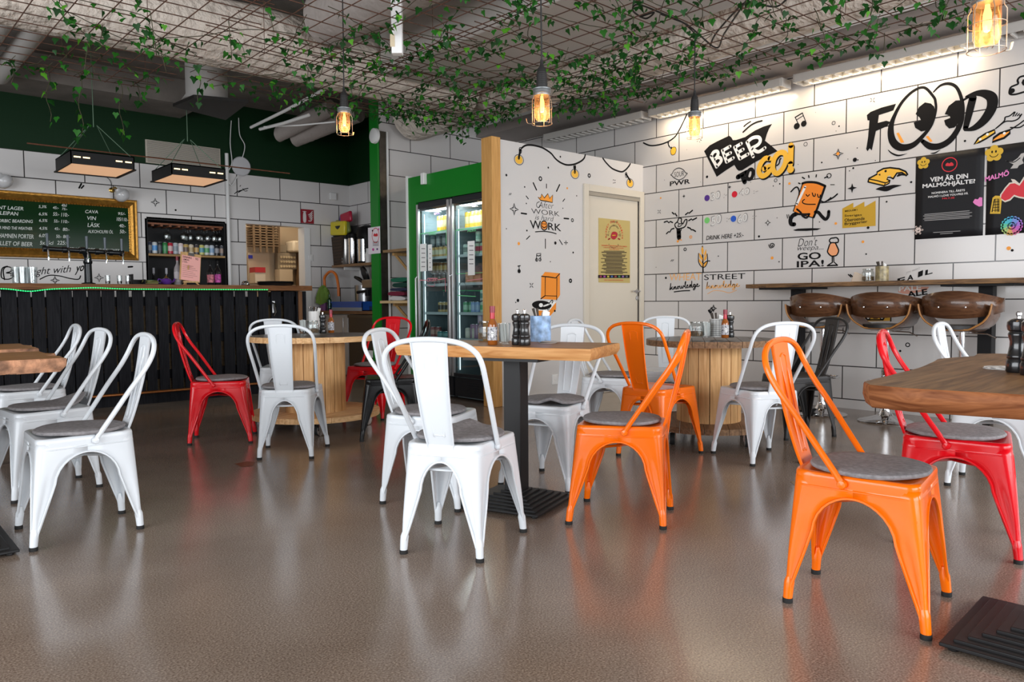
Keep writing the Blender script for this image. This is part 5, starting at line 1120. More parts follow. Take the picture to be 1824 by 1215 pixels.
tt = FO['tinpat']; m = MB()
for k in range(14):
    a = 2*PI*k/14; m.tube([(.0485*math.cos(a), .0485*math.sin(a), .008), (.0485*math.cos(a), .0485*math.sin(a), .12)], .0012, 4)
for j in range(9): m.tube([(.0487*math.cos(2*PI*k/24), .0487*math.sin(2*PI*k/24), .012+j*.013) for k in range(24)], .0011, 4, closed=True)
m.build('grid_print', mat('dark grid print', (.10, .10, .10), .6), tt)
Z = .786
place('mill', 1812, 663, Z, 'black pepper mill on the brown table at the right edge, beside the coaster', GM); place('mill', 1838, 668, Z, 'black pepper mill cut by the right edge of the picture', GM)
q = at(1784, 657, 2, Z); t = thing('coaster_stack', 'pale round coaster lying on the brown table at the right edge', 'coasters', (q.x, q.y, Z)); m = MB()
for k in range(2): m.lathe([(.048, k*.003), (.048, k*.003+.0022), (0, k*.003+.0022)], 26, (.008*k, 0, 0))
m.build('coasters', mat('printed pale card', (.52, .50, .48), .7, var=.7, vscale=70), t)
Z = 1.144
def place_y(kind, px, x, label, group, builder=None):
    if kind not in FO: FO[kind] = (builder or FP[kind])()
    q = at(px, 500, 0, x); o = put(FO[kind], FU.get(kind), (x, q.y, Z), 0, label, group); FU[kind] = 1
place_y('jar', 1546, 6.62, 'glass jar of brown seeds on the wall bar table', 'glass jars on the tables')
place_y('tinold', 1571, 6.62, 'old yellowish tin with dark handles on the wall bar table', None, lambda: make_cutlery((.30, .24, .12), 'old printed tin', .052, .125, True))
q = at(1527, 500, 0, 6.62); t = thing('paper_bag', 'small crumpled pale bag leaning beside the jar on the wall bar table', 'bag', (6.62, q.y, Z)); m = MB(); m.prism([(-.05, 0), (.06, 0), (.055, .05), (-.02, .085), (-.035, .04)], -.02, .02, M=Matrix(((0, 0, 1, 0), (-1, 0, 0, 0), (0, 1, 0, 0), (0, 0, 0, 1))).to_3x3()); m.build('bag', mat('pale kraft paper', (.60, .50, .40), .8), t, bevel=.006)
# sockets low on the partition
q = at(989, 676, 1, YP-.01); m = MB(); m.span((q.x-.04, YP-.014, q.z-.05), (q.x+.04, YP-.001, q.z+.05)); m.lathe([(.024, 0), (.026, .004)], 16, (q.x, YP-.014, q.z+.018), M=Matrix.Rotation(PI/2, 3, 'X')); tag(m.build('wall_socket', WHT, bevel=.003), 'white wall socket low on the mural partition', 'socket')
# worn patches in the floor
for i, (pts, c, l) in enumerate((([(418, 826), (440, 822), (455, 823), (450, 830), (430, 832)], (.14, .065, .030), 'small rusty brown patch in the floor in front of the left spool table'), ([(1408, 858), (1432, 855), (1440, 861), (1415, 864)], (.22, .14, .05), 'small yellowish patch in the floor left of the big orange chair'))):
    q = [at(a, b, 2, .0012) for a, b in pts]; m = MB(); m.add([Vector((p.x, p.y, .0012)) for p in q], [tuple(range(len(q)))]); tag(m.build('floor_patch', mat('floor patch %d' % i, c, .35)), l, 'floor patch')
# ================================================================== hanging rebar mesh, ivy, pendant lamps
REB = mat('rusty rebar', (.085, .036, .020), .75, var=.5, vscale=25)
ZG = 2.80
PAN = [(-.65, 2.10, .9, 6.85, .0, 'rusty wire mesh panel with ivy at the left, over the bar end'), (2.36, 4.40, 5.0, 6.40, .03, 'rusty wire mesh panel with ivy above the left spool table'), (1.95, 3.35, .9, 5.35, -.02, 'rusty wire mesh panel with ivy overhead left of the middle pendant'), (3.22, 5.56, .5, 5.12, .0, 'rusty wire mesh panel with ivy above the right tables'), (4.25, 4.98, 5.0, 6.44, .02, 'small end of rusty wire mesh with ivy in front of the cooler corner')]
for x0, x1, y0, y1, dz, l in PAN:
    m = MB(); x = x0+.06
    while x < x1: m.tube([(x, y0, ZG+dz), (x+.01, (y0+y1)/2, ZG+dz-.012), (x, y1, ZG+dz)], .0036, 5); x += .196
    y = y0+.05; k = 0
    while y < y1: k += 1; m.tube([(x0-.03*(k % 3), y, ZG+dz+.008), ((x0+x1)/2, y, ZG+dz-.006), (x1+.04*((k+1) % 3), y, ZG+dz+.008)], .0036, 5); y += .184
    tag(m.build('wire_mesh_panel', REB), l, 'wire mesh', 'hanging wire mesh panels')
m = MB()
for x, y in ((1.6, 3), (1.6, 5.2), (2.42, 5.3), (3.4, 4.6), (3.4, 2.5), (2.0, 6.6), (.62, 4), (4.85, 4.4), (4.85, 2.2)): m.tube([(x, y, ZG), (x, y, CEIL)], .0022, 5)
tag(m.build('suspension_wires', REB), 'thin wires holding the mesh panels up to the ceiling', 'wire', kind='stuff')
LFD = [mat('dark ivy leaf', (.006, .048, .006), .5, spec=.2), mat('ivy leaf', (.016, .115, .009), .5, spec=.2), mat('young ivy leaf', (.075, .27, .016), .5, spec=.2), mat('ivy stem', (.05, .045, .02), .7)]
LEAF = [(0, 0), (.30, -.13), (.52, .18), (.30, .40), (0, 1.0), (-.30, .40), (-.52, .18), (-.30, -.13)]
def leaf(m, p, size, young=0.0):
    a = rnd.uniform(0, 2*PI); tilt_ = rnd.uniform(.35, 1.35)
    M = Matrix.Rotation(a, 3, 'Z') @ Matrix.Rotation(-PI/2+(PI/2-tilt_)*.8, 3, 'X') @ Matrix.Rotation(rnd.uniform(-.5, .5), 3, 'Y')
    vs = [Vector(p)+M @ Vector((x*size, y*size, -.22*abs(x)*size-(.10*y*y*size))) for x, y in LEAF] + [Vector(p)+M @ Vector((0, .32*size, 0))]
    r = rnd.random(); k = 2 if r < .09+young else (1 if r < .46+young*.4 else 0)
    m.add(vs, [(i, (i+1) % 8, 8) for i in range(8)], k)
def inpan(x, y): return any(a <= x <= b and c <= y <= d for a, b, c, d, _, _ in PAN)
def strand(m, p, d, n, step, drop=0, dens=1.0, young=0.0, size=.041):
    p = Vector(p); d = Vector(d).normalized(); pts = [p.copy()]
    for i in range(n):
        d = (d+Vector((rnd.uniform(-.35, .35), rnd.uniform(-.35, .35), 0))).normalized()
        p = p+d*step+Vector((0, 0, -drop*rnd.uniform(.3, 1.6))); p.z = max(p.z, 2.35) if drop == 0 else p.z
        if drop == 0 and not inpan(p.x, p.y): break
        if drop == 0: p.z = ZG+.02*noise.noise(p*2)-.01
        pts.append(p.copy())
        for _ in range(2):
            if rnd.random() < dens*.8:
                o = Vector((rnd.uniform(-.045, .045), rnd.uniform(-.045, .045), rnd.uniform(-.075, .015))); leaf(m, p+o, size*rnd.uniform(.75, 1.3), young)
    m.tube(pts, .0028, 4, 3)
m = MB(); c = 0; rnd.seed(5)
while c < 215:
    x, y = rnd.uniform(-.5, 5.5), rnd.uniform(.9, 6.7)
    if not inpan(x, y) or (x < 2.3 and rnd.random() < .62): continue
    c += 1; along = rnd.random()
    strand(m, (x, y, ZG), (1, .2, 0) if along < .45 else ((.15, 1, 0) if along < .85 else (rnd.uniform(-1, 1), rnd.uniform(-1, 1), 0)), rnd.randint(7, 15), .085, 0, .82)
for x, y, dx, dy, n in ((3.3, 6.38, 1, 0, 16), (4.3, 6.4, 1, 0, 9), (2.5, 6.3, 1, .05, 12), (5.0, 4.9, 0, -1, 12), (5.5, 4.0, 0, -1, 16), (5.5, 2.6, 0, -1, 16), (4.95, 6.3, 0, -1, 14), (3.3, 5.0, .1, -1, 16), (5.2, 3.8, .1, -1, 18), (4.4, 5.9, 1, -.3, 8), (3.6, 5.9, 1, -.2, 10)):
    strand(m, (x, y, ZG), (dx, dy, 0), n, .085, 0, 1.0)
for i in range(70):                                                    # short tails that hang through the mesh
    x, y = rnd.uniform(-.4, 5.5), rnd.uniform(1.5, 6.6)
    if inpan(x, y): strand(m, (x, y, ZG), (rnd.uniform(-1, 1), rnd.uniform(-1, 1), 0), rnd.randint(2, 4), .02, .05, .9)
iv = m.build('ivy_foliage', LFD, fix=False, sharp=180); tag(iv, 'tangle of green ivy trailing over the hanging wire mesh', 'ivy', kind='stuff')
def trail(x, y, z0, z1, label, young=.25, n=None, wob=.02):
    m = MB(); n = n or int((z0-z1)/.05); pts = []
    for i in range(n+1):
        p = Vector((x+wob*math.sin(i*1.1), y+wob*math.cos(i*.8), z0+(z1-z0)*i/n)); pts.append(p)
        for _ in range(2):
            if rnd.random() < .8: leaf(m, p+Vector((rnd.uniform(-.045, .045), rnd.uniform(-.045, .045), 0)), .052*rnd.uniform(.8, 1.2), young)
    m.tube(pts, .0028, 4, 3)
    if z0 == ZG: m.tube([(x-.14, y+.01, ZG+.004), (x, y, ZG), (x+.14, y-.01, ZG+.004)], .003, 4, 3); m.tube([(x+.01, y-.14, ZG+.004), (x, y, ZG), (x-.01, y+.14, ZG+.004)], .003, 4, 3)
    tag(m.build('ivy_trail', LFD, fix=False, sharp=180), label, 'ivy', 'hanging ivy trails')
q = at(352, 90, 1, 6.0); trail(q.x, 6.0, ZG, at(352, 185, 1, 6.0).z, 'long ivy trail hanging in front of the white cylinder', .4)
for px, y0, y1, l in ((142, 110, 245, 'bright ivy trail hanging against the dark green wall, left of the heater chains'), (214, 100, 240, 'ivy trail hanging against the green wall right of the heater chains'), (85, 130, 215, 'short ivy trail at the left against the dark green wall'), (245, 120, 180, 'short ivy trail nearest the black extractor'), (20, 20, 150, 'ivy trail at the upper left corner in front of the round ducts')):
    trail(at(px, 150, 1, 6.7).x, 6.7, ZG, at(px, y1, 1, 6.7).z, l, .25)
# ------------------------------------------------------------------ caged pendant lamps
AMBG = glass('amber lamp glass', (1.0, .70, .42), .12)
_n = AMBG.node_tree; _o = [n for n in _n.nodes if n.type == 'OUTPUT_MATERIAL'][0]; _t = _n.nodes.new('ShaderNodeBsdfTranslucent'); _t.inputs[0].default_value = (1, .55, .26, 1)
_x = _n.nodes.new('ShaderNodeMixShader'); _x.inputs[0].default_value = .10; _n.links.new(_o.inputs[0].links[0].from_socket, _x.inputs[1]); _n.links.new(_t.outputs[0], _x.inputs[2]); _n.links.new(_x.outputs[0], _o.inputs[0])
CAGE = mat('plated cage wire', (.62, .50, .38), .3, metal=.9)
ZINC = mat('zinc collar', (.38, .40, .41), .38, metal=.8)
def make_pendant():
    t = thing('pendant_lamp', 'x', 'lamp')                              # origin at the bottom of the cage
    m = MB(); m.lathe([(.026, .175), (.041, .178), (.041, .186), (.045, .188), (.043, .192), (.046, .197), (.043, .202), (.046, .207), (.042, .212), (.048, .214), (.048, .219), (.022, .221)], 26); m.build('collar', ZINC, t)
    m = MB(); m.lathe([(.030, .22), (.028, .25), (.026, .30), (.022, .345), (.010, .36), (.007, .40)], 20)
    for k in range(7): m.lathe([(.0285-.0006*k, .245+k*.012), (.0295-.0006*k, .248+k*.012), (.0285-.0006*k, .251+k*.012)], 18)
    m.build('handle', mat('black rubber grip', (.014, .013, .013), .6), t)
    m = MB(); m.lathe([(.038, .178), (.038, .06), (.036, .045), (.030, .030), (.016, .024), (0, .022)], 24); lab(m.build('jar', AMBG, t), 'amber glass jar')
    m = MB(); m.lathe([(0, .072), (.009, .078), (.0125, .10), (.012, .14), (.007, .165), (.007, .176)], 18); m.build('bulb', mat('glowing filament bulb', (1, .62, .25), .3, emit=3.2), t)
    m = MB()
    for k in range(6):
        a = 2*PI*k/6+.3; u = Vector((math.cos(a), math.sin(a), 0)); m.tube([u*.044+Vector((0, 0, .178)), u*.044+Vector((0, 0, .165)), u*.052+Vector((0, 0, .148)), u*.052+Vector((0, 0, .004)), u*.040+Vector((0, 0, .0))], .0016, 6)
    for z in (.10, .004): m.tube([Vector((.0525*math.cos(2*PI*k/28), .0525*math.sin(2*PI*k/28), z)) for k in range(28)], .0016, 6, closed=True)
    for s in (-.003, .003): m.tube(smooth([(.05, s, .005), (.072, s, .008), (.078, s, .02), (.081, s, .038)], 4), .0015, 6)
    m.build('cage', CAGE, t)
    for ch in t.children: 
        ch.data.transform(Matrix.Diagonal((1, 1, .81, 1)))
        for cc in ch.children: cc.data.transform(Matrix.Diagonal((1, 1, .81, 1)))
    l = bpy.data.lights.new('bulb', 'POINT'); l.energy = 1.6; l.color = (1, .66, .34); l.shadow_soft_size = .03
    lo = bpy.data.objects.new('bulb_light', l); COL.objects.link(lo); lo.parent = t; lo.location = (0, 0, .055)
    return t
def cord(t, z0, top, pts=None):
    m = MB(); m.tube(pts or [(0, 0, .318), (.004, 0, (top-z0)/2), (0, 0, top-z0)], .0042, 8); m.build('cord', mat('black cable', (.010, .010, .010), .5), t)
proto = make_pendant()
for i, (pxt, pyb, pyt, dd, rot, l) in enumerate(((965.5, 222, 171, 3.86, 2.4, 'lit caged pendant lamp in the middle of the picture, above the oak table'), (614, 240, 198, 5.2, .2, 'lit caged pendant lamp hanging above the left spool table'), (1237, 247, 205, 5.2, .9, 'lit caged pendant lamp in front of the BEER TO GO mural'), (1757, 93, 14, 2.32, -.7, 'large lit caged pendant lamp nearest us at the upper right corner'))):
    o = proto if i == 0 else dup(proto)
    if i: 
        for ch in list(o.children):
            if ch.name.startswith('cord'): bpy.data.objects.remove(ch)
    P = EYE+(FWD+RGT*((pxt-912)/FPX)+UPV*((607.5-pyb)/FPX))*dd
    o.location = P; o.rotation_euler = (0, 0, rot); o['label'] = l; o['group'] = 'caged pendant lamps'
    P_ = P
for i, o in enumerate([o for o in bpy.data.objects if o.name.startswith('pendant_lamp')]):
    if i == 2: cord(o, o.location.z, CEIL, [(0, 0, .318), (.003, 0, .45), (0, 0, ZG-o.location.z-.0)]+[(0, 0, ZG-o.location.z+.01), (-.08, .10, ZG-o.location.z+.05), (-.25, .3, ZG-o.location.z+.04)])
    else: cord(o, o.location.z, CEIL-.01)
m = MB(); a = [at(x, y, 2, ZG+.03) for x, y in ((1330, 0), (1290, 60), (1275, 85), (1225, 45), (1170, 20), (1135, 8), (1128, 20), (1150, 33), (1165, 22), (1140, 30))]
m.tube(smooth(a, 6), .006, 6); m.tube(smooth([at(x, y, 2, ZG+.03) for x, y in ((1400, 0), (1380, 12), (1330, 5), (1310, 20), (1275, 60), (1265, 82))], 6), .006, 6)
tag(m.build('cable', mat('black cable', (.010, .010, .010), .5)), 'black electric cable looping over the wire mesh above the right pendant', 'cable')
# hanging white box fitting and junction box
P = EYE+(FWD+RGT*((708-912)/FPX)+UPV*((607.5-97)/FPX))*5.0; t = thing('hanging_post', 'white vertical square post hanging from the ceiling beside the ivy', 'post', (P.x, P.y, P.z), -YAW); m = MB(); m.span((-.035, -.03, 0), (.035, .03, CEIL-P.z)); m.build('post', WHT, t, bevel=.004); m = MB(); m.span((-.042, -.034, .04), (-.012, -.028, .12)); m.build('label_plate', mat('cream plastic', (.62, .52, .36), .5), t)
P = at(141, 52, 2, 3.0); m = MB(); m.lathe([(.06, 0), (.06, .05), (0, .05)], 20, (P.x, P.y, 2.98)); m.tube([(P.x, P.y, 3.03), (P.x, P.y, CEIL)], .02, 8); tag(m.build('ceiling_fitting', WHT), 'small white round ceiling fitting among the ivy at the upper left', 'fitting')
# ================================================================== murals and posters
RW = dict(axis=0, val=XR, right=(0, -1, 0), normal=(-1, 0, 0))
cA, cB, cC, cD, cE = (1130, 150), (1474, 90), (1130, 370), (1474, 270), (1474, 480)
def R_(c): return Decal(RW['axis'], RW['val'], RW['right'], RW['normal'], c)
YB_ = mat('yellow ochre marker', (.78, .46, .04), .5)
def mural(D, name, label): return lab(D.build(name, D_wall), label)
D_wall = wall_r
# --- garland cord and bulb, sour lemon
D = R_(cA); D.line([(85, 545), (150, 570), (240, 560), (320, 530), (380, 485), (420, 420), (455, 350), (487, 282)], .016, INK); D.poly([(335, 620), (350, 590), (380, 585), (388, 615), (375, 650), (345, 655)], AMB, sm=3); D.line([(335, 620), (350, 590), (380, 585), (388, 615), (375, 650), (345, 655), (335, 620)], .006, INK); D.line([(315, 545), (325, 575), (345, 592)], .02, INK); D.line([(322, 552), (338, 585)], .008, WHT)
mural(D, 'mural_bulb', 'painted black cord with a yellow bulb')
D = R_(cA); D.line([(338, 842), (352, 830), (370, 798), (412, 778), (455, 795), (475, 822), (492, 828), (478, 845), (455, 872), (412, 888), (370, 870), (352, 852)], .008, INK, closed=True); D.text('SOUR', (372, 865), (462, 850), (372, 818), INK, bold=-.005); D.text('PWR', (330, 948), (518, 922), (330, 905), INK, bold=.02); mural(D, 'mural_lemon', 'painted lemon with the words SOUR PWR')
# --- BEER TO GO
D = R_(cA); D.poly([(648, 622), (700, 568), (770, 530), (880, 478), (900, 492), (915, 520), (945, 518), (1030, 490), (1120, 430), (1195, 395), (1280, 368), (1250, 415), (1228, 470), (1213, 525), (1270, 570), (1330, 622), (1230, 668), (1120, 725), (1000, 800), (970, 804), (952, 790), (928, 750), (850, 800), (765, 860)], INK)
for st_ in ([(714, 672), (765, 768)], [(712, 672), (735, 632), (765, 622), (778, 640), (768, 672), (742, 702)], [(742, 702), (775, 680), (803, 690), (803, 720), (763, 768)], [(818, 615), (857, 722)], [(818, 618), (888, 578)], [(836, 668), (893, 638)], [(857, 722), (918, 685)], [(932, 585), (980, 692)], [(932, 588), (992, 552)], [(955, 638), (1010, 606)], [(980, 692), (1055, 650)], [(1048, 540), (1103, 672)], [(1046, 540), (1095, 500), (1150, 492), (1170, 520), (1150, 560), (1082, 598)], [(1092, 598), (1150, 628), (1212, 592)]):
    D.line(st_, .034, WHT, sm=0 if len(st_) == 2 else 5)
D.line([(962, 862), (1045, 818)], .05, INK); D.line([(1000, 840), (1025, 908)], .048, INK); D.line([(1045, 850), (1060, 805), (1085, 790), (1103, 810), (1095, 860), (1072, 882), (1050, 875)], .036, INK, closed=True)
for off, mt in ((14, INK), (0, AMB)):
    o_ = lambda p: [(x+off*.7, y+off) for x, y in p]
    D.line(o_([(1258, 690), (1215, 690), (1175, 735), (1155, 800), (1172, 845), (1205, 850), (1248, 815), (1262, 762), (1205, 785)]), .05, mt); D.line(o_([(1285, 770), (1300, 690), (1345, 638), (1395, 640), (1408, 690), (1390, 760), (1345, 820), (1305, 822)]), .05, mt, closed=True); D.line(o_([(1455, 568), (1450, 740)]), .055, mt); D.dot(1450+off*.7, 790+off, .035, mt)
D.line([(1010, 445), (1070, 390), (1130, 355), (1185, 340)], .016, INK); D.line([(1018, 392), (1045, 368), (1080, 347)], .012, INK); D.line([(1325, 755), (1345, 735), (1352, 700), (1362, 690)], .014, INK)
mural(D, 'mural_beer', 'painted black banner reading BEER with TO GO! below')
# --- notes and scattered marks
D = R_(cA); D.dot(1508, 390, .030, INK); D.dot(1573, 367, .028, INK); D.line([(1530, 385), (1493, 308)], .008, INK); D.line([(1596, 360), (1560, 268)], .008, INK); D.line([(1493, 308), (1560, 268)], .012, INK); D.line([(1506, 332), (1568, 292)], .008, INK); mural(D, 'mural_notes', 'painted pair of music notes')
D = R_(cA)
for x, y, r in ((675, 860, .022), (1740, 727, .012), (1520, 745, .006), (280, 890, .006), (487, 608, .005), (1683, 262, .005), (1350, 925, .012), (1290, 945, .009), (615, 908, .005), (1080, 912, .006)): D.dot(x, y, r*.62, INK)
for x, y, r in ((1590, 557, .028), (1312, 893, .024)): D.ring(x, y, r*.62, .005, INK)
D.dot(245, 1057, .010, ORG); D.dot(1440, 922, .012, ORG)
for x, y in ((460, 1040), (885, 955)): D.star(x, y, .022, INK)
for dx, dy in ((-12, -14), (12, -14), (-12, 14), (12, 14)): D.line([(231+dx, 1184+dy), (231+dx*.4, 1184+dy*.4)], .006, INK)
for a in range(5): D.line([(600+14*math.cos(a*1.2), 520+12*math.sin(a*1.2)), (600+24*math.cos(a*1.2), 520+20*math.sin(a*1.2))], .005, INK)
D.crop = cB
for x, y, r in ((108, 703, .012), (80, 748, .006), (277, 905, .008), (255, 1015, .030), (283, 1016, .010), (445, 1022, .007), (190, 1008, .006), (240, 1092, .014), (205, 1118, .008), (1277, 840, .014)): D.dot(x, y, r*.62, INK)
D.ring(58, 673, .015, .005, INK); D.ring(15, 1163, .02, .008, INK)
D.star(100, 962, .046, INK, w=.010); D.dot(98, 958, .014, ORG)
for dx, dy in ((-20, -18), (18, -20), (-22, 14), (18, 16)): D.line([(420+dx, 462+dy), (420+dx*.4, 462+dy*.4)], .005, INK)
D.crop = cD; D.star(230, 340, .044, INK); D.dot(78, 668, .012, ORG); D.dot(378, 707, .012, INK); D.dot(550, 466, .008, INK); D.dot(778, 284, .009, INK); D.dot(330, 838, .012, ORG); D.dot(360, 952, .007, INK); D.dot(1683, 898, .015, ORG); D.dot(1716, 917, .010, INK); D.line([(30, 308), (65, 308)], .007, INK)
for dx in (0, 18): D.line([(195+dx, 1142), (220+dx, 1165)], .010, INK)
D.crop = cC; D.star(1240, 140, .028, INK, w=.008); D.dot(1240, 140, .008, WHT)
for x, y, r in ((1158, 267, .018), (1326, 95, .007), (781, 450, .010), (203, 553, .007), (1345, 502, .010), (294, 652, .020), (1720, 133, .008)): D.dot(x, y, r*.62, INK)
D.ring(472, 387, .015, .008, INK); D.dot(1280, 467, .015, ORG); D.ring(525, 272, .013, .008, ORG); D.dot(405, 312, .014, ORG); D.dot(436, 300, .008, ORG); D.dot(422, 298, .006, ORG)
D.line([(1250, 345), (1262, 372), (1290, 365), (1300, 345), (1285, 332), (1265, 340), (1268, 358), (1282, 358), (1284, 346)], .009, INK)
for dx in (0, 14): D.line([(340+dx, 498), (352+dx, 482)], .006, INK)
for dx in (0, 16): D.line([(1418+dx, 65), (1424+dx, 98)], .007, INK)
D.line([(45+0, 0), (45, 0)], .001, INK) if False else None
mural(D, 'mural_marks', 'small painted dots, stars and rings')
# --- price list
D = R_(cA); VIO = mat('violet dot', (.075, .02, .24), .4); REDM = mat('red dot', (.62, .008, .03), .4); GRD = mat('light green dot', (.18, .60, .16), .4); BLD = mat('blue dot', (.015, .10, .55), .4); GRL = mat('grey pencil outline', (.30, .29, .29), .6)
D.dot(675, 1057, .032, VIO); D.dot(930, 1022, .032, REDM)
D.text('30', (708, 1086), (800, 1060), (708, 1008), GRL); D.text(':-', (828, 1060), (858, 1046), (832, 1020), GRL); D.text('40', (970, 1042), (1072, 1022), (970, 974), GRL); D.text(':-', (1105, 1018), (1150, 1006), (1105, 990), GRL)
D.text('30', (717, 1078), (792, 1056), (717, 1016), PAPER, bold=-.012); D.text('40', (979, 1034), (1064, 1016), (979, 982), PAPER, bold=-.012)
D.crop = cC; D.dot(675, 118, .032, GRD); D.dot(920, 103, .032, BLD); D.text('50', (708, 176), (812, 140), (708, 85), GRL); D.text(':-', (855, 134), (890, 116), (857, 98), GRL); D.text('60', (955, 152), (1055, 126), (955, 68), GRL); D.text(':-', (1095, 108), (1135, 92), (1097, 76), GRL)
D.text('50', (717, 168), (803, 136), (717, 92), PAPER, bold=-.012); D.text('60', (964, 145), (1046, 122), (964, 75), PAPER, bold=-.012)
D.text('DRINK HERE +25:-', (667, 302), (1015, 272), (667, 262), INK, shear=.2, bold=.012); mural(D, 'mural_prices', 'painted price list with coloured dots')
# --- walking can
D = R_(cA); CANO = mat('can orange', (.86, .24, .015), .45)
D.poly([(1560, 930), (1605, 910), (1690, 915), (1770, 942), (1745, 1010), (1665, 1232), (1640, 1240), (1475, 1180), (1510, 1070)], CANO); D.line([(1560, 930), (1475, 1180), (1560, 1215), (1660, 1240)], .010, INK, sm=0); D.line([(1560, 922), (1605, 910), (1690, 914), (1770, 945)], .022, INK); D.line([(1772, 945), (1700, 1150), (1665, 1235)], .022, INK, sm=0); D.line([(1585, 955), (1508, 1115)], .024, WHT, sm=0)
D.line([(1595, 1025), (1610, 1040), (1625, 1025)], .010, INK); D.line([(1652, 1010), (1662, 1038), (1678, 1038), (1680, 1018)], .010, INK); D.line([(1700, 1022), (1708, 1048), (1722, 1048), (1726, 1028)], .010, INK); D.line([(1580, 1070), (1562, 1085), (1568, 1105), (1610, 1115), (1680, 1115)], .010, INK)
D.line([(1455, 998), (1490, 962), (1515, 958), (1530, 990), (1530, 1025)], .014, INK); D.line([(1725, 1080), (1760, 1095), (1800, 1075), (1824, 1055)], .014, INK); D.line([(1800, 1080), (1850, 1050), (1885, 1020)], .014, INK)
D.crop = cC
D.line([(1510, 15), (1545, 45), (1560, 75), (1595, 95), (1620, 75)], .018, INK); D.line([(1500, 60), (1470, 75), (1450, 110), (1455, 150), (1485, 155)], .040, INK); D.line([(1625, 60), (1580, 62), (1520, 60), (1490, 65)], .02, INK); D.line([(1680, 40), (1710, 45), (1740, 80), (1775, 108), (1800, 80), (1805, 35)], .030, INK); D.poly([(1472, 208), (1520, 195), (1640, 190), (1735, 192), (1700, 208), (1600, 216), (1500, 216)], INK)
D.crop = cA
for x, y, dx, dy in ((1560, 865, 20, 12), (1618, 848, 4, 18), (1690, 842, -2, 18), (1795, 858, -28, 12), (1525, 918, 14, 6)): D.line([(x, y), (x+dx, y+dy)], .012, INK)
mural(D, 'mural_can', 'painted orange can with legs walking')
# --- orange curved opener
D = R_(cD); D.poly([(378, 280), (385, 250), (460, 210), (460, 190), (520, 158), (580, 150), (665, 160), (725, 185), (745, 215), (735, 225), (690, 195), (645, 200), (610, 252), (585, 240), (585, 220), (560, 228), (552, 255), (578, 268), (572, 292), (527, 318)], ORG if False else AMB)
D.line([(378, 280), (385, 250), (460, 210), (460, 190), (520, 158), (580, 150), (665, 160), (725, 185), (745, 215), (735, 225), (690, 195), (645, 200), (610, 252)], .014, INK, sm=0); D.line([(610, 252), (585, 240), (560, 240), (552, 258), (580, 270), (572, 295), (527, 318), (378, 283)], .012, INK, sm=0); D.line([(382, 255), (460, 270), (540, 290), (580, 268)], .010, INK); D.line([(527, 318), (538, 290)], .008, INK); D.poly([(470, 215), (492, 205), (490, 225)], INK); D.poly([(640, 230), (660, 205), (700, 205), (730, 225), (690, 222), (650, 235)], INK); D.dot(540, 182, .010, INK)
D.line([(450, 350, .004), (490, 345, .03), (550, 345, .045), (610, 325, .03), (685, 314, .004)], 0, INK); mural(D, 'mural_opener', 'painted orange curved bottle opener')
# --- FOOD with eyes
D = R_(cB); D.poly([(365, 600), (400, 570), (500, 530), (637, 494), (612, 556), (540, 580), (478, 600), (468, 672), (545, 652), (582, 662), (555, 702), (450, 748), (412, 928), (392, 908), (372, 936), (360, 915), (378, 800), (390, 650), (372, 648)], INK)
D.line([(985, 430, 0.020), (900, 345, 0.022), (800, 375, 0.024), (700, 470, 0.026), (625, 600, 0.032), (588, 720, 0.048), (605, 840, 0.060), (680, 900, 0.060), (790, 880, 0.048), (880, 800, 0.034), (965, 690, 0.024), (1005, 560, 0.020), (1003, 480, 0.020)], 0, INK, closed=True, sm=6)
D.line([(985, 385, 0.012), (1050, 325, 0.020), (1130, 308, 0.024), (1200, 345, 0.024), (1245, 450, 0.026), (1256, 560, 0.030), (1230, 690, 0.040), (1150, 820, 0.048), (1050, 885, 0.052), (955, 890, 0.052), (880, 840, 0.032)], 0, INK, sm=6)
D.poly([(818, 590), (850, 525), (905, 482), (960, 492), (990, 520), (1000, 560), (988, 650), (930, 740), (870, 752), (815, 718), (800, 668), (870, 650), (855, 622)], INK); D.poly([(1088, 592), (1125, 515), (1190, 465), (1240, 462), (1262, 560), (1242, 640), (1180, 715), (1130, 725), (1095, 692), (1083, 648), (1140, 625), (1132, 602)], INK)
D.poly([(640, 768), (662, 762), (712, 852), (682, 858)], ORG); D.poly([(912, 800), (935, 792), (976, 842), (955, 850)], ORG)
D.line([(1290, 430, 0.020), (1380, 398, 0.040), (1460, 400, 0.060), (1525, 440, 0.076), (1525, 530, 0.076), (1460, 640, 0.068), (1370, 715, 0.048), (1275, 742, 0.012)], 0, INK, sm=6); D.line([(1350, 440, 0.056), (1320, 560, 0.056), (1282, 722, 0.040)], 0, INK); D.line([(1255, 465), (1310, 432)], .018, INK)
D.line([(565, 925, 0.006), (600, 955, 0.012), (660, 975, 0.014), (740, 957, 0.002)], 0, INK); D.line([(960, 955, 0.006), (1000, 950, 0.012), (1048, 922, 0.002)], 0, INK); mural(D, 'mural_food', 'painted black lettering FOOD with two eyes')
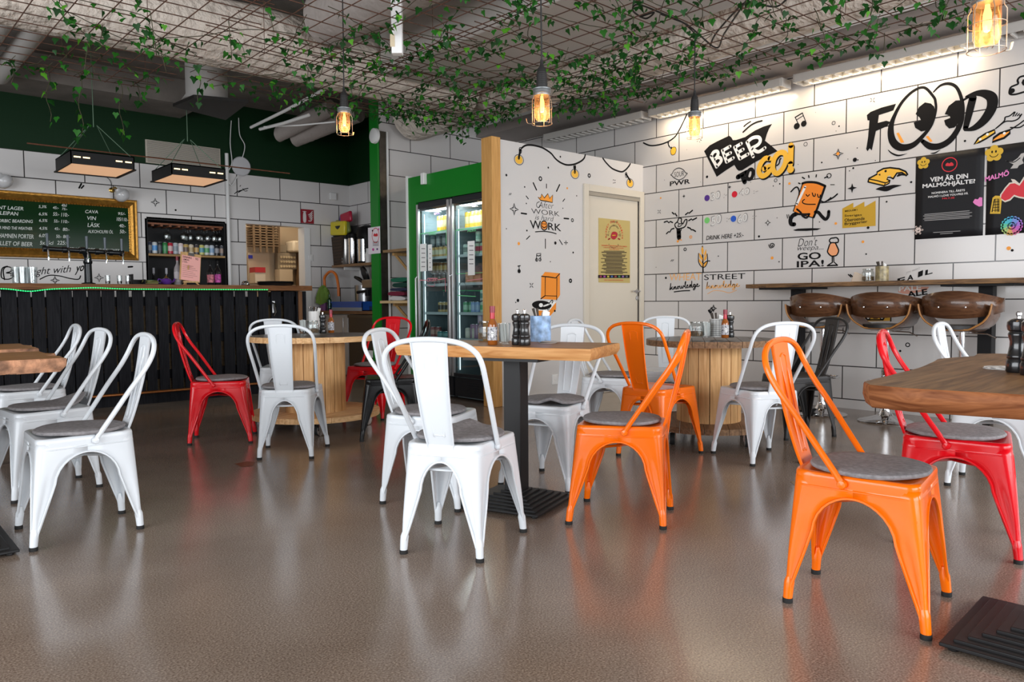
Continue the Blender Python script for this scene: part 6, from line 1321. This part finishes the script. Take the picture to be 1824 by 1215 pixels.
# --- cutlery, fried egg outline
D = R_(cB); D.poly([(1362, 872), (1400, 815), (1470, 770), (1552, 735), (1556, 765), (1470, 820), (1410, 852)], YB_); D.line([(1362, 872), (1400, 815), (1470, 770), (1552, 735), (1556, 765), (1470, 820), (1410, 852)], .014, INK, closed=True, sm=0)
D.line([(1562, 725), (1640, 655), (1650, 620), (1690, 608), (1735, 572)], .010, INK); D.line([(1575, 715), (1650, 660), (1720, 655), (1770, 635), (1802, 592)], .010, INK)
for k in range(4): D.line([(1722+k*20, 610-k*2), (1742+k*20, 572+k*8)], .008, INK)
D.poly([(1530, 850), (1545, 810), (1600, 770), (1695, 738), (1690, 770), (1640, 812)], ORG); D.line([(1530, 850), (1545, 810), (1600, 770), (1695, 738), (1690, 770), (1640, 812)], .018, INK, closed=True, sm=0); D.line([(1698, 735), (1770, 690), (1824, 650)], .010, INK); D.line([(1700, 715), (1780, 715), (1824, 690)], .010, INK)
for x, y in ((1485, 778), (1418, 825), (1642, 768)): D.dot(x, y, .010, WHT)
mural(D, 'mural_cutlery', 'painted fork and knife with orange handles')
D = R_(cB); D.line([(1850, 232), (1790, 245), (1765, 275), (1770, 308), (1735, 325), (1700, 345), (1690, 400), (1740, 408), (1824, 385), (1880, 370)], .014, INK); D.poly([(1800, 300), (1815, 268), (1850, 262), (1860, 325), (1815, 325)], INK); D.dot(1712, 375, .02, INK); mural(D, 'mural_egg', 'painted outline of a fried egg')
# --- fist with spark lines
D = R_(cC); D.line([(378, 150), (400, 130), (412, 100), (425, 95), (438, 105), (436, 130), (450, 150), (470, 115), (488, 112), (486, 140), (470, 175), (440, 190), (400, 195), (380, 175)], .014, INK, closed=True); D.line([(400, 135), (420, 150), (445, 145), (430, 170), (405, 175), (412, 155)], .010, INK); D.line([(395, 195), (398, 215), (430, 215), (436, 200)], .010, INK); D.line([(412, 218), (415, 278)], .055, INK)
for q in ([(352, 45), (372, 62), (378, 52), (395, 78)], [(475, 65), (500, 45), (508, 52), (540, 25)], [(278, 135), (305, 125), (320, 140), (335, 128), (355, 138)], [(505, 120), (530, 105), (540, 115), (578, 95)], [(298, 242), (318, 222), (328, 228), (345, 200), (368, 192)], [(495, 182), (520, 192), (528, 205), (545, 205), (568, 220)]): D.line(q, .015, INK, sm=0)
mural(D, 'mural_fist', 'painted fist with zigzag lines')
# --- wheat street knowledge
D = R_(cC); D.line([(638, 600), (636, 520), (632, 360)], .016, INK)
for q in ([(632, 358), (620, 385), (625, 425), (640, 440), (645, 395)], [(600, 420), (605, 460), (632, 495), (635, 470), (618, 435)], [(600, 470), (600, 500), (632, 550), (635, 520)], [(668, 385), (650, 420), (648, 455), (668, 430)], [(675, 430), (650, 460), (642, 500), (668, 480)], [(678, 490), (650, 515), (642, 550), (668, 535)]): D.poly(q, AMB if False else mat('wheat orange', (.88, .40, .04), .5))
for q in ([(596, 425), (596, 500), (615, 540), (638, 555)], [(676, 430), (680, 500), (660, 545), (638, 555)], [(660, 505), (680, 495), (702, 495)], [(645, 520), (660, 505)]): D.line(q, .010, INK)
LOR = mat('light orange marker', (.90, .45, .14), .5)
D.text('WHEAT', (325, 678), (620, 672), (328, 615), LOR, bold=-.004); D.text('STREET', (648, 672), (1030, 660), (648, 622), INK, bold=.0)
def script(D, x0, y0, sx, sy, sk, mt, w):
    """the word knowledge in joined handwriting"""
    G = [(0, 0), (8, -40), (14, -100), (10, -30), (12, 0), (22, -25), (34, -42), (26, -22), (38, 0), (50, -12), (55, -42), (57, 0), (64, -30), (74, -40), (76, 0), (88, -8), (100, -38), (112, -30), (108, -4), (96, -6), (100, -36), (118, -34), (126, -40), (130, -4), (144, -4), (150, -40), (154, -4), (166, -8), (172, -42), (184, -20), (196, -70), (198, -100), (190, -80), (192, -10), (204, 0), (216, -22), (226, -40), (214, -42), (212, -10), (226, 0), (240, -18), (262, -38), (248, -40), (244, -8), (256, -4), (270, -50), (272, -100), (270, -8), (282, 0), (294, -34), (312, -36), (298, -42), (292, -10), (308, -6), (316, -40), (314, 20), (300, 45), (290, 30), (320, 0), (338, -22), (348, -38), (336, -40), (334, -8), (350, 0), (368, -14)]
    D.line([(x0+a*sx, y0+b*sy+a*sk) for a, b in G], w, mt, sm=3)
script(D, 328, 762, .755, .60, -.085, INK, .010); D.line([(370, 782), (450, 772), (515, 770)], .012, INK); script(D, 668, 752, .84, .62, -.055, LOR, .010); D.line([(680, 800), (740, 770), (820, 775), (880, 790), (950, 765)], .006, LOR)
mural(D, 'mural_wheat', 'painted wheat ear with WHEAT STREET knowledge lettering')
# --- GO IPA and glass
D = R_(cC); D.text('Don\'t', (1518, 362), (1700, 350), (1518, 285), INK, shear=.35, bold=-.012); D.text('weepa...', (1515, 412), (1755, 402), (1515, 368), INK, shear=.35, bold=-.010); D.text('GO', (1515, 486), (1732, 478), (1515, 420), INK, bold=.022); D.text('IPA!', (1508, 556), (1760, 545), (1508, 496), INK, bold=.018); mural(D, 'mural_ipa', 'painted lettering Don\'t weepa... GO IPA!')
D = R_(cD); D.poly([(10, 905), (35, 855), (80, 858), (102, 920), (95, 950), (70, 968), (30, 968), (8, 940)], mat('peach marker', (.86, .36, .16), .5), sm=2); D.line([(30, 845), (18, 830), (30, 808), (58, 802), (85, 800), (102, 820), (95, 845), (75, 848), (100, 905), (102, 930), (85, 962), (60, 970), (32, 968), (2, 935), (8, 900), (30, 850), (75, 848)], .012, INK); D.line([(45, 972), (45, 1030), (5, 1055)], .012, INK, sm=0); D.line([(0, 1060), (92, 1055)], .014, INK); D.line([(58, 972), (60, 1025), (90, 1052)], .010, INK, sm=0); mural(D, 'mural_glass', 'painted beer glass with orange beer')
# --- FAIL PALE ALE, cassette, sparks
D = R_(cD); D.text('you won\'t', (728, 1145), (858, 1100), (728, 1110), GRL, shear=.3, bold=-.01)
for ch, x, y, w, h in (('F', 645, 1235, 70, 55), ('A', 735, 1205, 62, 52), ('I', 838, 1170, 45, 52), ('L', 905, 1150, 70, 48)): D.text(ch, (x, y), (x+w, y-18), (x+5, y-h), INK, bold=.03)
D.crop = cE; D.poly([(655, 210), (670, 165), (800, 160), (945, 162), (920, 195), (760, 228), (700, 226)], mat('dusty pink marker', (.72, .34, .25), .5)); D.text('PALE', (665, 205), (870, 190), (665, 160), PAPER, bold=.02); D.text('ALE', (740, 262), (930, 232), (735, 208), INK, bold=.03); mural(D, 'mural_pale_ale', 'painted lettering FAIL PALE ALE')
D = R_(cE); D.poly([(302, 405), (585, 395), (580, 478), (305, 482)], mat('cassette ochre', (.70, .38, .03), .5)); D.line([(360, 428), (520, 428), (528, 448), (518, 468), (362, 468), (354, 448)], .012, INK, closed=True, sm=0); D.dot(378, 449, .020, INK); D.dot(506, 448, .020, INK); D.dot(378, 449, .010, PAPER); D.dot(506, 448, .010, PAPER); D.rect(425, 436, 468, 458, INK); D.line([(300, 400), (300, 485)], .010, INK); D.line([(590, 395), (588, 480)], .010, INK); mural(D, 'mural_cassette', 'painted ochre cassette tape')
D = R_(cE)
for dx in (0, 18): D.line([(945+dx, 465), (970+dx, 430)], .010, INK)
D.ring(745, 700, .016, .008, INK); D.dot(675, 757, .010, INK)
D.crop = cC; D.star(735, 935, .036, INK, w=.014); D.star(715, 950, .03, INK, w=.014); D.line([(690, 955), (728, 1008)], .02, INK); mural(D, 'mural_sparks', 'small painted stars and rings low on the wall')

# --- sticker and posters on the mural wall
OCH = mat('ochre sticker', (.55, .32, .015), .3)
t = thing('brewery_sticker', 'ochre factory-shaped sticker with black lettering on the mural wall', 'sticker', at(1530, 385, 0, XR-.002)); D = R_(cD); D.poly([(138, 530), (240, 475), (240, 522), (343, 465), (343, 514), (447, 455), (447, 690), (138, 712)], OCH); D.build('sheet', t)
D = R_(cD); D.k = 40; D.text('MEDLEM I', (163, 562), (278, 548), (163, 546), INK, bold=.01)
for i, s_ in enumerate(('Sveriges', 'Oberoende', 'Bryggerier')): D.text(s_, (160, 612+i*38+(4 if i else 0)), (320+i*26, 602+i*33), (160, 586+i*37), INK, bold=.012)
D.build('lettering', t)
DGR = mat('matt charcoal poster', (.014, .014, .016), .45, bump=.2, bscale=7, spec=.15); PWH = mat('poster white', (.70, .69, .69), .5); PRED = mat('poster red', (.60, .015, .03), .5); PPK = mat('poster pink', (.75, .20, .50), .5); PYL = mat('poster yellow', (.62, .38, .02), .5)
def sheet_on(t, x0, x1, z0, z1, mt, thick=.0012, lift=.003):
    m = MB(); rows = []
    for i in range(9): 
        y = x0+(x1-x0)*i/8; rows.append([Vector((XR-lift-.0022*noise.noise(Vector((i*.7, k*.6, y))), y, z0+(z1-z0)*k/10)) for k in range(11)])
    m.grid(rows); return m.build('sheet', mt, t, world=True, solid=thick)
def smiley(D, x, y, r, mt):
    c = D.at(x, y)
    for k in range(5): a = 2*PI*k/5+.3; D.poly2([c+Vector((math.cos(a), math.sin(a)))*r*.62+Vector((math.cos(b), math.sin(b)))*r*.48 for b in [2*PI*j/14 for j in range(14)]], mt)
    D.poly2([c+Vector((math.cos(b), math.sin(b)))*r*.7 for b in [2*PI*j/18 for j in range(18)]], mt)
    for s in (-1, 1): D.poly2([c+Vector((s*r*.22+.10*r*math.cos(b), r*.22+.18*r*math.sin(b))) for b in [2*PI*j/10 for j in range(10)]], INK)
    D.line2([c+Vector((r*.5*math.cos(b), -.02*r+r*.45*math.sin(b))) for b in [PI+.3+(PI-.6)*j/8 for j in range(9)]], r*.09, INK)
POFF = -.0045
def PD(): d = R_(cD); d.o = Vector((XR-.0055, 0, 0)); return d
t = thing('hero_poster', 'charcoal poster reading VEM ÄR DIN MALMÖHJÄLTE? on the mural wall', 'poster', (XR, 2.24, 1.5)); sheet_on(t, 1.985, 2.495, 1.495, 2.19, DGR)
D = PD(); smiley(D, 893, 108, .046, PYL); D.ring(1135, 122, .056, .007, PRED); D.poly([(1100, 135), (1105, 112), (1120, 105), (1135, 112), (1150, 100), (1168, 110), (1170, 132)], PRED, sm=2)
D.text('VEM ÄR DIN', (955, 285), (1308, 248), (955, 232), PWH, bold=.03); D.text('MALMÖHJÄLTE?', (885, 352), (1375, 305), (885, 296), PWH, bold=.03); D.text('NOMINERA TILL ÅRETS', (970, 397), (1278, 368), (970, 372), PWH, bold=.02); D.text('MALMÖ I LOVE YOU-PRIS PÅ', (937, 432), (1308, 398), (937, 408), PWH, bold=.02); D.text('MILY.SE', (1068, 445), (1182, 436), (1068, 430), PRED, bold=.02)
for k in range(5): D.line([(905-(k % 2)*12, 585+k*14), (1320+(k % 2)*22, 550+k*16)], .006, GRL)
D.line([(985, 752), (1235, 738)], .005, GRL); D.line([(1050, 765), (1165, 757)], .005, GRL)
D.poly([(1352, 470), (1372, 440), (1398, 445), (1415, 425), (1440, 428), (1440, 505), (1410, 512), (1370, 490)], PPK, sm=0)
c = D.at(845, 730)
for k in range(6): a = PI*k/3; D.line2([c, c+Vector((math.cos(a), math.sin(a)))*.032], .017, mat('poster beige', (.62, .50, .45), .5))
D.build('print', t)
t = thing('city_poster', 'charcoal poster with pink MALMÖ lettering, a red heart and a rainbow flower', 'poster', (XR, 1.74, 1.5)); sheet_on(t, 1.465, 1.968, 1.495, 2.19, DGR)
D = PD(); smiley(D, 1548, 18, .060, PYL); D.text('MALMÖ', (1465, 282), (1688, 222), (1465, 225), PPK, bold=.03)
D.poly([(1600, 440), (1605, 400), (1650, 335), (1690, 290), (1720, 285), (1705, 255), (1740, 260), (1785, 298), (1824, 235), (1900, 250), (1905, 400), (1824, 440), (1780, 432), (1735, 418), (1700, 455), (1650, 472)], mat('poster cream', (.66, .58, .50), .5)); D.poly([(1612, 435), (1618, 402), (1660, 342), (1700, 300), (1740, 295), (1785, 318), (1824, 262), (1890, 275), (1890, 390), (1824, 425), (1780, 418), (1735, 402), (1695, 440), (1650, 458)], PRED)
D.poly([(1510, 578), (1535, 430), (1560, 410), (1600, 412), (1620, 450), (1608, 578)], PYL); D.line([(1530, 560), (1552, 445), (1592, 440), (1592, 558)], .007, INK, sm=0)
for k in range(4): D.line([(1540, 470+k*26), (1596, 465+k*26)], .005, INK)
for x in (1560, 1578): D.line([(x, 440), (x, 560)], .005, INK)
D.poly([(1655, 85), (1720, 95), (1770, 60), (1800, 20), (1840, 10), (1810, 80), (1824, 110), (1780, 130), (1765, 155), (1700, 160), (1730, 120)], mat('poster grey bird', (.42, .40, .38), .5)); D.line([(1665, 88), (1730, 100), (1790, 60)], .007, INK)
RB = [(.05, .35, .60), (.05, .45, .55), (.10, .50, .30), (.35, .50, .15), (.62, .35, .10), (.60, .12, .25), (.50, .10, .45), (.35, .15, .60), (.15, .25, .62)]
c = D.at(1712, 690)
for k in range(18):
    a = 2*PI*k/18+PI/2; D.line2([c+Vector((math.cos(a), math.sin(a)))*.02, c+Vector((math.cos(a), math.sin(a)))*.066], .022, mat('rainbow %d' % (k//2), RB[k//2], .5))
D.text('you', (1660, 725), (1765, 700), (1660, 685), mat('flower navy', (.03, .05, .15), .5), shear=.2, bold=.01); D.build('print', t)

# --- partition mural
D_wall = part
PX = dict(axis=1, val=YP, right=(1, 0, 0), normal=(0, -1, 0))
def Q_(c, S=300/1822): return Decal(1, YP, (1, 0, 0), (0, -1, 0), c, S)
c4, c5 = (860, 230), (900, 430)
D = Q_(c4); D.line([(420, 205), (455, 180), (500, 172), (560, 178), (640, 200), (700, 235), (745, 270), (785, 320), (840, 362), (910, 388), (990, 380), (1060, 348), (1095, 315), (1108, 278)], .018, INK); D.line([(1298, 315), (1330, 360), (1390, 420), (1450, 450), (1505, 462), (1545, 440), (1580, 400), (1595, 375)], .018, INK)
for x, y, dx, top in ((390, 332, 8, (405, 225)), (995, 485, 0, (993, 405)), (1592, 585, 0, (1550, 490))):
    D.poly2([D.at(x, y)+Vector((.050*math.cos(b), .040*math.sin(b))) for b in [2*PI*j/20 for j in range(20)]], AMB); D.ring(x, y, .060, .006, INK, ry=.048); D.line([(x, y-30), ((x+top[0])/2, (y-30+top[1])/2), top], .024, INK); D.line([(x-10, y-20), (x, y-5), (x+8, y-22)], .010, INK); D.ring(top[0], top[1]+6, .016, .008, INK, ry=.028)
lab(D.build('mural_garland', part), 'painted garland cord with orange bulbs')
D = Q_(c4)
for a, b in (((545, 582), (580, 658)), ((688, 595), (688, 638)), ((830, 602), (797, 672)), ((468, 724), (492, 755)), ((885, 756), (865, 782)), ((415, 910), (472, 918)), ((878, 966), (928, 970)), ((507, 1156), (472, 1192)), ((676, 1190), (677, 1290)), ((828, 1198), (860, 1250))): D.line([a, b], .015 if a[0] in (415, 878, 545, 830) else .010, INK)
D.poly([(595, 735), (625, 745), (635, 703), (665, 745), (703, 698), (722, 750), (755, 712), (752, 795), (690, 782), (625, 772)], ORG); D.line([(595, 735), (625, 745), (635, 703), (665, 745), (703, 698), (722, 750), (755, 712), (752, 795), (690, 782), (625, 772)], .009, INK, closed=True, sm=0)
D.text('After', (600, 852), (770, 862), (595, 785), INK, shear=.3, bold=-.018); D.line([(612, 785), (585, 800), (582, 835), (605, 850), (625, 820)], .006, INK); D.text('WORK', (527, 912), (830, 945), (522, 858), INK, bold=-.012); D.text('is hard', (565, 978), (765, 1000), (568, 922), INK, shear=.25, bold=-.014)
D.text('W', (512, 1078), (632, 1085), (507, 985), INK, bold=.006); D.text('RK', (706, 1090), (848, 1106), (704, 1012), INK, bold=.006); D.ring(662, 1044, .044, .012, INK, ry=.045); D.dot(662, 1042, .038, mat('smile orange', (.86, .28, .03), .5), ry=.038); D.dot(648, 1025, .008, INK); D.dot(672, 1027, .008, INK); D.line([(640, 1048), (655, 1066), (675, 1062), (684, 1050)], .010, INK); D.line([(568, 1112), (650, 1107), (730, 1115), (793, 1133)], .010, INK)
lab(D.build('mural_work', part), 'painted lettering After WORK is hard WORK under a crown')
D = Q_(c4)
for x, y, r in ((254, 498, .012), (707, 417, .010), (838, 299, .010), (452, 626, .008), (470, 805, .007), (1014, 722, .007), (865, 857, .006), (254, 1078, .006), (476, 1098, .009), (1608, 738, .008)): D.dot(x, y, r, INK)
D.dot(912, 640, .011, ORG); D.ring(622, 537, .018, .012, INK); D.ring(1150, 503, .017, .012, INK); D.ring(968, 986, .015, .009, INK); D.star(338, 867, .055, INK, w=.012)
for dx in (0, 14): D.line([(284+dx, 712), (292+dx, 694)], .006, INK)
for a in ((1408, 552), (1425, 556), (1408, 585), (1425, 582)): D.line([a, (a[0]+8, a[1]-4)], .007, INK)
D.crop = c5; D.S = 300/1822
D.dot(145, 24, .016, ORG); D.dot(541, 18, .016, INK); D.dot(733, 121, .010, INK); D.dot(486, 220, .006, INK); D.ring(704, 426, .016, .014, INK); D.dot(136, 639, .016, INK); D.dot(112, 660, .006, INK)
for dx, dy in ((0, -1), (0, 1), (1, 0), (-1, 0)): D.line([(655+dx*6, 15+dy*6), (655+dx*18, 15+dy*20)], .008, INK)
for dx, dy in ((-1, -1), (1, -1), (-1, 1), (1, 1)): D.line([(282+dx*6, 476+dy*7), (282+dx*16, 476+dy*22)], .007, INK)
D.line([(336, 205), (338, 135), (382, 130), (380, 200)], .009, INK, sm=0); D.line([(338, 150), (360, 158), (380, 146)], .009, INK); D.ring(338, 200, .014, .008, INK); D.ring(374, 197, .014, .008, INK)
D.line([(136, 268), (160, 264)], .010, INK); D.line([(148, 268), (150, 320)], .008, INK); D.dot(148, 322, .020, INK)
lab(D.build('mural_marks', part), 'small painted stars, dots and notes')
D = Q_(c5); ORB = mat('box orange', (.86, .27, .02), .5)
D.poly([(390, 380), (430, 330), (590, 345), (592, 580), (556, 634), (384, 622)], ORB); D.poly([(338, 755), (400, 740), (472, 752), (550, 658), (548, 735), (470, 822), (338, 822)], ORB); D.poly([(340, 745), (470, 640), (550, 655), (470, 755)], PAPER)
for q in ([(392, 378), (470, 385), (545, 396), (588, 350)], [(432, 385), (430, 588), (556, 592), (558, 395)], [(384, 622), (430, 588)], [(556, 634), (556, 592)], [(468, 760), (468, 820)]): D.line(q, .011, INK, sm=0)
c = D.at(395, 690); D.poly2([c+Vector((.135*math.cos(b), .045*math.sin(b)-.006*math.cos(b))) for b in [2*PI*j/26 for j in range(26)]], INK); D.dot(385, 690, .028, PAPER, ry=.02); D.line([(415, 700), (470, 680), (505, 655)], .016, PAPER); D.line([(470, 678), (498, 640), (515, 645), (505, 668)], .010, INK); D.ring(464, 730, .012, .008, INK); D.dot(535, 752, .012, INK)
lab(D.build('mural_record_player', part), 'painted orange record player box')
# --- door poster
t = thing('door_poster', 'mustard yellow poster with a red crest and rows of text on the cream door', 'poster', (6.4, YP, 1.5)); a, b = at(1066, 388, 1, YP+.01), at(1122, 504, 1, YP+.01); MUS = mat('mustard paper', (.50, .39, .14), .6)
m = MB(); m.span((a.x, YP+.0085, b.z), (b.x, YP+.0115, a.z)); m.build('sheet', MUS, t, world=True)
PRR = mat('poster vermilion', (.62, .09, .03), .5); CRM = mat('crimson print', (.40, .015, .025), .5); TX = mat('brown print', (.10, .07, .03), .6)
D = Q_(c4); D.o = Vector((0, YP+.0082, 0)); D.text('TRIVSELAST', (1385, 1010), (1465, 1012), (1385, 992), TX, bold=.02)
def arc(D, s_, cx, cy_, r, a0, a1, h, mt):
    c = D.at(cx, cy_); n = len(s_)
    for i, ch in enumerate(s_):
        if ch == ' ': continue
        a = a0+(a1-a0)*i/(n-1); p = c+Vector((math.cos(a), math.sin(a)*1.1))*r; eu = Vector((math.sin(a), -math.cos(a)))*h*.8; ev = Vector((math.cos(a), math.sin(a)))*h; D.text2(ch, p-eu*.5, eu, ev, mt, bold=.02)
arc(D, 'MUSEET FOR FABRIKOR', 1427, 1150, .125, PI*1.05, -.05*PI, .024, PRR); arc(D, 'COLORPRINTER OCH', 1427, 1150, .090, PI, 0, .017, TX)
D.poly([(1390, 1155), (1405, 1115), (1440, 1110), (1462, 1130), (1455, 1170), (1425, 1195), (1395, 1180)], CRM, sm=3); D.line([(1405, 1150), (1440, 1148)], .01, PYL)
for s in (-1, 1): D.line([(1425+s*62, 1192), (1425+s*45, 1185)], .014, CRM); D.text('ET', (1416+s*65-8, 1155), (1416+s*65+18, 1157), (1416+s*65-8, 1138), TX)
D.crop = c5; arc(D, 'ARIBUND', 1176, -48, .10, PI*1.25, PI*1.75, .016, TX)
D.text('SNORARBETE & KORVFESTEN FOR HELA FAMILJEN', (1045, 52), (1320, 66), (1045, 36), PRR, bold=.02); D.text('KOM HIT MED FAMILJEN OCH VANNER', (1070, 72), (1285, 82), (1070, 60), PRR, bold=.02); D.text('KUL FOR ALLA', (1130, 92), (1238, 95), (1130, 82), PRR, bold=.02)
for k in range(19):
    w = 110+30*math.sin(k*2.3); D.line([(1182-w, 104+k*13.4), (1182+w, 107+k*13.4)], .011 if k % 3 else .008, TX, sm=0, )
D.rect(1011, 364, 1348, 396, INK)
for k in range(8): D.rect(1025+k*40, 370, 1048+k*40, 390, mat('film strip %d' % k, [(.25, .02, .08), (.3, .05, .3), (.4, .35, .05), (.05, .1, .3), (.25, .05, .05), (.05, .2, .1), (.2, .1, .3), (.1, .1, .12)][k], .5))
D.text('NU GRATIS INTRADE', (1077, 424), (1280, 427), (1077, 411), PRR, bold=.01); D.build('print', t)
# --- bar wall lettering
D_wall = wall_b
D = Decal(1, YB, (1, 0, 0), (0, -1, 0), (0, 240), 460/1747)
D.line([(30, 980), (22, 920), (40, 895), (75, 900), (72, 925), (42, 935), (80, 940), (85, 965), (50, 978), (10, 965), (15, 905), (50, 890)], .012, INK); D.line([(85, 960), (105, 945), (100, 930), (88, 950), (108, 970)], .010, INK)
D.text('Beer light', (70, 972), (245, 962), (70, 915), INK, shear=.3, bold=.0); D.text('ght with', (240, 965), (480, 945), (240, 900), INK, shear=.3, bold=.0)
D.text('you', (505, 950), (600, 930), (505, 895), INK, shear=.35, bold=.02); D.line([(270, 978), (330, 952), (400, 955), (470, 972), (530, 978), (545, 955)], .012, INK)
D.star(1050, 458, .05, INK, w=.012); D.dot(1188, 510, .012, INK); D.star(372, 985, .045, INK, w=.012); D.star(670, 968, .05, INK, w=.010)
D.line([(535, 360), (550, 332)], .018, INK); D.line([(550, 362), (566, 345)], .016, INK); D.line([(868, 895), (895, 893)], .020, INK)
D.crop = (340, 240); D.S = 350/1824; D.line([(405, 548), (430, 528), (470, 515)], .010, INK); D.line([(440, 535), (490, 508), (530, 498)], .012, INK); D.line([(480, 500), (500, 522), (525, 520)], .008, INK); D.line([(455, 480), (462, 470)], .008, INK)
lab(D.build('mural_lettering', wall_b), 'black handwritten lettering and small stars')
